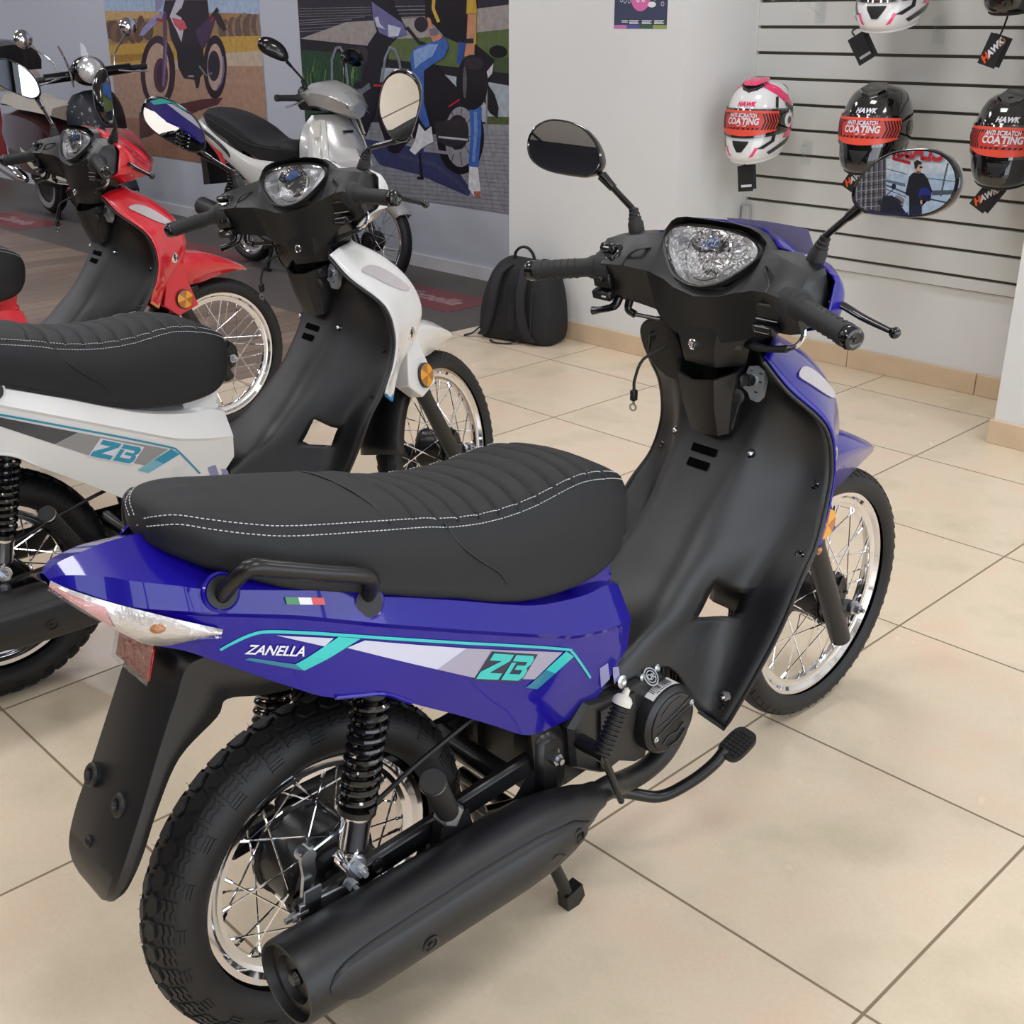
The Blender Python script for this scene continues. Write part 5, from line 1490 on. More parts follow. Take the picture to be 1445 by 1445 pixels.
P1 = [((176,196,224),[(-8.211,1.508),(-6.025,1.490),(-6.030,1.455),(-8.204,1.466)]),
((172,132,84),[(-8.201,1.481),(-7.188,1.468),(-6.453,1.457),(-6.003,1.447),(-5.984,1.296),(-8.245,1.225)]),
((206,168,108),[(-8.192,1.479),(-7.325,1.469),(-7.334,1.429),(-8.191,1.415)]),
((128,94,62),[(-8.081,1.338),(-8.106,1.304),(-8.154,1.280),(-8.211,1.274),(-8.257,1.289),(-8.279,1.319),(-8.268,1.355),(-8.230,1.385),(-8.175,1.400),(-8.122,1.395),(-8.087,1.371)]),
((98,72,56),[(-8.045,1.345),(-8.069,1.309),(-8.115,1.284),(-8.168,1.278),(-8.211,1.293),(-8.231,1.325),(-8.220,1.363),(-8.182,1.394),(-8.131,1.410),(-8.081,1.405),(-8.049,1.380)]),
((98,72,56),[(-7.986,1.336),(-8.012,1.294),(-8.060,1.265),(-8.115,1.258),(-8.158,1.276),(-8.177,1.313),(-8.164,1.358),(-8.125,1.395),(-8.071,1.413),(-8.021,1.407),(-7.989,1.378)]),
((128,94,62),[(-7.950,1.324),(-7.976,1.284),(-8.024,1.257),(-8.080,1.250),(-8.125,1.267),(-8.145,1.302),(-8.133,1.344),(-8.094,1.379),(-8.040,1.396),(-7.988,1.390),(-7.955,1.364)]),
((98,72,56),[(-7.911,1.317),(-7.934,1.273),(-7.972,1.242),(-8.014,1.235),(-8.045,1.254),(-8.056,1.293),(-8.043,1.340),(-8.011,1.379),(-7.969,1.398),(-7.932,1.392),(-7.910,1.362)]),
((98,72,56),[(-7.855,1.317),(-7.877,1.282),(-7.920,1.258),(-7.969,1.252),(-8.009,1.267),(-8.027,1.298),(-8.017,1.334),(-7.982,1.365),(-7.935,1.380),(-7.889,1.375),(-7.859,1.351)]),
((128,94,62),[(-7.811,1.340),(-7.837,1.288),(-7.880,1.253),(-7.927,1.245),(-7.962,1.267),(-7.974,1.312),(-7.960,1.366),(-7.923,1.411),(-7.877,1.433),(-7.835,1.425),(-7.810,1.391)]),
((98,72,56),[(-7.763,1.353),(-7.787,1.309),(-7.829,1.278),(-7.875,1.271),(-7.911,1.290),(-7.925,1.329),(-7.913,1.376),(-7.878,1.415),(-7.832,1.434),(-7.789,1.428),(-7.764,1.398)]),
((98,72,56),[(-7.709,1.336),(-7.733,1.285),(-7.773,1.250),(-7.815,1.242),(-7.846,1.264),(-7.856,1.309),(-7.842,1.361),(-7.809,1.406),(-7.767,1.427),(-7.729,1.420),(-7.708,1.386)]),
((128,94,62),[(-7.670,1.331),(-7.691,1.295),(-7.730,1.270),(-7.774,1.265),(-7.810,1.280),(-7.826,1.312),(-7.816,1.349),(-7.784,1.381),(-7.741,1.396),(-7.699,1.391),(-7.673,1.367)]),
((98,72,56),[(-7.626,1.327),(-7.646,1.286),(-7.683,1.258),(-7.722,1.251),(-7.753,1.269),(-7.765,1.305),(-7.754,1.347),(-7.724,1.383),(-7.684,1.400),(-7.648,1.394),(-7.626,1.367)]),
((98,72,56),[(-7.580,1.356),(-7.603,1.306),(-7.641,1.271),(-7.681,1.263),(-7.711,1.285),(-7.721,1.330),(-7.707,1.382),(-7.675,1.427),(-7.635,1.448),(-7.599,1.441),(-7.578,1.406)]),
((128,94,62),[(-7.505,1.346),(-7.526,1.314),(-7.567,1.292),(-7.614,1.287),(-7.654,1.301),(-7.672,1.329),(-7.664,1.362),(-7.631,1.390),(-7.585,1.404),(-7.541,1.399),(-7.511,1.378)]),
((98,72,56),[(-7.458,1.339),(-7.480,1.302),(-7.522,1.277),(-7.571,1.271),(-7.611,1.287),(-7.629,1.319),(-7.619,1.357),(-7.585,1.389),(-7.538,1.405),(-7.492,1.400),(-7.462,1.375)]),
((150,122,98),[(-6.449,1.381),(-6.466,1.346),(-6.498,1.322),(-6.537,1.316),(-6.568,1.331),(-6.583,1.363),(-6.576,1.400),(-6.550,1.431),(-6.513,1.446),(-6.477,1.441),(-6.453,1.417)]),
((112,88,74),[(-6.418,1.347),(-6.435,1.312),(-6.467,1.288),(-6.504,1.283),(-6.535,1.298),(-6.549,1.329),(-6.543,1.365),(-6.517,1.396),(-6.481,1.411),(-6.446,1.406),(-6.423,1.382)]),
((112,88,74),[(-6.404,1.356),(-6.417,1.321),(-6.442,1.297),(-6.470,1.292),(-6.491,1.307),(-6.501,1.337),(-6.494,1.374),(-6.474,1.404),(-6.447,1.419),(-6.421,1.414),(-6.405,1.390)]),
((150,122,98),[(-6.354,1.350),(-6.367,1.320),(-6.392,1.300),(-6.421,1.295),(-6.444,1.308),(-6.455,1.334),(-6.449,1.365),(-6.430,1.391),(-6.402,1.404),(-6.375,1.399),(-6.357,1.379)]),
((112,88,74),[(-6.319,1.366),(-6.333,1.330),(-6.359,1.305),(-6.387,1.299),(-6.410,1.315),(-6.420,1.347),(-6.413,1.385),(-6.393,1.417),(-6.364,1.432),(-6.338,1.427),(-6.321,1.402)]),
((112,88,74),[(-6.297,1.362),(-6.312,1.323),(-6.340,1.295),(-6.373,1.289),(-6.398,1.306),(-6.410,1.341),(-6.402,1.382),(-6.379,1.417),(-6.348,1.434),(-6.318,1.428),(-6.299,1.401)]),
((150,122,98),[(-6.265,1.365),(-6.279,1.329),(-6.306,1.304),(-6.336,1.299),(-6.360,1.314),(-6.371,1.346),(-6.364,1.384),(-6.343,1.415),(-6.313,1.431),(-6.285,1.425),(-6.267,1.401)]),
((112,88,74),[(-6.222,1.366),(-6.237,1.328),(-6.265,1.302),(-6.297,1.296),(-6.323,1.312),(-6.334,1.346),(-6.328,1.385),(-6.305,1.419),(-6.274,1.435),(-6.244,1.429),(-6.224,1.403)]),
((112,88,74),[(-6.201,1.388),(-6.214,1.355),(-6.237,1.331),(-6.263,1.326),(-6.284,1.341),(-6.293,1.371),(-6.287,1.406),(-6.268,1.436),(-6.242,1.450),(-6.218,1.445),(-6.203,1.422)]),
((150,122,98),[(-6.145,1.395),(-6.160,1.359),(-6.188,1.335),(-6.221,1.329),(-6.248,1.345),(-6.260,1.376),(-6.254,1.413),(-6.231,1.444),(-6.199,1.459),(-6.169,1.454),(-6.148,1.430)]),
((112,88,74),[(-6.110,1.368),(-6.126,1.331),(-6.156,1.306),(-6.192,1.300),(-6.222,1.316),(-6.236,1.348),(-6.229,1.387),(-6.205,1.420),(-6.170,1.436),(-6.137,1.430),(-6.114,1.405)]),
((112,88,74),[(-6.088,1.393),(-6.102,1.360),(-6.130,1.338),(-6.162,1.333),(-6.189,1.347),(-6.202,1.376),(-6.197,1.410),(-6.175,1.438),(-6.143,1.452),(-6.112,1.447),(-6.092,1.425)]),
((150,122,98),[(-6.049,1.373),(-6.063,1.334),(-6.089,1.307),(-6.118,1.301),(-6.141,1.318),(-6.151,1.352),(-6.145,1.393),(-6.124,1.428),(-6.096,1.444),(-6.069,1.438),(-6.051,1.412)]),
((112,88,74),[(-6.030,1.385),(-6.042,1.351),(-6.067,1.328),(-6.094,1.323),(-6.117,1.337),(-6.127,1.367),(-6.122,1.403),(-6.102,1.433),(-6.075,1.447),(-6.049,1.442),(-6.032,1.419)]),
((112,88,74),[(-5.975,1.357),(-5.990,1.320),(-6.018,1.294),(-6.052,1.288),(-6.080,1.304),(-6.093,1.337),(-6.087,1.376),(-6.064,1.409),(-6.031,1.425),(-6.000,1.419),(-5.979,1.394)]),
((150,122,98),[(-5.965,1.385),(-5.979,1.344),(-6.006,1.315),(-6.036,1.309),(-6.060,1.327),(-6.070,1.363),(-6.064,1.407),(-6.042,1.443),(-6.013,1.460),(-5.985,1.454),(-5.967,1.426)]),
((204,162,74),[(-8.224,1.230),(-7.198,1.270),(-6.480,1.307),(-5.981,1.314),(-5.992,1.223),(-6.483,1.201),(-7.194,1.133),(-8.227,1.077)]),
((170,130,60),[(-8.235,1.155),(-7.180,1.198),(-7.187,1.165),(-8.242,1.094)]),
((206,186,164),[(-8.227,1.077),(-7.193,1.137),(-6.484,1.197),(-5.991,1.227),(-6.035,0.749),(-6.064,0.451),(-8.523,0.254),(-8.308,0.861)]),
((182,146,122),[(-8.255,1.005),(-7.206,1.075),(-6.452,1.117),(-5.994,1.127),(-6.064,0.451),(-8.523,0.254)]),
((164,120,98),[(-8.360,0.677),(-7.005,0.738),(-6.014,0.796),(-6.049,0.452),(-8.566,0.251)]),
((92,48,50),[(-7.828,0.744),(-7.483,0.790),(-6.877,0.879),(-6.559,0.905),(-6.640,0.853),(-6.909,0.800),(-7.325,0.696),(-7.701,0.570),(-7.870,0.542)]),
((52,26,42),[(-7.197,1.055),(-7.214,1.002),(-7.242,0.949),(-7.280,0.901),(-7.326,0.859),(-7.378,0.824),(-7.434,0.799),(-7.492,0.785),(-7.549,0.783),(-7.602,0.792),(-7.650,0.813),(-7.688,0.844),(-7.717,0.885),(-7.734,0.933),(-7.738,0.986),(-7.731,1.041),(-7.711,1.097),(-7.680,1.150),(-7.639,1.198),(-7.591,1.239),(-7.538,1.271),(-7.482,1.293),(-7.426,1.305),(-7.371,1.305),(-7.320,1.294),(-7.276,1.273),(-7.240,1.243),(-7.213,1.204),(-7.196,1.159),(-7.191,1.108)]),
((196,166,146),[(-7.283,1.051),(-7.297,1.007),(-7.318,0.965),(-7.346,0.926),(-7.380,0.892),(-7.417,0.864),(-7.457,0.844),(-7.498,0.833),(-7.538,0.832),(-7.575,0.839),(-7.608,0.856),(-7.634,0.882),(-7.653,0.915),(-7.663,0.953),(-7.665,0.996),(-7.658,1.041),(-7.643,1.085),(-7.620,1.128),(-7.591,1.167),(-7.557,1.200),(-7.518,1.226),(-7.478,1.244),(-7.438,1.253),(-7.400,1.254),(-7.364,1.245),(-7.333,1.228),(-7.308,1.203),(-7.290,1.172),(-7.280,1.135),(-7.277,1.094)]),
((88,50,66),[(-7.310,1.032),(-7.322,0.997),(-7.343,0.964),(-7.369,0.937),(-7.400,0.917),(-7.433,0.905),(-7.465,0.904),(-7.493,0.913),(-7.516,0.932),(-7.531,0.958),(-7.536,0.990),(-7.532,1.026),(-7.519,1.061),(-7.498,1.093),(-7.471,1.120),(-7.440,1.140),(-7.408,1.150),(-7.376,1.151),(-7.349,1.142),(-7.327,1.123),(-7.312,1.098),(-7.307,1.066)]),
((60,34,58),[(-7.338,1.031),(-7.346,1.007),(-7.360,0.985),(-7.377,0.967),(-7.397,0.953),(-7.419,0.946),(-7.439,0.945),(-7.457,0.951),(-7.471,0.964),(-7.481,0.982),(-7.484,1.003),(-7.481,1.027),(-7.473,1.051),(-7.459,1.073),(-7.442,1.091),(-7.421,1.104),(-7.400,1.111),(-7.380,1.112),(-7.362,1.105),(-7.348,1.093),(-7.339,1.076),(-7.336,1.054)]),
((36,18,34),[(-6.476,1.109),(-6.489,1.062),(-6.508,1.017),(-6.534,0.977),(-6.564,0.942),(-6.599,0.915),(-6.636,0.898),(-6.672,0.891),(-6.707,0.895),(-6.738,0.910),(-6.764,0.935),(-6.783,0.968),(-6.795,1.008),(-6.798,1.054),(-6.793,1.101),(-6.779,1.149),(-6.759,1.194),(-6.732,1.234),(-6.700,1.268),(-6.666,1.293),(-6.630,1.308),(-6.594,1.314),(-6.560,1.309),(-6.530,1.294),(-6.506,1.270),(-6.487,1.237),(-6.476,1.199),(-6.472,1.155)]),
((190,164,150),[(-6.529,1.108),(-6.541,1.064),(-6.561,1.023),(-6.586,0.988),(-6.615,0.963),(-6.647,0.949),(-6.677,0.948),(-6.703,0.960),(-6.724,0.984),(-6.737,1.017),(-6.742,1.058),(-6.738,1.103),(-6.725,1.147),(-6.705,1.188),(-6.679,1.222),(-6.649,1.246),(-6.619,1.258),(-6.589,1.259),(-6.564,1.247),(-6.543,1.224),(-6.530,1.191),(-6.525,1.151)]),
((112,106,160),[(-6.526,1.177),(-6.530,1.085),(-6.574,1.007),(-6.645,0.959),(-6.628,0.953),(-6.555,1.004),(-6.508,1.085),(-6.504,1.178)]),
((44,28,48),[(-6.565,1.114),(-6.574,1.086),(-6.588,1.059),(-6.607,1.037),(-6.630,1.021),(-6.654,1.012),(-6.678,1.011),(-6.699,1.018),(-6.716,1.034),(-6.727,1.056),(-6.732,1.082),(-6.730,1.111),(-6.721,1.140),(-6.706,1.166),(-6.686,1.188),(-6.664,1.204),(-6.640,1.213),(-6.617,1.213),(-6.596,1.205),(-6.579,1.190),(-6.568,1.169),(-6.563,1.143)]),
((40,22,38),[(-7.238,1.547),(-6.652,1.541),(-6.650,1.428),(-6.537,1.495),(-6.511,1.472),(-6.614,1.374),(-6.669,1.290),(-6.779,1.212),(-6.805,1.077),(-6.913,1.027),(-7.081,1.022),(-7.149,1.101),(-7.145,1.198),(-7.211,1.286),(-7.227,1.405),(-7.292,1.461)]),
((30,24,32),[(-7.138,1.230),(-6.771,1.251),(-6.765,1.078),(-6.847,1.029),(-6.877,0.964),(-6.921,0.950),(-6.933,1.010),(-7.082,1.018),(-7.151,1.093)]),
((96,70,104),[(-7.292,1.469),(-7.337,1.228),(-7.427,0.945),(-7.366,0.946),(-7.278,1.228),(-7.233,1.469)]),
((138,112,150),[(-7.289,1.277),(-7.351,1.097),(-7.411,0.954),(-7.389,0.954),(-7.330,1.097),(-7.268,1.277)]),
((156,150,196),[(-7.263,1.477),(-7.476,1.422),(-7.618,1.357),(-7.687,1.303),(-7.609,1.306),(-7.492,1.357),(-7.319,1.417)]),
((150,146,190),[(-7.382,1.549),(-7.258,1.548),(-7.300,1.501),(-7.377,1.470),(-7.396,1.494)]),
((212,206,220),[(-7.078,1.546),(-6.968,1.544),(-7.007,1.497),(-7.107,1.452),(-7.028,1.429),(-7.020,1.342),(-7.064,1.263),(-7.109,1.333),(-7.166,1.397),(-7.195,1.437),(-7.130,1.499)]),
((214,90,104),[(-7.169,1.429),(-6.999,1.411),(-6.961,1.358),(-7.064,1.341),(-7.136,1.380)]),
((178,40,60),[(-7.386,1.430),(-7.285,1.417),(-7.289,1.397),(-7.403,1.406)]),
((70,44,80),[(-6.850,1.343),(-6.607,1.450),(-6.588,1.390),(-6.677,1.290),(-6.778,1.219),(-6.830,1.281)]),
((150,40,60),[(-6.663,1.405),(-6.578,1.442),(-6.594,1.397)]),
((52,28,38),[(-6.567,1.457),(-6.500,1.450),(-6.434,1.352),(-6.474,1.337),(-6.557,1.390)]),
((120,118,124),[(-6.859,1.104),(-6.770,1.041),(-6.676,1.059),(-6.683,1.071),(-6.756,1.053),(-6.837,1.112)]),
((160,150,150),[(-7.010,1.040),(-6.935,1.042),(-6.938,1.029),(-7.021,1.027)])]
P2 = [((46,40,52),[(-5.630,1.546),(-3.463,1.517),(-3.461,1.306),(-5.668,1.249)]),
((136,130,138),[(-5.557,1.476),(-4.795,1.479),(-4.795,1.482),(-5.557,1.479)]),
((136,130,138),[(-5.559,1.460),(-4.713,1.466),(-4.713,1.469),(-5.559,1.463)]),
((136,130,138),[(-5.561,1.442),(-4.763,1.454),(-4.763,1.457),(-5.561,1.445)]),
((136,130,138),[(-5.563,1.429),(-4.653,1.437),(-4.653,1.440),(-5.563,1.432)]),
((136,130,138),[(-5.566,1.406),(-4.883,1.426),(-4.883,1.429),(-5.566,1.410)]),
((136,130,138),[(-5.568,1.390),(-5.011,1.411),(-5.011,1.415),(-5.568,1.394)]),
((136,130,138),[(-5.569,1.380),(-4.638,1.401),(-4.638,1.404),(-5.569,1.383)]),
((136,130,138),[(-5.572,1.356),(-4.939,1.385),(-4.939,1.388),(-5.572,1.359)]),
((136,130,138),[(-5.574,1.340),(-4.620,1.371),(-4.620,1.374),(-5.574,1.344)]),
((150,144,150),[(-4.649,1.479),(-4.288,1.480),(-4.288,1.484),(-4.649,1.483)]),
((150,144,150),[(-4.651,1.459),(-4.312,1.462),(-4.312,1.466),(-4.651,1.463)]),
((150,144,150),[(-4.652,1.438),(-4.294,1.444),(-4.294,1.447),(-4.652,1.442)]),
((150,144,150),[(-4.653,1.418),(-4.314,1.425),(-4.314,1.429),(-4.653,1.422)]),
((150,144,150),[(-4.655,1.397),(-4.287,1.407),(-4.287,1.411),(-4.655,1.401)]),
((168,160,156),[(-5.562,1.301),(-5.069,1.398),(-4.282,1.425),(-3.901,1.464),(-3.463,1.496),(-3.462,1.369),(-4.419,1.281),(-4.862,1.251)]),
((30,26,34),[(-5.579,1.301),(-4.847,1.266),(-4.853,1.189),(-5.588,1.228)]),
((96,112,66),[(-4.661,1.306),(-4.417,1.312),(-3.903,1.346),(-3.462,1.377),(-3.460,1.104),(-4.669,1.172)]),
((70,86,56),[(-3.882,1.212),(-3.461,1.234),(-3.460,1.104),(-3.871,1.136)]),
((30,28,36),[(-4.696,1.196),(-3.460,1.133),(-3.459,1.045),(-4.699,1.155)]),
((38,70,44),[(-5.636,1.236),(-4.938,1.217),(-4.949,1.074),(-5.036,0.933),(-5.694,0.775)]),
((70,120,60),[(-5.118,1.069),(-5.099,1.130),(-5.143,1.181),(-5.153,1.178),(-5.110,1.129),(-5.129,1.069)]),
((110,140,70),[(-5.034,1.037),(-5.037,1.096),(-5.013,1.147),(-5.023,1.148),(-5.048,1.096),(-5.045,1.036)]),
((30,52,38),[(-5.115,1.041),(-5.090,1.102),(-5.111,1.154),(-5.122,1.152),(-5.101,1.102),(-5.125,1.041)]),
((54,96,56),[(-5.388,1.062),(-5.392,1.123),(-5.377,1.176),(-5.388,1.176),(-5.404,1.123),(-5.399,1.061)]),
((70,120,60),[(-5.133,1.013),(-5.121,1.073),(-5.100,1.125),(-5.110,1.126),(-5.131,1.074),(-5.144,1.013)]),
((110,140,70),[(-5.008,1.042),(-5.023,1.100),(-4.989,1.151),(-4.999,1.153),(-5.033,1.100),(-5.019,1.040)]),
((30,52,38),[(-5.578,1.020),(-5.544,1.084),(-5.565,1.138),(-5.577,1.136),(-5.556,1.084),(-5.590,1.021)]),
((54,96,56),[(-5.023,1.111),(-4.996,1.172),(-5.040,1.223),(-5.049,1.220),(-5.006,1.171),(-5.033,1.112)]),
((70,120,60),[(-5.079,1.079),(-5.079,1.139),(-5.098,1.190),(-5.109,1.189),(-5.090,1.138),(-5.090,1.079)]),
((110,140,70),[(-5.568,1.012),(-5.548,1.076),(-5.587,1.129),(-5.598,1.126),(-5.559,1.075),(-5.580,1.012)]),
((30,52,38),[(-5.205,1.080),(-5.180,1.142),(-5.224,1.193),(-5.234,1.190),(-5.191,1.141),(-5.216,1.080)]),
((54,96,56),[(-5.233,1.008),(-5.225,1.069),(-5.208,1.121),(-5.219,1.122),(-5.236,1.069),(-5.244,1.007)]),
((70,120,60),[(-5.100,1.032),(-5.079,1.094),(-5.112,1.145),(-5.122,1.143),(-5.090,1.093),(-5.111,1.033)]),
((110,140,70),[(-5.041,1.057),(-5.016,1.118),(-5.016,1.169),(-5.026,1.168),(-5.026,1.118),(-5.051,1.058)]),
((30,52,38),[(-5.147,1.004),(-5.161,1.064),(-5.108,1.116),(-5.117,1.118),(-5.172,1.064),(-5.158,1.003)]),
((54,96,56),[(-5.410,1.010),(-5.418,1.071),(-5.401,1.124),(-5.412,1.125),(-5.429,1.071),(-5.422,1.009)]),
((70,120,60),[(-5.505,1.008),(-5.509,1.070),(-5.494,1.124),(-5.505,1.124),(-5.520,1.070),(-5.517,1.007)]),
((110,140,70),[(-5.106,1.070),(-5.081,1.131),(-5.095,1.182),(-5.105,1.181),(-5.092,1.131),(-5.116,1.071)]),
((30,52,38),[(-5.025,1.028),(-4.996,1.089),(-4.998,1.140),(-5.009,1.139),(-5.006,1.089),(-5.035,1.029)]),
((54,96,56),[(-5.395,1.043),(-5.365,1.105),(-5.347,1.158),(-5.358,1.159),(-5.376,1.106),(-5.405,1.044)]),
((70,120,60),[(-5.429,1.074),(-5.435,1.135),(-5.406,1.188),(-5.417,1.189),(-5.446,1.135),(-5.440,1.073)]),
((110,140,70),[(-5.469,1.021),(-5.472,1.083),(-5.428,1.136),(-5.439,1.138),(-5.483,1.083),(-5.481,1.020)]),
((30,52,38),[(-5.440,0.996),(-5.442,1.059),(-5.467,1.112),(-5.478,1.110),(-5.453,1.057),(-5.452,0.996)]),
((54,96,56),[(-5.491,1.008),(-5.501,1.070),(-5.499,1.123),(-5.510,1.122),(-5.513,1.069),(-5.503,1.006)]),
((70,120,60),[(-4.992,1.068),(-4.980,1.128),(-4.979,1.179),(-4.989,1.179),(-4.990,1.128),(-5.002,1.069)]),
((110,140,70),[(-5.304,1.005),(-5.321,1.065),(-5.302,1.118),(-5.313,1.118),(-5.332,1.065),(-5.315,1.003)]),
((176,186,196),[(-4.756,1.146),(-4.452,1.145),(-3.459,1.067),(-3.458,0.904),(-3.815,0.885),(-4.776,0.859)]),
((86,96,56),[(-3.827,0.915),(-3.458,0.926),(-3.458,0.881),(-3.827,0.869)]),
((152,153,160),[(-5.728,0.774),(-4.955,0.824),(-3.458,0.889),(-3.453,0.339),(-5.811,0.128)]),
((120,121,130),[(-5.173,0.775),(-3.457,0.827),(-3.457,0.830),(-5.172,0.779)]),
((120,121,130),[(-5.175,0.751),(-3.457,0.804),(-3.457,0.807),(-5.174,0.754)]),
((120,121,130),[(-5.177,0.727),(-3.457,0.782),(-3.457,0.785),(-5.177,0.730)]),
((120,121,130),[(-5.180,0.702),(-3.457,0.759),(-3.456,0.762),(-5.179,0.706)]),
((120,121,130),[(-5.182,0.678),(-3.456,0.736),(-3.456,0.739),(-5.181,0.681)]),
((120,121,130),[(-5.184,0.653),(-3.456,0.713),(-3.456,0.716),(-5.184,0.657)]),
((120,121,130),[(-5.187,0.629),(-3.456,0.690),(-3.456,0.693),(-5.186,0.632)]),
((120,121,130),[(-5.189,0.604),(-3.456,0.667),(-3.455,0.670),(-5.188,0.608)]),
((120,121,130),[(-5.191,0.579),(-3.455,0.644),(-3.455,0.647),(-5.190,0.583)]),
((120,121,130),[(-5.194,0.554),(-3.455,0.621),(-3.455,0.624),(-5.193,0.558)]),
((120,121,130),[(-5.196,0.529),(-3.455,0.597),(-3.455,0.600),(-5.195,0.533)]),
((120,121,130),[(-5.198,0.504),(-3.455,0.574),(-3.455,0.577),(-5.197,0.508)]),
((120,121,130),[(-5.201,0.479),(-3.455,0.551),(-3.454,0.554),(-5.200,0.483)]),
((120,121,130),[(-5.203,0.454),(-3.454,0.527),(-3.454,0.530),(-5.202,0.458)]),
((120,121,130),[(-5.205,0.429),(-3.454,0.504),(-3.454,0.507),(-5.205,0.433)]),
((120,121,130),[(-5.208,0.404),(-3.454,0.480),(-3.454,0.483),(-5.207,0.408)]),
((120,121,130),[(-5.210,0.378),(-3.454,0.456),(-3.453,0.460),(-5.209,0.382)]),
((120,121,130),[(-5.213,0.353),(-3.454,0.433),(-3.453,0.436),(-5.212,0.357)]),
((120,121,130),[(-5.215,0.327),(-3.453,0.409),(-3.453,0.412),(-5.214,0.331)]),
((120,121,130),[(-5.217,0.302),(-3.453,0.385),(-3.453,0.388),(-5.216,0.306)]),
((120,121,130),[(-5.220,0.276),(-3.453,0.361),(-3.453,0.364),(-5.219,0.280)]),
((120,121,130),[(-5.222,0.251),(-3.453,0.337),(-3.452,0.340),(-5.221,0.254)]),
((120,121,130),[(-5.225,0.225),(-3.453,0.313),(-3.452,0.316),(-5.224,0.229)]),
((120,121,130),[(-5.227,0.199),(-3.452,0.289),(-3.452,0.292),(-5.226,0.203)]),
((120,121,130),[(-5.230,0.173),(-3.452,0.265),(-3.452,0.268),(-5.228,0.177)]),
((120,121,130),[(-5.232,0.147),(-3.452,0.240),(-3.451,0.244),(-5.231,0.151)]),
((126,127,136),[(-4.869,0.812),(-5.042,0.156),(-5.038,0.157),(-4.865,0.811)]),
((126,127,136),[(-4.781,0.816),(-4.921,0.170),(-4.916,0.171),(-4.777,0.816)]),
((126,127,136),[(-4.695,0.821),(-4.802,0.184),(-4.797,0.184),(-4.690,0.821)]),
((126,127,136),[(-4.609,0.826),(-4.685,0.197),(-4.681,0.198),(-4.605,0.826)]),
((126,127,136),[(-4.526,0.830),(-4.571,0.210),(-4.567,0.211),(-4.522,0.830)]),
((126,127,136),[(-4.443,0.835),(-4.460,0.223),(-4.456,0.224),(-4.439,0.835)]),
((126,127,136),[(-4.362,0.839),(-4.351,0.235),(-4.347,0.236),(-4.358,0.839)]),
((126,127,136),[(-4.283,0.844),(-4.244,0.248),(-4.240,0.248),(-4.279,0.844)]),
((126,127,136),[(-4.204,0.848),(-4.140,0.260),(-4.136,0.260),(-4.200,0.848)]),
((126,127,136),[(-4.127,0.852),(-4.038,0.271),(-4.034,0.272),(-4.123,0.852)]),
((126,127,136),[(-4.051,0.856),(-3.937,0.283),(-3.934,0.284),(-4.047,0.857)]),
((126,127,136),[(-3.976,0.860),(-3.839,0.294),(-3.836,0.295),(-3.972,0.861)]),
((126,127,136),[(-3.902,0.864),(-3.743,0.305),(-3.739,0.306),(-3.898,0.865)]),
((126,127,136),[(-3.829,0.868),(-3.649,0.316),(-3.645,0.317),(-3.826,0.869)]),
((126,127,136),[(-3.757,0.872),(-3.556,0.327),(-3.553,0.327),(-3.754,0.873)]),
((126,127,136),[(-3.687,0.876),(-3.466,0.337),(-3.462,0.338),(-3.684,0.877)]),
((126,127,136),[(-3.617,0.880),(-3.377,0.347),(-3.374,0.348),(-3.614,0.881)]),
((126,127,136),[(-3.549,0.884),(-3.290,0.357),(-3.287,0.358),(-3.546,0.884)]),
((126,127,136),[(-3.481,0.887),(-3.204,0.367),(-3.201,0.368),(-3.478,0.888)]),
((126,127,136),[(-3.415,0.891),(-3.120,0.376),(-3.117,0.378),(-3.412,0.892)]),
((58,62,104),[(-4.963,0.727),(-4.448,0.709),(-4.168,0.695),(-3.956,0.506),(-3.976,0.467),(-4.428,0.553),(-4.795,0.580)]),
((72,74,108),[(-4.595,0.637),(-4.271,0.611),(-3.980,0.479),(-3.959,0.498),(-4.254,0.632),(-4.585,0.659)]),
((128,134,146),[(-5.235,1.048),(-5.221,1.186),(-5.246,1.186),(-5.260,1.047)]),
((128,134,146),[(-5.221,1.180),(-5.174,1.249),(-5.197,1.253),(-5.244,1.184)]),
((128,134,146),[(-5.186,1.242),(-5.136,1.251),(-5.142,1.264),(-5.192,1.255)]),
((128,134,146),[(-5.156,1.254),(-5.109,1.210),(-5.088,1.218),(-5.135,1.261)]),
((128,134,146),[(-5.111,1.216),(-5.091,1.038),(-5.067,1.041),(-5.087,1.218)]),
((26,22,30),[(-4.874,0.906),(-4.882,0.859),(-4.898,0.816),(-4.920,0.779),(-4.947,0.752),(-4.977,0.737),(-5.007,0.735),(-5.035,0.747),(-5.059,0.771),(-5.075,0.806),(-5.084,0.849),(-5.084,0.896),(-5.076,0.943),(-5.060,0.987),(-5.037,1.023),(-5.009,1.049),(-4.980,1.062),(-4.950,1.063),(-4.923,1.051),(-4.900,1.027),(-4.884,0.993),(-4.875,0.952)]),
((120,124,134),[(-4.911,0.904),(-4.916,0.870),(-4.926,0.838),(-4.939,0.811),(-4.955,0.792),(-4.972,0.781),(-4.989,0.780),(-5.005,0.789),(-5.018,0.807),(-5.027,0.833),(-5.032,0.864),(-5.031,0.899),(-5.026,0.933),(-5.016,0.965),(-5.002,0.991),(-4.987,1.010),(-4.969,1.021),(-4.953,1.021),(-4.937,1.012),(-4.924,0.994),(-4.915,0.969),(-4.911,0.938)]),
((34,30,40),[(-4.884,1.046),(-4.985,0.888),(-5.068,0.798),(-5.028,0.788),(-4.944,0.881),(-4.843,1.039)]),
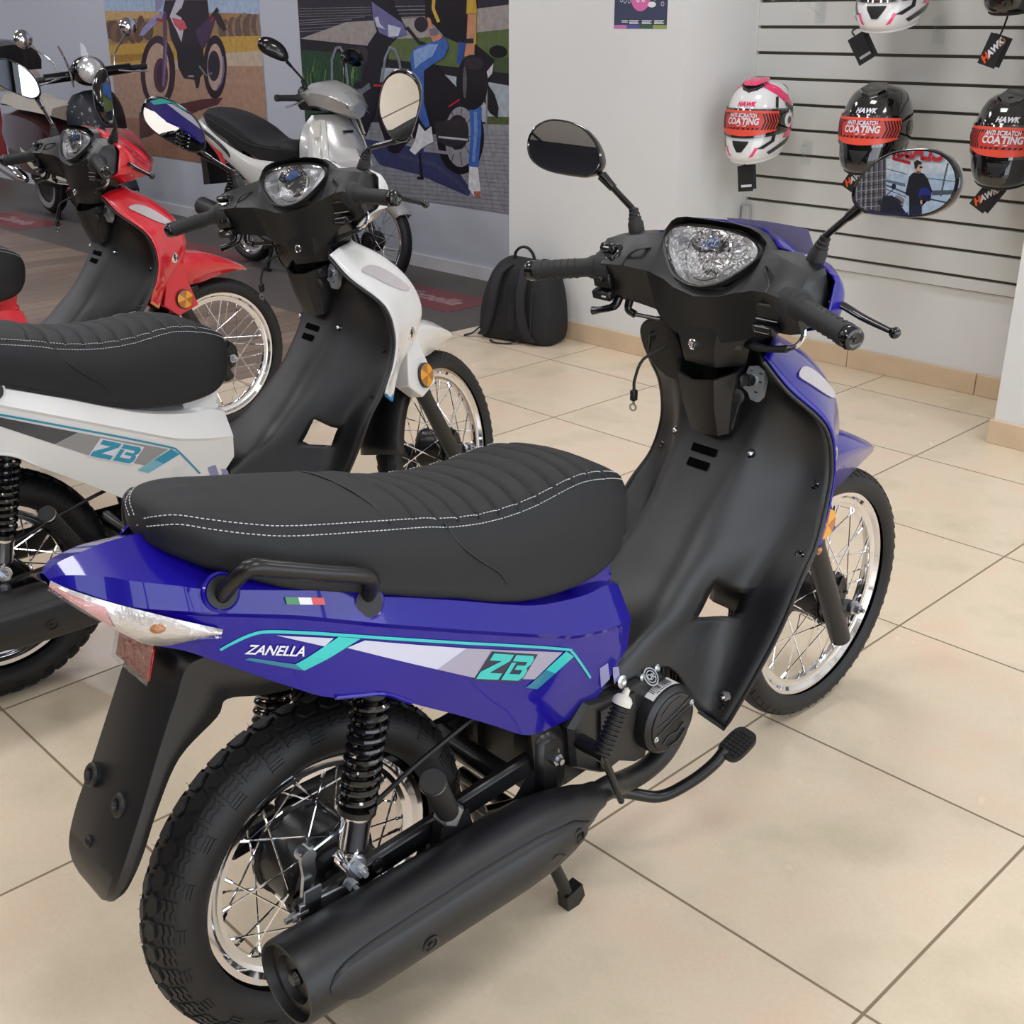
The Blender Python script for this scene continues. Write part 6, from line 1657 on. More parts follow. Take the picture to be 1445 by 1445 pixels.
((26,22,34),[(-4.813,1.519),(-4.620,1.516),(-4.488,1.359),(-4.634,1.286),(-4.725,1.179),(-4.762,1.062),(-4.817,0.891),(-4.924,0.738),(-5.001,0.804),(-4.933,1.091),(-4.860,1.276),(-4.770,1.346),(-4.812,1.447)]),
((112,110,160),[(-4.807,1.511),(-4.732,1.478),(-4.519,1.390),(-4.489,1.331),(-4.619,1.309),(-4.742,1.338),(-4.800,1.414)]),
((206,212,230),[(-4.662,1.386),(-4.541,1.367),(-4.571,1.323),(-4.660,1.318)]),
((206,208,222),[(-4.785,1.422),(-4.750,1.429),(-4.736,1.390),(-4.685,1.358),(-4.768,1.374)]),
((28,22,32),[(-4.762,1.062),(-4.562,1.118),(-4.292,1.204),(-4.056,1.054),(-4.032,1.000),(-4.122,0.956),(-4.197,0.808),(-4.487,0.753),(-4.603,0.664),(-4.703,0.666),(-4.792,0.841)]),
((22,18,26),[(-4.693,0.813),(-4.594,0.818),(-4.603,0.664),(-4.674,0.659)]),
((128,134,146),[(-4.728,1.063),(-4.686,1.204),(-4.710,1.205),(-4.752,1.064)]),
((128,134,146),[(-4.689,1.198),(-4.636,1.263),(-4.657,1.269),(-4.710,1.203)]),
((128,134,146),[(-4.657,1.257),(-4.605,1.240),(-4.592,1.253),(-4.645,1.270)]),
((128,134,146),[(-4.612,1.246),(-4.582,1.196),(-4.560,1.201),(-4.590,1.251)]),
((128,134,146),[(-4.584,1.200),(-4.558,1.100),(-4.535,1.103),(-4.561,1.203)]),
((26,22,28),[(-3.840,0.805),(-3.845,0.763),(-3.858,0.722),(-3.879,0.683),(-3.907,0.649),(-3.942,0.621),(-3.980,0.601),(-4.022,0.588),(-4.065,0.585),(-4.106,0.590),(-4.145,0.605),(-4.180,0.628),(-4.208,0.659),(-4.229,0.696),(-4.241,0.737),(-4.244,0.780),(-4.237,0.824),(-4.222,0.866),(-4.199,0.905),(-4.169,0.938),(-4.134,0.964),(-4.095,0.983),(-4.053,0.994),(-4.012,0.995),(-3.972,0.988),(-3.935,0.973),(-3.902,0.950),(-3.875,0.921),(-3.856,0.886),(-3.844,0.847)]),
((150,150,158),[(-3.904,0.801),(-3.907,0.767),(-3.916,0.734),(-3.931,0.703),(-3.950,0.676),(-3.973,0.654),(-4.000,0.638),(-4.028,0.628),(-4.056,0.626),(-4.085,0.631),(-4.111,0.644),(-4.134,0.663),(-4.152,0.687),(-4.166,0.717),(-4.174,0.750),(-4.176,0.784),(-4.172,0.819),(-4.161,0.853),(-4.146,0.884),(-4.126,0.910),(-4.102,0.931),(-4.076,0.947),(-4.048,0.955),(-4.020,0.956),(-3.992,0.950),(-3.967,0.938),(-3.945,0.919),(-3.927,0.895),(-3.914,0.866),(-3.906,0.835)]),
((40,36,44),[(-3.967,0.821),(-3.972,0.794),(-3.983,0.768),(-4.002,0.746),(-4.025,0.730),(-4.051,0.720),(-4.079,0.719),(-4.105,0.725),(-4.128,0.738),(-4.146,0.758),(-4.156,0.783),(-4.159,0.810),(-4.155,0.838),(-4.142,0.863),(-4.123,0.885),(-4.100,0.901),(-4.073,0.910),(-4.046,0.911),(-4.020,0.905),(-3.998,0.891),(-3.981,0.872),(-3.970,0.848)]),
((44,42,50),[(-4.051,0.798),(-3.926,0.798),(-3.925,0.802),(-4.050,0.802)]),
((44,42,50),[(-4.053,0.799),(-3.960,0.696),(-3.954,0.698),(-4.047,0.801)]),
((44,42,50),[(-4.053,0.800),(-4.036,0.637),(-4.030,0.638),(-4.047,0.801)]),
((44,42,50),[(-4.053,0.801),(-4.122,0.651),(-4.116,0.650),(-4.047,0.800)]),
((44,42,50),[(-4.052,0.802),(-4.175,0.733),(-4.171,0.730),(-4.048,0.799)]),
((44,42,50),[(-4.048,0.802),(-4.166,0.842),(-4.170,0.839),(-4.052,0.798)]),
((44,42,50),[(-4.047,0.801),(-4.106,0.926),(-4.112,0.924),(-4.053,0.799)]),
((44,42,50),[(-4.047,0.800),(-4.020,0.946),(-4.026,0.946),(-4.053,0.800)]),
((44,42,50),[(-4.048,0.799),(-3.949,0.895),(-3.954,0.897),(-4.053,0.801)]),
((50,46,52),[(-4.267,0.861),(-3.998,0.899),(-3.963,0.774),(-4.129,0.730),(-4.245,0.756)]),
((196,198,206),[(-4.232,0.775),(-3.977,0.775),(-3.975,0.786),(-4.229,0.787)]),
((150,150,156),[(-4.369,0.689),(-4.129,0.689),(-3.974,0.725),(-3.979,0.740),(-4.130,0.706),(-4.365,0.706)]),
((196,40,56),[(-4.131,0.949),(-4.029,0.995),(-4.036,1.001),(-4.138,0.955)]),
((196,40,56),[(-4.821,1.038),(-4.735,1.039),(-4.734,1.051),(-4.819,1.050)]),
((110,116,130),[(-4.977,1.004),(-4.863,1.059),(-4.851,1.026),(-4.957,0.980)]),
((26,20,26),[(-3.904,1.286),(-3.758,1.214),(-3.765,1.169),(-3.836,1.137),(-3.918,1.181)]),
((218,214,222),[(-3.830,1.134),(-3.759,1.192),(-3.771,1.139),(-3.818,1.104)]),
((28,24,30),[(-3.838,0.992),(-3.807,1.085),(-3.754,1.034),(-3.722,0.966),(-3.730,0.909),(-3.791,0.933)]),
((150,146,150),[(-3.819,1.107),(-3.829,0.829),(-3.815,0.830),(-3.805,1.108)]),
((20,16,20),[(-3.655,1.253),(-3.658,1.244),(-3.666,1.236),(-3.679,1.229),(-3.695,1.224),(-3.714,1.221),(-3.734,1.221),(-3.753,1.223),(-3.769,1.227),(-3.782,1.234),(-3.790,1.242),(-3.793,1.251),(-3.790,1.259),(-3.782,1.268),(-3.769,1.274),(-3.752,1.279),(-3.733,1.282),(-3.714,1.282),(-3.695,1.280),(-3.678,1.276),(-3.666,1.269),(-3.658,1.261)]),
((56,46,54),[(-4.856,1.214),(-4.860,1.198),(-4.869,1.184),(-4.883,1.172),(-4.899,1.163),(-4.918,1.158),(-4.937,1.158),(-4.955,1.162),(-4.971,1.170),(-4.983,1.182),(-4.989,1.196),(-4.991,1.212),(-4.987,1.227),(-4.978,1.242),(-4.964,1.254),(-4.947,1.262),(-4.928,1.267),(-4.909,1.267),(-4.891,1.263),(-4.876,1.255),(-4.865,1.243),(-4.858,1.229)]),
((46,40,48),[(-4.299,1.387),(-4.302,1.375),(-4.310,1.365),(-4.321,1.356),(-4.336,1.350),(-4.352,1.347),(-4.369,1.346),(-4.385,1.350),(-4.400,1.356),(-4.410,1.365),(-4.417,1.375),(-4.419,1.386),(-4.416,1.398),(-4.408,1.408),(-4.397,1.417),(-4.382,1.423),(-4.365,1.426),(-4.348,1.426),(-4.332,1.423),(-4.318,1.417),(-4.308,1.408),(-4.301,1.398)]),
((40,34,42),[(-4.499,1.365),(-4.391,1.283),(-4.368,1.294),(-4.475,1.376)]),
((40,34,42),[(-4.390,1.282),(-4.331,1.273),(-4.323,1.290),(-4.381,1.299)]),
((22,18,22),[(-4.316,1.528),(-3.894,1.522),(-3.938,1.420),(-3.976,1.316),(-4.013,1.285),(-4.160,1.322),(-4.246,1.383),(-4.321,1.421)]),
((214,176,70),[(-4.254,1.528),(-4.263,1.465),(-4.218,1.395),(-4.192,1.401),(-4.235,1.468),(-4.226,1.526)]),
((206,164,60),[(-3.965,1.523),(-3.894,1.522),(-3.887,1.442),(-3.973,1.439)]),
((196,160,70),[(-3.910,1.442),(-3.910,1.286),(-3.894,1.287),(-3.893,1.442)]),
((206,146,112),[(-3.961,1.439),(-3.904,1.438),(-3.909,1.286),(-3.976,1.286)]),
((204,140,108),[(-3.976,1.293),(-3.909,1.286),(-3.913,1.226),(-3.997,1.223)]),
((40,40,50),[(-3.988,1.314),(-3.916,1.315),(-3.916,1.290),(-3.988,1.289)]),
((210,142,110),[(-4.303,1.425),(-4.276,1.417),(-4.253,1.367),(-4.173,1.318),(-4.250,1.286),(-4.286,1.333)]),
((120,118,134),[(-4.292,1.360),(-4.221,1.371),(-4.204,1.333),(-4.274,1.325)]),
((66,104,184),[(-4.148,1.318),(-4.249,1.296),(-4.420,1.263),(-4.468,1.205),(-4.444,1.105),(-4.406,1.009),(-4.401,0.878),(-4.345,0.824),(-4.304,0.838),(-4.352,0.962),(-4.344,1.139),(-4.280,1.169),(-4.164,1.214),(-4.124,1.269)]),
((140,172,222),[(-4.434,1.245),(-4.288,1.282),(-4.212,1.283),(-4.265,1.220),(-4.371,1.179),(-4.426,1.145)]),
((52,84,164),[(-4.037,1.300),(-3.976,1.286),(-4.028,1.171),(-4.058,1.193)]),
((66,104,184),[(-3.959,0.960),(-3.860,0.964),(-3.862,0.827),(-3.892,0.630),(-3.973,0.632),(-3.952,0.822)]),
((110,146,206),[(-3.922,0.934),(-3.920,0.824),(-3.944,0.663),(-3.917,0.664),(-3.893,0.825),(-3.895,0.935)]),
((232,232,236),[(-4.403,0.847),(-4.351,0.805),(-4.291,0.837),(-4.276,0.752),(-4.377,0.712),(-4.447,0.665),(-4.498,0.687),(-4.446,0.743)]),
((228,228,232),[(-3.966,0.636),(-3.892,0.636),(-3.867,0.478),(-3.926,0.470),(-3.975,0.513)]),
((188,110,90),[(-3.931,0.500),(-3.869,0.506),(-3.875,0.474),(-3.926,0.470)]),
((24,18,24),[(-3.803,1.093),(-3.807,1.061),(-3.816,1.030),(-3.832,1.002),(-3.853,0.978),(-3.878,0.960),(-3.906,0.948),(-3.935,0.943),(-3.965,0.945),(-3.992,0.955),(-4.017,0.971),(-4.038,0.994),(-4.053,1.021),(-4.063,1.052),(-4.065,1.084),(-4.061,1.117),(-4.050,1.148),(-4.033,1.176),(-4.012,1.199),(-3.986,1.217),(-3.958,1.228),(-3.929,1.232),(-3.901,1.229),(-3.874,1.219),(-3.850,1.202),(-3.830,1.180),(-3.815,1.154),(-3.806,1.124)]),
((96,88,98),[(-3.976,1.087),(-3.977,1.063),(-3.980,1.041),(-3.983,1.023),(-3.988,1.009),(-3.993,1.002),(-3.998,1.002),(-4.002,1.009),(-4.006,1.022),(-4.009,1.040),(-4.010,1.062),(-4.010,1.086),(-4.009,1.110),(-4.007,1.132),(-4.003,1.150),(-3.999,1.164),(-3.994,1.170),(-3.989,1.171),(-3.984,1.164),(-3.981,1.151),(-3.978,1.133),(-3.976,1.111)]),
((50,42,50),[(-3.840,1.190),(-3.843,1.180),(-3.852,1.171),(-3.867,1.163),(-3.886,1.157),(-3.908,1.154),(-3.930,1.153),(-3.952,1.156),(-3.971,1.161),(-3.986,1.168),(-3.995,1.177),(-3.998,1.187),(-3.995,1.196),(-3.985,1.206),(-3.970,1.214),(-3.951,1.219),(-3.929,1.222),(-3.906,1.223),(-3.885,1.220),(-3.866,1.216),(-3.852,1.208),(-3.843,1.200)]),
((30,28,36),[(-4.416,0.677),(-4.404,0.532),(-4.382,0.535),(-4.395,0.679)]),
((30,28,36),[(-4.435,0.540),(-4.374,0.545),(-4.374,0.528),(-4.436,0.523)])]
P3 = [((196,218,238),[(-5.110,1.606),(-3.966,1.666),(-3.797,1.127),(-4.923,0.998)]),
((222,232,240),[(-4.688,1.496),(-3.928,1.547),(-3.897,1.445),(-4.654,1.386)]),
((104,124,140),[(-4.606,1.353),(-4.411,1.340),(-4.404,1.318),(-4.601,1.337)]),
((84,98,110),[(-4.169,1.316),(-3.975,1.336),(-3.967,1.309),(-4.159,1.285)]),
((70,78,92),[(-4.629,1.422),(-4.413,1.399),(-4.412,1.404),(-4.628,1.427)]),
((70,78,92),[(-4.242,1.387),(-3.959,1.385),(-3.959,1.390),(-4.243,1.392)]),
((66,74,90),[(-4.597,1.313),(-4.384,1.273),(-4.382,1.282),(-4.594,1.322)]),
((66,74,90),[(-4.588,1.289),(-4.376,1.249),(-4.374,1.254),(-4.587,1.294)]),
((66,74,90),[(-4.168,1.254),(-3.914,1.241),(-3.915,1.250),(-4.168,1.264)]),
((90,100,112),[(-4.095,1.500),(-4.091,1.286),(-4.076,1.285),(-4.080,1.498)]),
((86,84,90),[(-4.950,1.411),(-4.642,1.499),(-4.522,1.111),(-4.847,1.077)]),
((170,170,178),[(-4.912,1.461),(-4.806,1.081),(-4.795,1.082),(-4.901,1.462)]),
((60,60,66),[(-4.893,1.463),(-4.780,1.084),(-4.774,1.084),(-4.887,1.463)]),
((128,120,112),[(-4.878,1.464),(-4.781,1.084),(-4.774,1.084),(-4.870,1.464)]),
((170,170,178),[(-4.863,1.465),(-4.761,1.086),(-4.750,1.087),(-4.852,1.465)]),
((60,60,66),[(-4.848,1.466),(-4.735,1.089),(-4.723,1.090),(-4.836,1.466)]),
((128,120,112),[(-4.830,1.467),(-4.726,1.090),(-4.718,1.090),(-4.821,1.467)]),
((170,170,178),[(-4.816,1.468),(-4.718,1.091),(-4.707,1.091),(-4.804,1.468)]),
((60,60,66),[(-4.800,1.469),(-4.683,1.094),(-4.671,1.095),(-4.788,1.470)]),
((128,120,112),[(-4.784,1.470),(-4.671,1.095),(-4.660,1.097),(-4.772,1.471)]),
((170,170,178),[(-4.768,1.471),(-4.660,1.097),(-4.649,1.098),(-4.757,1.472)]),
((60,60,66),[(-4.752,1.472),(-4.650,1.098),(-4.640,1.099),(-4.741,1.473)]),
((128,120,112),[(-4.735,1.473),(-4.623,1.101),(-4.613,1.102),(-4.726,1.474)]),
((170,170,178),[(-4.720,1.474),(-4.605,1.103),(-4.596,1.104),(-4.710,1.475)]),
((60,60,66),[(-4.702,1.476),(-4.603,1.103),(-4.597,1.103),(-4.696,1.476)]),
((128,120,112),[(-4.687,1.477),(-4.586,1.105),(-4.579,1.105),(-4.680,1.477)]),
((170,170,178),[(-4.673,1.478),(-4.557,1.108),(-4.548,1.109),(-4.664,1.478)]),
((60,60,66),[(-4.658,1.479),(-4.547,1.109),(-4.536,1.110),(-4.647,1.479)]),
((128,120,112),[(-4.643,1.480),(-4.530,1.111),(-4.520,1.112),(-4.632,1.480)]),
((180,180,188),[(-4.875,1.360),(-4.613,1.407),(-4.615,1.411),(-4.877,1.364)]),
((52,52,58),[(-4.866,1.332),(-4.605,1.379),(-4.607,1.382),(-4.868,1.336)]),
((180,180,188),[(-4.858,1.304),(-4.596,1.350),(-4.598,1.354),(-4.860,1.308)]),
((52,52,58),[(-4.849,1.276),(-4.587,1.322),(-4.589,1.326),(-4.851,1.280)]),
((180,180,188),[(-4.840,1.248),(-4.578,1.293),(-4.580,1.297),(-4.842,1.252)]),
((52,52,58),[(-4.832,1.220),(-4.570,1.265),(-4.571,1.269),(-4.834,1.224)]),
((180,180,188),[(-4.823,1.193),(-4.561,1.236),(-4.562,1.240),(-4.825,1.196)]),
((52,52,58),[(-4.815,1.165),(-4.552,1.208),(-4.554,1.212),(-4.816,1.169)]),
((180,180,188),[(-4.806,1.137),(-4.543,1.179),(-4.545,1.183),(-4.808,1.141)]),
((150,150,158),[(-4.425,1.139),(-4.443,1.135),(-4.477,1.143),(-4.510,1.159),(-4.527,1.176),(-4.519,1.186),(-4.491,1.184),(-4.456,1.171),(-4.430,1.153)]),
((52,50,58),[(-4.389,1.199),(-4.405,1.195),(-4.428,1.202),(-4.446,1.216),(-4.451,1.231),(-4.441,1.239),(-4.420,1.238),(-4.398,1.227),(-4.386,1.211)]),
((150,150,158),[(-4.442,1.201),(-4.459,1.193),(-4.494,1.195),(-4.532,1.205),(-4.554,1.219),(-4.550,1.230),(-4.523,1.234),(-4.484,1.227),(-4.452,1.214)]),
((52,50,58),[(-4.527,1.158),(-4.547,1.155),(-4.581,1.165),(-4.613,1.184),(-4.628,1.202),(-4.619,1.211),(-4.591,1.207),(-4.556,1.192),(-4.531,1.173)]),
((150,150,158),[(-4.381,1.227),(-4.396,1.222),(-4.426,1.226),(-4.459,1.236),(-4.477,1.248),(-4.474,1.257),(-4.450,1.257),(-4.416,1.250),(-4.389,1.238)]),
((52,50,58),[(-4.385,1.188),(-4.401,1.183),(-4.432,1.189),(-4.464,1.201),(-4.481,1.216),(-4.475,1.225),(-4.450,1.224),(-4.417,1.215),(-4.391,1.201)]),
((150,150,158),[(-4.407,1.185),(-4.415,1.172),(-4.440,1.165),(-4.469,1.167),(-4.490,1.178),(-4.491,1.192),(-4.473,1.202),(-4.445,1.205),(-4.419,1.198)]),
((52,50,58),[(-4.475,1.136),(-4.490,1.133),(-4.518,1.139),(-4.546,1.153),(-4.561,1.166),(-4.555,1.174),(-4.532,1.172),(-4.502,1.161),(-4.480,1.147)]),
((150,150,158),[(-4.386,1.194),(-4.402,1.196),(-4.431,1.211),(-4.457,1.231),(-4.470,1.248),(-4.462,1.254),(-4.438,1.245),(-4.409,1.226),(-4.388,1.206)]),
((52,50,58),[(-4.442,1.201),(-4.454,1.193),(-4.479,1.192),(-4.505,1.200),(-4.520,1.212),(-4.516,1.223),(-4.496,1.228),(-4.469,1.224),(-4.448,1.214)]),
((150,150,158),[(-4.454,1.183),(-4.462,1.173),(-4.484,1.168),(-4.510,1.170),(-4.528,1.178),(-4.529,1.188),(-4.513,1.196),(-4.487,1.197),(-4.464,1.192)]),
((52,50,58),[(-4.400,1.206),(-4.415,1.203),(-4.445,1.210),(-4.475,1.223),(-4.491,1.237),(-4.486,1.245),(-4.462,1.242),(-4.430,1.231),(-4.406,1.217)]),
((150,150,158),[(-4.459,1.163),(-4.477,1.159),(-4.508,1.167),(-4.539,1.182),(-4.554,1.197),(-4.547,1.206),(-4.521,1.204),(-4.488,1.192),(-4.464,1.176)]),
((52,50,58),[(-4.372,1.145),(-4.392,1.142),(-4.421,1.151),(-4.444,1.169),(-4.452,1.187),(-4.441,1.197),(-4.415,1.194),(-4.387,1.179),(-4.370,1.160)]),
((34,36,52),[(-4.580,1.119),(-4.589,1.238),(-4.502,1.253),(-4.377,1.173),(-4.320,1.133)]),
((30,32,40),[(-4.487,1.314),(-4.486,1.308),(-4.487,1.303),(-4.489,1.299),(-4.493,1.295),(-4.498,1.293),(-4.503,1.293),(-4.509,1.294),(-4.515,1.297),(-4.520,1.300),(-4.523,1.305),(-4.526,1.310),(-4.527,1.316),(-4.526,1.321),(-4.524,1.326),(-4.520,1.329),(-4.515,1.331),(-4.509,1.331),(-4.504,1.330),(-4.498,1.328),(-4.493,1.324),(-4.489,1.319)]),
((40,42,52),[(-4.505,1.301),(-4.565,1.243),(-4.559,1.239),(-4.499,1.298)]),
((36,46,88),[(-4.688,1.114),(-4.569,1.106),(-4.320,1.130),(-4.327,1.155),(-4.574,1.133),(-4.687,1.141)]),
((24,24,34),[(-4.364,1.415),(-4.390,1.387),(-4.390,1.270),(-4.351,1.261),(-4.331,1.197),(-4.221,1.209),(-4.228,1.259),(-4.164,1.272),(-4.165,1.316),(-4.225,1.388),(-4.268,1.416),(-4.314,1.425)]),
((30,40,66),[(-4.335,1.210),(-4.223,1.215),(-4.202,1.146),(-4.312,1.134)]),
((226,178,150),[(-4.296,1.452),(-4.294,1.442),(-4.295,1.432),(-4.298,1.424),(-4.304,1.418),(-4.311,1.414),(-4.320,1.414),(-4.329,1.416),(-4.338,1.421),(-4.346,1.428),(-4.353,1.438),(-4.357,1.448),(-4.359,1.458),(-4.358,1.468),(-4.355,1.476),(-4.349,1.482),(-4.342,1.486),(-4.333,1.486),(-4.324,1.484),(-4.315,1.479),(-4.307,1.472),(-4.300,1.462)]),
((30,24,24),[(-4.377,1.485),(-4.351,1.500),(-4.318,1.492),(-4.302,1.476),(-4.332,1.469),(-4.342,1.443),(-4.356,1.441)]),
((18,18,22),[(-4.321,1.462),(-4.291,1.460),(-4.292,1.449),(-4.315,1.450)]),
((110,74,58),[(-4.332,1.430),(-4.297,1.427),(-4.315,1.412),(-4.335,1.421)]),
((34,48,146),[(-4.168,1.291),(-4.166,1.278),(-4.168,1.266),(-4.175,1.256),(-4.185,1.248),(-4.198,1.243),(-4.213,1.242),(-4.228,1.244),(-4.243,1.250),(-4.256,1.258),(-4.265,1.269),(-4.271,1.281),(-4.273,1.294),(-4.270,1.306),(-4.264,1.316),(-4.253,1.324),(-4.240,1.328),(-4.225,1.330),(-4.210,1.327),(-4.196,1.322),(-4.183,1.313),(-4.174,1.303)]),
((24,26,58),[(-4.259,1.276),(-4.159,1.285),(-4.164,1.246),(-4.232,1.243)]),
((226,178,150),[(-4.223,1.234),(-4.222,1.230),(-4.222,1.226),(-4.223,1.222),(-4.225,1.220),(-4.227,1.218),(-4.230,1.218),(-4.233,1.219),(-4.236,1.221),(-4.239,1.224),(-4.241,1.228),(-4.243,1.232),(-4.244,1.236),(-4.244,1.240),(-4.243,1.244),(-4.241,1.246),(-4.239,1.248),(-4.236,1.248),(-4.233,1.247),(-4.230,1.245),(-4.227,1.242),(-4.225,1.238)]),
((200,30,46),[(-4.579,1.504),(-4.408,1.486),(-4.401,1.465),(-4.573,1.484)])]
# ------------------------------------------------------------------ printed posters (flat prints on a thin board)
def print_mesh(name, board, layers, to3d, nrm, label, cat, clip=None, rough=.35):
    """board: 4 corners in wall coordinates; layers: [(rgb, polygon)] printed one over another."""
    b = MB(); mats = []; key = {}
    def mi(c):
        if c not in key:
            key[c] = len(mats); mats.append(pm('print_%d_%d_%d' % c, c, rough, var=.16, vscale=26))
        return key[c]
    n = V(nrm)
    b.mi = mi(layers[0][0] if layers else (200, 200, 200))
    b.prism([to3d(p) for p in board], n * .0041)
    xs = [p[0] for p in board]; zs = [p[1] for p in board]
    x0, x1, z0, z1 = min(xs), max(xs), min(zs), max(zs)
    def clip_poly(P):
        def cut(P, f, g):
            o = []
            for i in range(len(P)):
                a, c = P[i - 1], P[i]
                fa, fc = f(a), f(c)
                if (fa >= 0) != (fc >= 0):
                    t = fa / (fa - fc); o.append((a[0] + (c[0] - a[0]) * t, a[1] + (c[1] - a[1]) * t))
                if fc >= 0: o.append(c)
            return o
        for f in (lambda p: p[0] - x0, lambda p: x1 - p[0], lambda p: p[1] - z0, lambda p: z1 - p[1]):
            if len(P) > 2: P = cut(P, f, None)
        return P
    k = 0
    for c, P in layers:
        P = clip_poly([tuple(p) for p in P])
        if len(P) < 3: continue
        k += 1
        try:
            vs, fs = poly_geo(P)
        except Exception:
            continue
        b.mi = mi(c)
        b.add([to3d((p.x, p.y)) + n * (.0042 + k * .00003) for p in vs], fs)
    o = b.build(name, mats, None, smooth=False, merge=False)
    return tag(o, label, cat)
wall3 = lambda p: V((p[0], YF - .0005, p[1]))
print_mesh('wall_poster', [(-8.2, .43), (-6.02, .43), (-6.02, 2.35), (-8.2, 2.35)],
           [((176, 196, 224), [(-8.3, 1.3), (-6, 1.3), (-6, 2.4), (-8.3, 2.4)])] + P1, wall3, (0, -1, 0),
           'wall poster of a dirt motorcycle on a sunlit road, left of the other poster', 'poster')
print_mesh('wall_poster', [(-5.57, .405), (-3.45, .405), (-3.45, 2.35), (-5.57, 2.35)],
           [((46, 40, 52), [(-5.6, 1.3), (-3.4, 1.3), (-3.4, 2.4), (-5.6, 2.4)])] + P2, wall3, (0, -1, 0),
           'wall poster of a person in jeans beside a dark motorcycle, next to the pillar', 'poster')
front3 = lambda p: V((p[0], YB + .0005, p[1]))
o = print_mesh('wall_poster', [(-5.15, .80), (-3.75, .80), (-3.75, 1.72), (-5.15, 1.72)], P3, front3, (0, 1, 0),
               'poster of a person in a black jacket holding a blue helmet, on the opposite wall', 'poster')
b = MB()
vs, fs = text_geo('CLASSIC', .165, .006, 0, .92, 'LEFT')
b.add([V((-4.11 - p.x, YB + .022, 1.555 + p.y)) for p in vs], fs)
b.build('lettering', M['flag_r'], o, smooth=False, merge=False)
vs, fs = text_geo('MOTOCICLETAS', .035, .001, 0, 1, 'LEFT')
b = MB(); b.add([V((-4.415 - p.x, YB + .022, 1.515 + p.y * .9)) for p in vs], fs)
b.build('lettering', M['whitef'], o, smooth=False, merge=False)
tag(slab('wall_panel', (-7.6, YB, .0), (-5.3, YB + .06, 2.3), M['navy']), 'dark navy display panel on the wall behind the viewer', 'panel')
# red banner at the far left
tag(slab('wall_banner', (-11.9, YF - .014, .085), (-10.56, YF - .001, .74), pm('red_banner', (150, 28, 32), .5)), 'dark red banner low on the wall at the left edge', 'banner')

# notice on the pillar
b = MB(); mats = [pm('notice_%d' % i, c, .4) for i, c in enumerate(((66, 74, 98), (224, 112, 176), (240, 240, 244), (206, 120, 190), (88, 92, 160), (66, 104, 74), (150, 172, 96)))]
pf = lambda x, z, k=1: V((x, 2.704 - .0006 * k, z))
x0, x1, z0, z1 = -2.343, -2.060, 1.372, 1.78
b.mi = 0; b.prism([pf(x0, z0, 0), pf(x1, z0, 0), pf(x1, z1, 0), pf(x0, z1, 0)], V((0, -.0005, 0)))
for i in range(4):
    b.mi = 3 + i; a0 = x0 + (x1 - x0) * i / 4; a1 = x0 + (x1 - x0) * (i + 1) / 4
    b.add([pf(a0, z0, 2), pf(a1, z0, 2), pf(a1, z0 + .014, 2), pf(a0, z0 + .014, 2)], [[0, 1, 2, 3]])
b.mi = 1; b.add([pf(-2.201 + cos(a) * .052, 1.490 + sin(a) * .052, 2) for a in [2 * pi * k / 28 for k in range(28)]], [list(range(28))])
b.mi = 2
for cx in (-2.215, -2.187):
    vs, fs = stroke([(cx + .008 * cos(a), 1.487 + .013 * sin(a)) for a in [pi * k / 8 for k in range(8, 17)]], .005); b.add([pf(p.x, p.y, 3) for p in vs], fs)
b.add([pf(x, z, 3) for x, z in ellp(-2.141, 1.463, .022, .011, 16)], [list(range(16))])
for cx, cz in ((-2.305, 1.482), (-2.285, 1.478), (-2.262, 1.478), (-2.125, 1.487), (-2.09, 1.492), (-2.085, 1.465), (-2.125, 1.503)):
    vs, fs = stroke(ellp(cx, cz, .007, .008, 10) + [(cx + .007, cz)], .002); b.add([pf(p.x, p.y, 3) for p in vs], fs)
for xa, n in ((-2.30, 2), (-2.258, 3), (-2.190, 3), (-2.125, 3)):
    for r in range(n):
        w = .034 if xa < -2.28 else .052 - .006 * (r % 2)
        b.add([pf(xa, 1.401 - r * .0055, 3), pf(xa + w, 1.401 - r * .0055, 3), pf(xa + w, 1.404 - r * .0055, 3), pf(xa, 1.404 - r * .0055, 3)], [[0, 1, 2, 3]])
tag(b.build('wall_notice', mats, smooth=False, merge=False), 'dark blue notice with a pink circle, high on the white pillar', 'notice')

# floor stickers
M['sticker_red'] = pm('floor_sticker', (118, 52, 54), .4); M['sticker_txt'] = pm('floor_sticker_print', (168, 136, 132), .45)
def sticker(label, x0, y0, x1, y1, s, ang=0):
    b = MB(); b.prism([V((x0, y0, .0002)), V((x1, y0, .0002)), V((x1, y1, .0002)), V((x0, y1, .0002))], V((0, 0, .0009)))
    o = tag(b.build('floor_sticker', M['sticker_red'], smooth=False), label, 'floor sticker')
    vs, fs = text_geo(s, .17, .004, .25); b = MB()
    b.add([V(((x0 + x1) / 2 + p.x, (y0 + y1) / 2 + p.y, .0016)) for p in vs], fs)
    b.build('lettering', M['sticker_txt'], o, smooth=False, merge=False)
sticker('worn red floor sticker on the grey floor beside the backpack', -4.08, 2.64, -3.38, 3.0, 'Zanella')
sticker('worn red floor sticker under the silver motorcycle, behind the red fender', -6.45, 2.32, -5.35, 2.78, 'Zanella')
sticker('worn red floor sticker at the left edge below the classic scooter', -8.45, 2.13, -7.55, 2.5, 'Zanella')

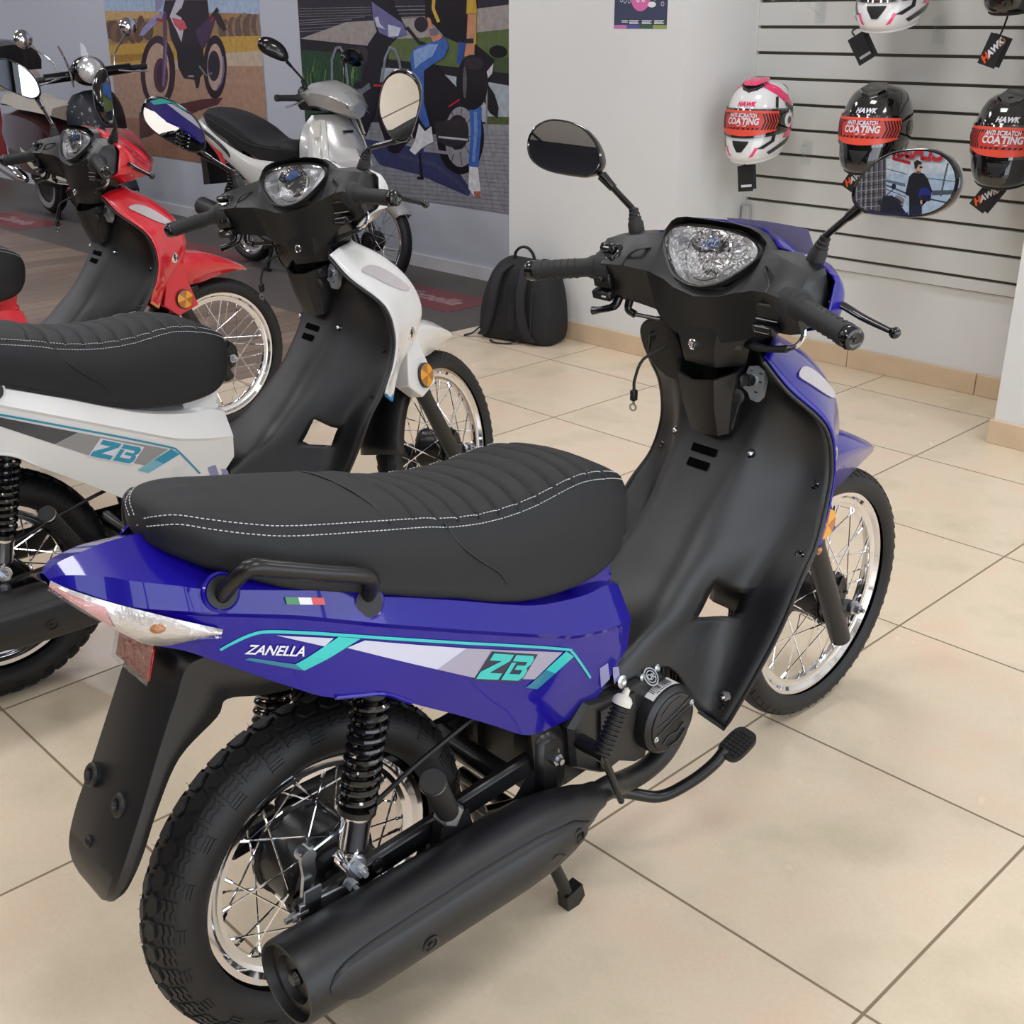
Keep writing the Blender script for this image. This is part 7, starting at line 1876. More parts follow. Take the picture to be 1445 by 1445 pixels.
# ------------------------------------------------------------------ slat wall
gz = [.464 + .1015 * k for k in range(-1, 24)]
b = MB()
zs = [.415] + [z for z in gz if z > .44 and z < 2.6]
for i, z in enumerate(zs):
    top = (zs[i + 1] - .006) if i + 1 < len(zs) else 2.62
    lo = z + (.006 if i else 0)
    b.box((-1.216, 3.203, (lo + top) / 2), (1.49, .022, top - lo), None, .002)
sw_ = b.build('slat_wall', M['slat'], smooth=False)
tag(sw_, 'pale grey grooved slat wall holding the helmets', 'slat wall')
b = MB(); b.box((-1.216, 3.2125, 1.51), (1.488, .003, 2.2)); b.build('groove_backing', M['groove'], sw_, smooth=False)
b = MB(); b.box((-1.9605, 3.20, 1.51), (.012, .03, 2.2), None, .002); b.build('edge_trim', M['slat'], sw_, smooth=False)
tag(slab('corner_post', (-1.951, 3.16, .0), (-1.915, 3.19, .64), pm('post_grey', (188, 188, 188), .4), .003), 'pale upright post in the corner below the pink and white helmet', 'post')

# ------------------------------------------------------------------ helmets
HT = [(1.0, .150, .0, .0, .0), (.975, .1465, .040, .045, .036), (.93, .135, .080, .088, .070), (.87, .117, .107, .115, .093), (.78, .085, .131, .136, .111), (.66, .042, .149, .150, .122), (.54, .0, .157, .154, .126), (.44, -.035, .160, .150, .126), (.34, -.068, .164, .141, .124), (.25, -.095, .170, .128, .121), (.16, -.122, .173, .112, .116), (.08, -.145, .166, .094, .108), (.03, -.158, .150, .082, .099), (0, -.163, .135, .075, .090)]
def hpt(az, v, off=0.0):
    a = radians(az)
    for (v1, z1, f1, b1, w1), (v0, z0, f0, b0, w0) in zip(HT[:-1], HT[1:]):
        if v0 <= v <= v1:
            t = (v - v0) / (v1 - v0)
            # smooth the profile
            z = z0 + (z1 - z0) * t; f = f0 + (f1 - f0) * t; bk = b0 + (b1 - b0) * t; w = w0 + (w1 - w0) * t
            break
    c, s = cos(a), sin(a)
    e = 2 / 2.25
    x = (abs(c) ** e) * (f if c > 0 else -bk); y = (abs(s) ** e) * w * (1 if s > 0 else -1)
    z -= .040 * max(0, min(1, (.45 - v) / .45)) * (x / .16 - .1)
    p = V((x, y, z)); 
    if off:
        n = V((x, y, (z + .0) * .8)); n.normalize(); p = p + n * off
    return p
def hpatch(polys, mat, name, par, off=.0012, res=5, sy=1):
    b = MB()
    for poly in polys:
        if isinstance(poly, tuple): vs, fs = poly
        else:
            vs, fs = poly_geo([(x, y * 100) for x, y in poly], res); vs = [V((p.x, p.y / 100)) for p in vs]
        b.add([hpt(p.x, max(0, min(1, p.y)), off) for p in vs], fs)
    return b.build(name, mat, par, merge=False, angle=50)
M['pink'] = pm('hot_pink', (246, 24, 110), .2, coat=1); M['hblack'] = pm('helmet_black', (12, 12, 13), .1, coat=1); M['hwhite'] = pm('helmet_white', (238, 238, 238), .18, coat=1)
M['hgraph'] = pm('helmet_graphite', (38, 40, 44), .3, coat=.5); M['coral'] = pm('coral_label', (236, 84, 62), .35); M['label_red'] = pm('label_red', (206, 62, 52), .35); M['matblack'] = pm('helmet_matt_black', (22, 22, 24), .45)
def helmet(label, loc, heading, scheme, scale=1.0, group=None):
    t = thing('helmet', label, 'helmet', loc, heading, group); t.scale = (scale, scale, scale * .93)
    shellm = M['hwhite'] if scheme == 'white' else M['hblack']
    b = MB(); N = 56
    vv = []
    for i in range(len(HT) - 1):
        for k in range(4): vv.append(HT[i][0] + (HT[i + 1][0] - HT[i][0]) * k / 4)
    vv.append(0)
    rows = []
    for v in vv[1:]:
        rows.append([hpt(360 * k / N, v) for k in range(N)])
    top = hpt(0, 1.0)
    rows = [[top] * N] + rows
    last = rows[-1]; c = sum(last, V()) / N
    rows.append([c + (p - c) * .93 + V((0, 0, .004)) for p in last]); rows.append([c + (p - c) * .86 + V((0, 0, .05)) for p in last]); rows.append([c + V((0, 0, .12))] * N)
    b.grid(rows, closed_u=True)
    sh = b.build('shell', shellm, t, angle=60)
    # relax the profile a little
    md = sh.modifiers.new('s', 'SMOOTH'); md.iterations = 6; md.factor = .5
    b = MB(); b.tube([hpt(360 * k / 40, .008, .001) for k in range(40)], .006, 8, closed=True); b.build('neck_trim', M['rubber'] if scheme != 'white' else M['hwhite'], t)
    # eye port and visor
    vis = lambda az, k: (.385 + .235 * k) + .015 * k * (1 - abs(az) / 90) - .045 * (1 - k) * (1 - (abs(az) / 82) ** 2)
    b = MB(); b.grid([[hpt(-82 + 164 * j / 40, vis(-82 + 164 * j / 40, k / 6), .001) for j in range(41)] for k in range(7)]); b.build('eye_port', M['matblack'], t)
    b = MB(); b.grid([[hpt(-88 + 176 * j / 44, .365 + .275 * k / 6 - (.045 * (1 - k / 6)) * (1 - (abs(-88 + 176 * j / 44) / 88) ** 2), .006) for j in range(45)] for k in range(7)])
    vs_ = b.build('visor', M['smoke'], t)
    # anti-scratch label on the visor
    lb0, lb1 = .365, .612
    lowc = lambda az: .02 * (1 - (az / 64) ** 2)
    def lab(polys, mat, off, name='visor_label'):
        return hpatch(polys, mat, name, vs_, off)
    band = [(-62, lb0 + .03), (-30, lb0 - .012), (0, lb0 - .022), (30, lb0 - .012), (62, lb0 + .03), (66, .52), (64, lb1), (30, lb1 + .006), (0, lb1 + .008), (-30, lb1 + .006), (-64, lb1), (-66, .52)]
    lb = lab([band], M['coral'], .0072)
    hpatch([[(-58, .408), (58, .408), (60, .588), (-60, .588)]], M['label_red'], 'label_print', vs_, .0078)
    polys = []
    for sg in (-1, 1):
        for k in range(6):
            x = 33 + k * 5.2
            polys.append([(sg * x, .410), (sg * (x + 2.7), .410), (sg * (x + 8.2), .498), (sg * (x + 2.7), .586), (sg * x, .586), (sg * (x + 5.5), .498)])
    for k in range(8):
        x = -30 + k * 7.6; polys.append([(x, .588), (x + 4, .588), (x + 1, .562), (x - 3, .562)])
        polys.append([(x, .410), (x + 4, .410), (x + 6, .428), (x + 2, .428)])
    hpatch(polys, M['ink'], 'label_print', vs_, .0083)
    def htext(s, size, az, v, mat, off, par, name, shear=0., bold=.0, sx=1.0, tilt=0.0):
        vs, fs = text_geo(s, size, bold, shear, sx)
        b = MB(); out = []
        for p in vs:
            # metres to degrees and to profile steps (right of the wearer is -azimuth)
            out.append(hpt(az + math.degrees(p.x / .145), v + (p.y + p.x * tilt) / .345, off))
        b.add(out, fs); return b.build(name, mat, par, merge=False, smooth=False)
    htext('ANTI SCRATCH', .0205, 0, .560, M['whitef'], .009, vs_, 'lettering', .15, .0007, .82)
    htext('COATING', .035, 0, .492, M['whitef'], .009, vs_, 'lettering', .15, .0014, .88)
    b = MB(); b.add([hpt(az, v, .009) for az, v in ((-8, .440), (6, .440), (9, .449), (-5, .449))], [[0, 1, 2, 3]]); b.build('lettering', M['whitef'], vs_, smooth=False)
    htext('HAWK', .024, 2, .69, M['pink'] if scheme == 'white' else M['whitef'], .0022, t, 'lettering', .3, .0012, 1.05)
    # visor pivots
    for sg in (-1, 1):
        q = hpt(sg * 88, .50, .002); b = MB(); b.rev(q, V((0, sg, 0)), [(.030, 0), (.030, .005), (.026, .007), (.016, .007)], 28); b.rev(q, V((0, sg, 0)), [(.016, .0078), (0, .0078)], 24)
        b.build('visor_pivot', shellm if scheme != 'white' else M['hwhite'], t)
        b = MB(); b.disc(q + V((0, sg * .0085, 0)), V((0, sg, 0)), .0155, 22); b.build('pivot_cap', M['hblack'], t)
    # vents
    hpatch([[(-15, .285), (15, .285), (13, .25), (4, .165), (-4, .165), (-13, .25)]], M['matblack'], 'chin_vent', t, .0016, 4)
    b = MB()
    P = [hpt(a, v, .010) for a, v in ((-14, .86), (-30, .90), (-50, .975), (50, .975), (30, .90), (14, .86), (0, .835))]; c = sum(P, V()) / 7
    base = [hpt(a, v, -.001) for a, v in ((-17, .845), (-36, .89), (-64, .97), (64, .97), (36, .89), (17, .845), (0, .815))]
    b.add(base + P, [[i, (i + 1) % 7, 7 + (i + 1) % 7, 7 + i] for i in range(7)] + [list(range(7, 14))]); b.build('top_vent', M['hgraph'] if scheme == 'white' else M['hblack'], t, smooth=False)
    if scheme == 'white':
        for sg in (-1, 1):
            hpatch([[(sg * 24, .90), (sg * 40, .86), (sg * 62, .80), (sg * 84, .70), (sg * 100, .60), (sg * 106, .66), (sg * 96, .78), (sg * 70, .90), (sg * 40, .955)]], M['pink'], 'graphic', t, .0012, 6)
            hpatch([[(sg * 58, .66), (sg * 64, .64), (sg * 66, .78), (sg * 59, .77)], [(sg * 82, .68), (sg * 104, .57), (sg * 112, .60), (sg * 106, .655), (sg * 92, .69), (sg * 84, .72)], [(sg * 120, .92), (sg * 150, .90), (sg * 150, .80), (sg * 126, .84)]], M['hgraph'], 'graphic', t, .0014, 6)
            hpatch([[(sg * 86, .40), (sg * 112, .48), (sg * 108, .33), (sg * 96, .26), (sg * 82, .28)], [(sg * 106, .58), (sg * 122, .55), (sg * 112, .50)]], M['pink'], 'graphic', t, .0012, 6)
            hpatch([[(sg * 30, .20), (sg * 38, .22), (sg * 56, .28), (sg * 57, .345), (sg * 64, .345), (sg * 64, .26), (sg * 44, .19)], [(sg * 52, .14), (sg * 92, .25), (sg * 110, .32), (sg * 116, .40), (sg * 124, .40), (sg * 118, .26), (sg * 96, .18), (sg * 60, .10)]], M['hgraph'], 'graphic', t, .0014, 6)
            hpatch([[(sg * 18, .10), (sg * 24, .15), (sg * 28, .22), (sg * 34, .20), (sg * 26, .11)]], M['pink'], 'graphic', t, .0014, 6)
        hpatch([[(-12, .88), (-36, .925), (-80, .985), (80, .985), (36, .925), (12, .88)]], M['pink'], 'graphic', t, .0115, 6)
    else:
        for sg in (1,):
            htext('RS1', .040, 90, .24, M['grey_sticker'], .002, t, 'lettering', .3, .0006, 1.1, .1)
            htext('RS1', .040, -90, .24, M['grey_sticker'], .002, t, 'lettering', .3, .0006, 1.1, .1)
    if scheme == 'black':
        pass
    return t
HF = radians(-90 + 9)
ZH = 1.042
H1 = helmet('white helmet with hot pink and black graphics, lowest at the left of the slat wall', (-1.763, 2.975, ZH), HF, 'white', 1.0)
H2 = helmet('glossy black helmet just above the right mirror of the blue motorcycle', (-1.225, 2.975, ZH), HF, 'black', 1.0)
H3 = helmet('glossy black helmet at the right edge in the lower row', (-.695, 2.975, ZH - .005), HF + radians(4), 'black', 1.0)
H4 = helmet('white helmet cut off by the top of the frame', (-1.215, 2.975, 1.542), HF, 'white', 1.0)
H5 = helmet('black helmet cut off at the top right corner', (-.72, 2.975, 1.60), HF + radians(-14), 'black', 1.0)
def bracket(x, z, label, empty=False):
    t = thing('helmet_bracket', label, 'bracket', (x, 3.19, z), 0, None)
    b = MB(); b.box((0, -.004, .0), (.05, .006, .10), None, .002); b.build('back_plate', M['acrylic'], t, smooth=False)
    b = MB()
    if empty:
        b.box((0, -.09, .03), (.008, .17, .012), None, .002); b.box((0, -.06, .0), (.006, .13, .008), Matrix.Rotation(radians(-24), 3, 'X'), .002)
        b.box((-.06, -.175, .036), (.13, .008, .016), None, .002); b.box((-.118, -.175, .06), (.008, .008, .06), None, .002)
    else:
        b.box((0, -.032, .03), (.008, .058, .012), None, .002); b.box((0, -.03, .0), (.006, .06, .008), Matrix.Rotation(radians(-34), 3, 'X'), .002)
    b.build('support_arm', M['acrylic'], t, smooth=False)
bracket(-1.655, 1.445, 'empty clear acrylic helmet bracket at the top left of the slat wall', True)
bracket(-1.66, .885, 'clear acrylic bracket behind the pink and white helmet')
bracket(-1.135, .90, 'clear acrylic bracket behind the black helmet near the mirror')
bracket(-.61, .90, 'clear acrylic bracket behind the black helmet at the right edge')
bracket(-1.13, 1.37, 'clear acrylic bracket behind the white helmet cut off by the frame')
bracket(-.60, 1.40, 'clear acrylic bracket behind the black helmet in the top right corner')
M['orange_txt'] = pm('orange_print', (240, 88, 30), .4); M['gold'] = pm('gold_print', (170, 130, 60), .4)
def hang_tag(label, loc, rz, tilt, face, strap_to):
    t = thing('hang_tag', label, 'hang tag', loc, rz)
    R = Matrix.Rotation(tilt, 3, 'Y')
    b = MB(); b.box((0, 0, 0), (.062, .0025, .105), R, 0); b.box(R @ V((.012, .012, .004)), (.062, .002, .10), R @ Matrix.Rotation(radians(10), 3, 'Z'))
    b.build('card', M['ink'], t, smooth=False)
    b = MB(); b.tube([R @ V((0, 0, .045)), R @ V((0, .005, .075)), V(strap_to)], .0035, 6, sub=4); b.build('strap', M['rubber'], t)
    if face == 'brand':
        vs, fs = text_geo('H', .034, .0018, .3); R2 = R @ Matrix.Rotation(radians(-68), 3, 'Y')
        b = MB(); b.add([R2 @ V((p.x - .034, -.0022, p.y)) for p in vs], fs); b.build('lettering', M['orange_txt'], t, smooth=False, merge=False)
        vs, fs = text_geo('AWK', .028, .0016, .3); b = MB(); b.add([R2 @ V((p.x + .010, -.0022, p.y)) for p in vs], fs); b.build('lettering', M['whitef'], t, smooth=False, merge=False)
        b = MB(); b.rev(R @ V((.016, -.002, .036)), R @ V((0, -1, 0)), [(.012, 0), (.008, .0008), (.008, 0)], 18); b.build('seal', M['gold'], t)
    else:
        b = MB(); q = R @ V((.004, -.0022, -.03)); b.box(q, (.044, .0008, .010), R); b.build('price_label', M['whitef'] if face == 'white' else M['grey_sticker'], t, smooth=False)
        b = MB()
        for k in range(4): b.box(R @ V((-.004, -.0018, .034 - k * .009)), (.040, .0006, .0018), R)
        b.build('small_print', M['hgraph'], t, smooth=False)
hang_tag('black hang tag with a pale label below the pink and white helmet', (-1.775, 2.92, .79), radians(25), radians(-6), 'white', (.02, .03, .12))
hang_tag('black branded hang tag below the black helmet near the mirror', (-1.268, 2.93, .835), radians(12), radians(30), 'brand', (.02, .03, .10))
hang_tag('black branded hang tag below the black helmet at the right edge', (-.735, 2.93, .815), radians(12), radians(32), 'brand', (.02, .03, .09))
hang_tag('black hang tag with a barcode strip below the white helmet at the top', (-1.285, 2.90, 1.305), radians(12), radians(-32), 'plain', (.02, .03, .09))
hang_tag('black branded hang tag below the black helmet in the top right corner', (-.785, 2.92, 1.305), radians(12), radians(18), 'brand', (.03, .03, .13))

# ------------------------------------------------------------------ backpack
M['bag'] = pm('bag_cloth', (24, 24, 27), .75, bump=.5, bscale=700); M['bag2'] = pm('bag_mesh', (36, 36, 40), .8, bump=.8, bscale=500)
t = thing('backpack', 'black backpack standing on the floor against the white pillar', 'backpack', (-2.725, 2.55, 0), radians(12)); t.scale = (.86, .95, .97)
secs = []
for z, w, d, yo in ((0.0, .205, .095, .0), (.012, .238, .118, .0), (.06, .250, .128, .0), (.14, .245, .126, .004), (.22, .232, .115, .012), (.30, .205, .098, .022), (.345, .180, .080, .03), (.372, .150, .058, .036), (.380, .10, .03, .04)):
    row = []
    for k in range(40):
        a = 2 * pi * k / 40; e = 2 / 3.4
        row.append(V((abs(cos(a)) ** e * w * (1 if cos(a) > 0 else -1), abs(sin(a)) ** e * d * (1 if sin(a) > 0 else -1) + yo, z + .008 * sin(3 * a))))
    secs.append(row)
cols = [cr(c, 4) for c in zip(*secs)]
b = MB(); b.loft([list(r) for r in zip(*cols)]); b.build('bag_body', M['bag'], t, angle=70)
b = MB(); b.tube([V((-.07, .02, .365)), V((-.065, .02, .41)), V((-.03, .02, .438)), V((.015, .02, .438)), V((.05, .02, .408)), V((.06, .02, .365))], .011, 10, sub=5, squash=.6); b.build('handle', M['bag'], t)
for x in (-.10, .075):
    b = MB()
    sec = []
    for (xx, yy, zz) in cr([V((x * .55, -.03, .368)), V((x * .9, -.085, .325)), V((x, -.125, .24)), V((x * 1.15, -.135, .15)), V((x * 1.5, -.13, .06)), V((x * 1.9, -.115, .02))], 5):
        sec.append([V((xx - .026, yy, zz)), V((xx - .02, yy - .012, zz)), V((xx + .02, yy - .012, zz)), V((xx + .026, yy, zz))])
    b.grid(sec); b.build('shoulder_strap', M['bag2'], t, thick=.006)
b = MB(); b.tube([V((.06, -.115, .02)), V((.02, -.15, .006)), V((-.06, -.17, .004)), V((-.10, -.165, .012))], .009, 6, sub=4, squash=.3); b.build('loose_strap', M['bag'], t); b = MB(); b.tube([V((-.21, -.09, .06)), V((-.25, -.12, .02)), V((-.30, -.13, .004))], .012, 6, sub=4, squash=.3); b.build('loose_strap', M['bag'], t)
b = MB(); b.tube([V((.14, -.117, .28)), V((.14, -.128, .16)), V((.14, -.13, .06))], .004, 6, sub=3); b.tube([V((-.03, -.118, .29)), V((.03, -.118, .29)), V((.03, -.13, .06)), V((-.03, -.13, .06))], .003, 6, closed=True); b.build('seam', M['bag2'], t)
b = MB(); b.box((.215, -.06, .16), (.006, .004, .03), Matrix.Rotation(.4, 3, 'Y')); b.build('zip_pull', M['steel'], t)

# ------------------------------------------------------------------ silver motorcycle by the wall
M['silver'] = pm('silver_paint', (196, 196, 194), .3, metal=.35, coat=.8); M['silver_w'] = pm('pearl_white', (226, 226, 220), .3, coat=.8)
M['headlamp'] = pm('headlamp_facets', (250, 251, 252), .12, metal=.6, bump=1.0, bscale=40)
def simple_loft(name, secs, mat, par, sub=4, ang=40, caps=True, mir=True):
    rows = []
    for s in secs:
        pts = [V(p) for p in s]
        if mir: pts = pts + [V((p.x, -p.y, p.z)) for p in pts[::-1] if abs(p.y) > 1e-6]
        rows.append(pts)
    cols = [cr(c, sub) for c in zip(*rows)]
    b = MB(); b.loft([list(r) for r in zip(*cols)], caps=caps); return b.build(name, mat, par, angle=ang)
def silver_bike():
    t = thing('motorcycle', 'silver motorcycle against the back wall, black seat, facing right', 'motorcycle', (-5.34, 2.72, 0), 0)
    u = V((-sin(AX_T), 0, cos(AX_T))); o0 = V((1.32, 0, 0)); Rm = Matrix.Rotation(radians(12), 3, u)
    ST = lambda p: o0 + Rm @ (V(p) - o0)
    wheel(t, 0, .272, .2275, .272, .038, .055, .05, False); wheel(t, 1.24, .270, .2275, .270, .034, .056, .045, False, xf=ST)
    # seat
    S = []
    for X, zt, w, zb in ((-.34, .885, .05, .86), (-.30, .905, .085, .84), (-.2, .915, .115, .80), (0, .89, .135, .745), (.16, .845, .14, .70), (.30, .79, .135, .665), (.42, .765, .13, .64), (.55, .77, .11, .66), (.63, .755, .075, .68), (.66, .73, .04, .70)):
        S.append([(X, 0, zt), (X, w * .6, zt - .006), (X, w * .95, zt - .03), (X, w, (zt + zb) / 2), (X, w * .9, zb), (X, 0, zb)])
    simple_loft('seat', S, M['seat'], t)
    b = MB(); b.tube([V((-.2, -.117, .86)), V((.1, -.139, .79)), V((.3, -.139, .735)), V((.55, -.112, .72))], .003, 6, sub=4); b.build('seam', M['ink'], t)
    # tail and side panels
    for sg in (-1, 1):
        b = MB(); rows = []
        for X, y1, z1, y2, z2 in ((-.42, .05, .83, .05, .80), (-.3, .095, .83, .10, .75), (-.1, .125, .76, .135, .67), (.1, .135, .70, .145, .60), (.3, .13, .655, .14, .50), (.48, .115, .65, .125, .42), (.58, .10, .64, .11, .45)):
            rows.append([V((X, sg * y1, z1)), V((X, sg * (y1 + .012), z1 * .7 + z2 * .3)), V((X, sg * y2, z2)), V((X, sg * (y2 - .02), z2 - .03))])
        cols = [cr(c, 4) for c in zip(*rows)]
        b.grid([list(r) for r in zip(*cols)]); sp = b.build('side_panel', M['silver_w'], t, thick=.004)
        b = MB(); b.tube([V((-.33, sg * .13, .80)), V((-.24, sg * .16, .80)), V((-.05, sg * .165, .74)), V((.06, sg * .15, .67)), V((.07, sg * .135, .64))], .010, 10, sub=4); b.build('grab_rail', M['black_metal'], t)
        b = MB(); b.prism([V((-.2, sg * .128, .72)), V((-.02, sg * .143, .665)), V((.02, sg * .145, .60)), V((-.02, sg * .145, .60)), V((-.08, sg * .14, .655))], V((0, sg * .004, 0))); b.build('side_graphic', M['flag_r'], sp, smooth=False)
    simple_loft('tail_unit', [[(-.44, 0, .85), (-.44, .04, .83), (-.44, .03, .80), (-.44, 0, .79)], [(-.30, 0, .86), (-.30, .09, .83), (-.30, .08, .77), (-.30, 0, .75)], [(0, 0, .80), (0, .11, .75), (0, .10, .68), (0, 0, .66)]], M['silver'], t)
    b = MB(); b.prism([V((-.36, -.10, .80)), V((-.30, -.11, .80)), V((-.30, -.08, .45)), V((-.38, -.08, .44))], V((0, .18, 0))); b.build('mudguard', M['black_plastic'], t)
    # engine, pipe, muffler
    b = MB(); b.box((.52, 0, .33), (.34, .20, .22), None, .04); b.cyl((.60, -.10, .33), (.60, -.15, .33), .075, n=24); b.box((.25, -.10, .33), (.5, .03, .05), None, .01); b.build('engine', M['engine'], t)
    b = MB(); b.rev(V((-.28, -.17, .33)), V((.985, .02, -.15)), [(0, .02), (.04, .02), (.05, 0), (.056, .01), (.058, .30), (.045, .44), (.024, .52), (0, .52)], 24); b.tube([V((.23, -.15, .26)), V((.4, -.13, .19)), V((.6, -.11, .18)), V((.75, -.08, .24))], .018, 10, sub=4); b.build('muffler', M['muffler'], t)
    for sg in (-1, 1):
        spring_shock(t, (.03, sg * .12, .62), (-.01, sg * .115, .31))
        b = MB(); b.cyl((.30, sg * .10, .27), (.30, sg * .26, .29), .013); b.build('footpeg', M['rubber'], t)
        b = MB(); b.cyl((.62, sg * .08, .19), (.62, sg * .30, .20), .014); b.build('footpeg', M['rubber'], t)
    b = MB()
    for sg in (-1, 1): b.tube([V((.40, sg * .08, .22)), V((.36, sg * .13, .012))], .011, 8); b.box((.36, sg * .13, .006), (.05, .03, .012))
    b.build('centre_stand', M['black_metal'], t)
    b = MB(); b.tube([V((1.0, 0, .72)), V((.8, 0, .52)), V((.55, 0, .45)), V((.2, 0, .55)), V((-.2, 0, .72))], .035, 12, sub=4); b.build('frame', M['black_metal'], t)
    # front cover and leg shield
    simple_loft('front_cowl', [[(.985, 0, .93), (.97, .05, .93), (.93, .09, .93), (.88, .10, .925)], [(1.06, 0, .86), (1.03, .07, .86), (.97, .125, .86), (.87, .155, .86)], [(1.13, 0, .77), (1.09, .09, .77), (1.02, .15, .77), (.88, .19, .78)], [(1.19, 0, .68), (1.14, .10, .67), (1.05, .16, .66), (.89, .205, .67)], [(1.20, 0, .62), (1.15, .10, .60), (1.05, .165, .57), (.88, .21, .57)], [(1.13, 0, .58), (1.10, .09, .55), (1.0, .16, .50), (.86, .20, .48)]], M['silver'], t, caps=False)
    for sg in (-1, 1):
        b = MB(); b.grid([[V((1.005, sg * .098, .905)), V((.93, sg * .135, .90))], [V((1.055, sg * .128, .78)), V((.94, sg * .178, .80))], [V((1.09, sg * .142, .66)), V((.96, sg * .195, .68))], [V((1.06, sg * .156, .565)), V((.93, sg * .203, .57))]]); b.build('cowl_insert', M['silver_w'], t, thick=.006)
        b = MB(); b.prism([V((1.005, sg * .13, .90)), V((.975, sg * .145, .90)), V((.985, sg * .165, .82)), V((1.02, sg * .15, .82))], V((.006, sg * .006, 0))); b.build('paper_tag', M['bone'], t, smooth=False)
    b = MB(); b.box((1.075, 0, .845), (.006, .07, .016), Matrix.Rotation(radians(-38), 3, 'Y'), .003); b.build('emblem', M['black_metal'], t)
    simple_loft('leg_shield', [[(.86, 0, .93), (.87, .10, .93), (.875, .11, .92)], [(.85, 0, .75), (.86, .18, .78), (.875, .20, .77)], [(.82, 0, .55), (.85, .20, .55), (.86, .215, .55)], [(.74, 0, .38), (.80, .17, .36), (.82, .19, .36)]], M['black_plastic'], t, caps=False)
    # fork, fender, handlebar
    XF[0] = ST
    for sg in (-1, 1):
        b = MB(); b.tube([V((1.0, sg * .08, .66)), V((1.21, sg * .08, .22))], .02, 12); b.build('fork_leg', M['black_metal'], t)
    b = MB(); rows = []
    for k in range(17):
        a = radians(35 + 120 * k / 16); c = V((1.24, 0, .27)) + V((cos(a), 0, sin(a))) * .295; nn = V((cos(a), 0, sin(a)))
        rows.append([c + V((0, y, 0)) - nn * dd for y, dd in ((-.058, .05), (-.052, .012), (0, 0), (.052, .012), (.058, .05))])
    b.grid(rows); b.build('front_fender', M['silver'], t, thick=.004)
    hc_ = simple_loft('headlamp_cowl', [[(.86, 0, 1.10), (.86, .10, 1.08), (.86, .20, 1.02), (.86, .15, .96), (.86, 0, .94)], [(.95, 0, 1.105), (.95, .10, 1.085), (.94, .20, 1.03), (.94, .15, .965), (.95, 0, .93)], [(1.05, 0, 1.07), (1.05, .085, 1.05), (1.02, .15, 1.02), (1.03, .10, .94), (1.05, 0, .91)], [(1.13, 0, 1.0), (1.125, .05, .99), (1.11, .085, .98), (1.11, .05, .93), (1.12, 0, .91)]], M['silver'], t)
    XF[0] = None
    htree = bvh_of(hc_)
    cen = ST(V((1.3, 0, .99))); dirn = (ST(V((0, 0, .99))) - cen).normalized(); yy_ = (ST(V((1.3, 1, .99))) - cen); zz_ = V((0, 0, 1))
    rows = []
    for k in range(9):
        row = []
        for j in range(25):
            t_ = -1 + 2 * j / 24
            lo_ = -.045 + .045 * abs(t_) ** 2.2; hi_ = .052 - .022 * abs(t_) ** 2 + .012 * abs(t_)
            h = htree.ray_cast(cen + yy_ * (t_ * .142) + zz_ * (lo_ + (hi_ - lo_) * k / 8), dirn, 1.0)
            row.append((h[0] if h[0] is not None else cen + dirn * .3) - dirn * .003)
        rows.append(row)
    b = MB(); b.grid(rows); b.build('headlamp', M['headlamp'], t)
    b = MB(); b.grid([[p - dirn * .004 for p in r] for r in rows]); b.build('headlamp_lens', M['lens'], t)
    XF[0] = ST
    b = MB(); b.box((.86, 0, 1.0), (.05, .40, .12), None, .02); b.build('handlebar_cover', M['black_plastic'], t)
    for sg in (-1, 1):
        b = MB(); b.rev(V((.86, sg * .20, 1.0)), V((-.25, sg, -.06)), [(0, 0), (.022, 0), (.017, .02), (.0165, .12), (.019, .125), (.018, .14), (0, .14)], 18); b.build('grip', M['grip'], t)
        b = MB(); b.tube([V((.90, sg * .20, .99)), V((.915, sg * .28, .965)), V((.90, sg * .33, .95))], .006, 8, sub=4); b.build('brake_lever', M['steel'], t)
        n = V((-.98, 0, .05)) if sg > 0 else V((-.75, .55, -.1))
        mirror(t, sg, (.78, sg * .31, 1.24), n, radians(15), (.87, sg * .16, 1.06))
    XF[0] = None
    b = MB(); b.box((-.47, 0, .80), (.02, .12, .04), None, .006); b.build('tail_lamp', M['red_lens'], t)
    return t
silver_bike()

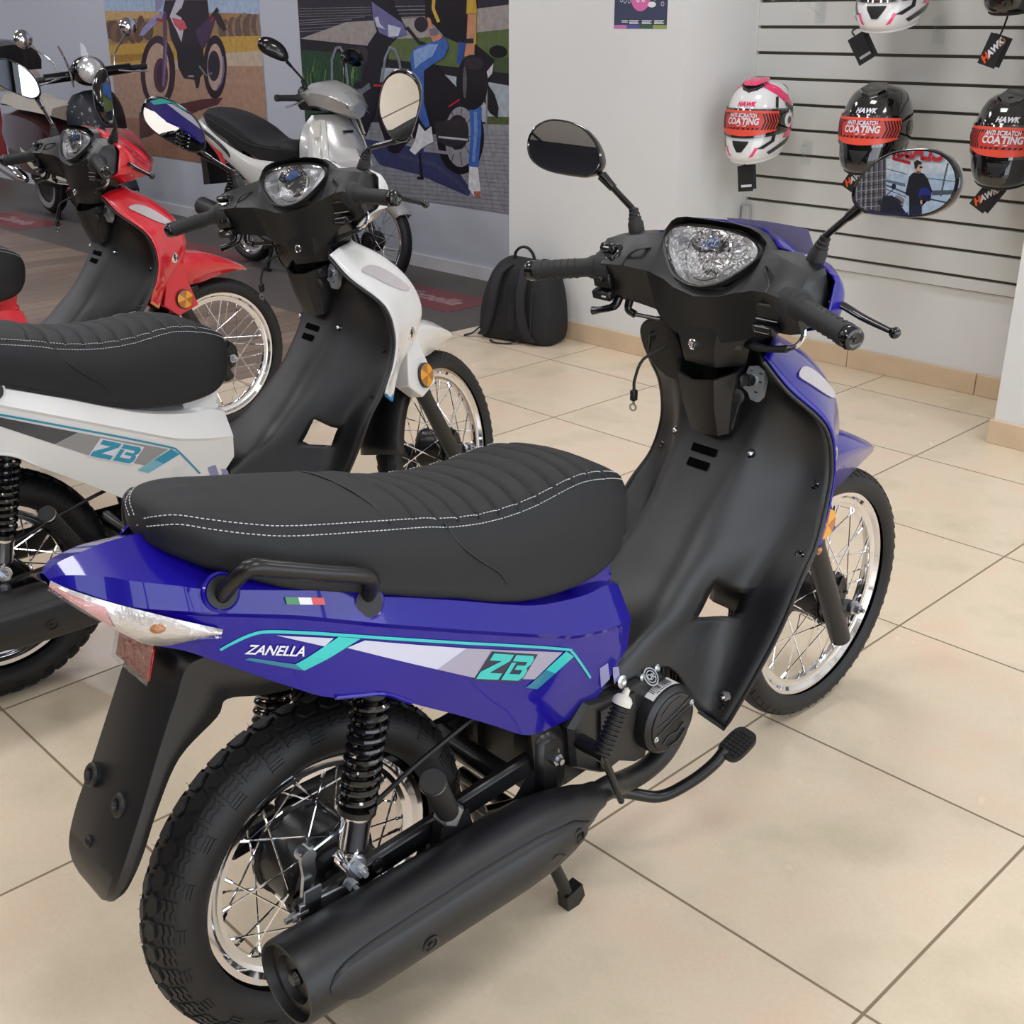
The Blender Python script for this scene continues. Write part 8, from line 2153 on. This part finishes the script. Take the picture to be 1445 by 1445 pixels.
# ------------------------------------------------------------------ classic scooter
M['cream'] = pm('cream_vinyl', (188, 180, 168), .5, bump=.2, bscale=300); M['navy_paint'] = pm('navy_paint', (22, 28, 40), .42, coat=.25); M['maroon'] = pm('dark_red_reflection', (58, 22, 26), .25, coat=1); M['cream_p'] = pm('cream_plastic', (206, 204, 184), .4); M['whitewall'] = pm('whitewall', (168, 166, 162), .6)  # maroon puts the red reflection on the dark rear body into its colour
def scooter():
    t = thing('scooter', 'dark classic scooter with cream seat and round headlamp, far left by the wall', 'scooter', (-8.17, 2.70, 0), 0)
    u = V((-sin(AX_T), 0, cos(AX_T))); o0 = V((1.28, 0, 0)); Rm = Matrix.Rotation(radians(-14), 3, u)
    ST = lambda p: o0 + Rm @ (V(p) - o0)
    def wh(cx, xf):
        XF[0] = xf
        o = V((cx, 0, .225)); Y = V((0, 1, 0))
        b = MB(); b.rev(o, Y, [(0, -.035), (.06, -.035), (.10, -.03), (.125, -.04), (.132, -.04), (.132, .04), (.125, .04), (.10, .03), (.06, .035), (0, .035)], 32); w = b.build('wheel', M['black_metal'], t)
        b = MB(); prof = [(.178 + .047 * cos(radians(a)), .05 * sin(radians(a))) for a in range(-150, 151, 12)]; b.rev(o, Y, prof, 44); b.build('tyre', M['rubber'], w)
        for sg in (-1, 1):
            b = MB(); b.rev(o, Y, [(.138, sg * .0435), (.150, sg * .0485), (.168, sg * .0515), (.180, sg * .0515)], 44); b.build('whitewall', M['whitewall'], w)
        XF[0] = None
    wh(0, None); wh(1.22, ST)
    simple_loft('rear_body', [[(-.42, 0, .70), (-.42, .10, .68), (-.42, .12, .60), (-.42, .08, .50)], [(-.30, 0, .78), (-.30, .17, .74), (-.30, .20, .60), (-.30, .16, .40)], [(0, 0, .80), (0, .19, .74), (0, .225, .58), (0, .20, .34)], [(.30, 0, .76), (.30, .18, .70), (.30, .20, .52), (.30, .19, .32)], [(.45, 0, .66), (.45, .15, .60), (.45, .16, .46), (.45, .15, .30)]], M['maroon'], t, caps=False)
    simple_loft('seat', [[(-.40, 0, .86), (-.40, .10, .85), (-.40, .13, .80), (-.40, 0, .78)], [(-.30, 0, .90), (-.30, .14, .88), (-.30, .17, .82), (-.30, 0, .77)], [(-.1, 0, .90), (-.1, .15, .88), (-.1, .18, .81), (-.1, 0, .76)], [(.02, 0, .865), (.02, .15, .85), (.02, .175, .79), (.02, 0, .75)], [(.3, 0, .86), (.3, .14, .84), (.3, .165, .78), (.3, 0, .73)], [(.45, 0, .83), (.45, .10, .81), (.45, .12, .76), (.45, 0, .72)]], M['cream'], t)
    simple_loft('top_box', [[(-.74, 0, 1.26), (-.74, .17, 1.24), (-.74, .21, 1.14), (-.74, .20, 1.06), (-.74, 0, 1.05)], [(-.5, 0, 1.28), (-.5, .19, 1.26), (-.5, .235, 1.15), (-.5, .22, 1.06), (-.5, 0, 1.05)], [(-.32, 0, 1.24), (-.32, .17, 1.22), (-.32, .21, 1.13), (-.32, .20, 1.06), (-.32, 0, 1.05)]], M['black_gloss'], t)
    b = MB(); b.box((-.33, 0, .98), (.08, .36, .15), None, .03); b.build('backrest', M['cream'], t)
    b = MB(); b.box((-.5, 0, 1.03), (.35, .3, .02)); b.tube([V((-.38, -.15, 1.02)), V((-.36, -.16, .84))], .01, 8); b.tube([V((-.38, .15, 1.02)), V((-.36, .16, .84))], .01, 8); b.build('luggage_rack', M['chrome'], t)
    b = MB(); b.box((.62, 0, .31), (.42, .34, .05), None, .02); b.build('footboard', M['black_plastic'], t)
    for sg in (-1, 1):
        b = MB(); b.prism([V((.05, sg * .20, .52)), V((.30, sg * .205, .40)), V((.36, sg * .205, .36)), V((.30, sg * .205, .345)), V((.10, sg * .205, .43))], V((0, sg * .02, 0))); b.prism([V((.30, sg * .19, .36)), V((.62, sg * .19, .345)), V((.84, sg * .17, .30)), V((.62, sg * .19, .295)), V((.36, sg * .19, .31))], V((0, sg * .02, 0))); b.build('side_trim', M['cream_p'], t)
    simple_loft('front_shield', [[(1.00, 0, .96), (.99, .09, .955), (.95, .15, .93), (.93, .16, .92)], [(1.04, 0, .86), (1.02, .13, .85), (.95, .20, .84), (.93, .21, .84)], [(1.09, 0, .70), (1.05, .14, .69), (.96, .215, .69), (.94, .225, .69)], [(1.10, 0, .52), (1.05, .14, .50), (.95, .21, .50), (.93, .22, .50)], [(1.02, 0, .38), (.98, .14, .36), (.88, .19, .35), (.86, .20, .35)]], M['navy_paint'], t, caps=False)
    for sg in (-1, 1):
        b = MB(); b.ball((1.03, sg * .175, .62), .055, 14, 8, (.4, .45, 1.3)); b.build('indicator_lens', M['lamp_grey'], t)
    b = MB(); vs, fs = text_geo('10', .06, .003, .2); b.add([V((1.092 - .02, p.x - .07, .70 + p.y)) for p in vs], [f for f in fs]); b.build('lettering', M['chrome'], t, smooth=False, merge=False)
    b = MB(); b.rev(V((1.045, .0, .845)), V((1, 0, .3)), [(.028, 0), (.026, .008), (0, .01)], 20); b.build('emblem', M['chrome'], t)
    XF[0] = ST
    b = MB(); rows = []
    for k in range(15):
        a = radians(20 + 140 * k / 14); c = V((1.22, 0, .225)) + V((cos(a), 0, sin(a))) * .25; nn = V((cos(a), 0, sin(a)))
        rows.append([c + V((0, y, 0)) - nn * dd for y, dd in ((-.085, .10), (-.075, .02), (0, 0), (.075, .02), (.085, .10))])
    b.grid(rows); b.build('front_fender', M['navy_paint'], t, thick=.004)
    b = MB(); b.tube([V((1.16, -.07, .225)), V((1.10, -.05, .46)), V((1.04, 0, .7))], .02, 10); b.build('fork_leg', M['black_metal'], t)
    b = MB(); b.ball((1.06, 0, 1.09), .105, 18, 12, (1.0, 1.15, .95)); b.tube([V((1.03, -.30, 1.07)), V((1.03, .30, 1.07))], .034, 14); b.build('handlebar_cover', M['black_gloss'], t)
    b = MB(); b.rev(V((1.135, 0, 1.10)), V((1, -.08, .05)), [(.086, -.02), (.090, 0), (.088, .012), (.080, .014)], 30); b.build('headlamp_rim', M['chrome'], t)
    b = MB(); b.rev(V((1.135, 0, 1.10)), V((1, -.08, .05)), [(.080, .010), (.06, .022), (.03, .029), (0, .031)], 30); b.build('headlamp', M['headlamp'], t)
    b = MB(); b.prism([V((1.06, -.028, 1.18)), V((1.06, .028, 1.18)), V((1.03, .016, 1.26)), V((1.03, -.004, 1.275))], V((.006, 0, 0))); b.build('fly_screen', M['whitef'], t, smooth=False)
    for sg in (-1, 1):
        b = MB(); b.rev(V((1.03, sg * .26, 1.07)), V((-.12, sg, -.02)), [(0, 0), (.022, 0), (.019, .02), (.018, .14), (.022, .145), (.02, .16), (0, .16)], 16); b.build('grip', M['grip'], t)
        b = MB(); b.tube([V((1.08, sg * .2, 1.07)), V((1.10, sg * .30, 1.05)), V((1.09, sg * .40, 1.04))], .006, 8, sub=4); b.build('brake_lever', M['steel'], t)
        b = MB(); c = V((.98, sg * .36, 1.335)); n = V((1, -sg * .1, .1)).normalized()
        b.rev(c, n, [(.0, .035), (.03, .030), (.052, .018), (.062, 0), (.060, -.006), (0, -.006)], 24); mm = b.build('mirror', M['chrome'], t)
        b = MB(); b.tube([c + V((0, -sg * .03, -.04)), V((1.02, sg * .22, 1.18)), V((1.03, sg * .19, 1.09))], .0065, 8, sub=4); b.build('mirror_stem', M['chrome'], mm)
    b = MB(); b.tube([V((1.05, -.12, 1.00)), V((1.09, -.13, 1.10)), V((1.06, -.14, 1.20)), V((1.05, -.16, 1.27))], .008, 8, sub=4); b.build('chrome_guard', M['chrome'], t)
    XF[0] = None
    b = MB(); b.rev(V((-.42, -.20, .36)), V((.96, .05, -.22)), [(0, .01), (.04, 0), (.052, .01), (.055, .25), (.045, .36), (.02, .42), (0, .42)], 22); b.build('muffler', M['chrome'], t)
    b = MB(); b.ball((-.43, -.09, .62), .04, 12, 8); b.build('tail_lamp', M['red_lens'], t)
    b = MB()
    for sg in (-1, 1): b.tube([V((.40, sg * .09, .26)), V((.36, sg * .13, .012))], .012, 8); b.box((.36, sg * .13, .006), (.05, .03, .012))
    b.box((.1, 0, .30), (.5, .2, .16), None, .04)
    b.build('centre_stand', M['black_metal'], t)
    return t
scooter()
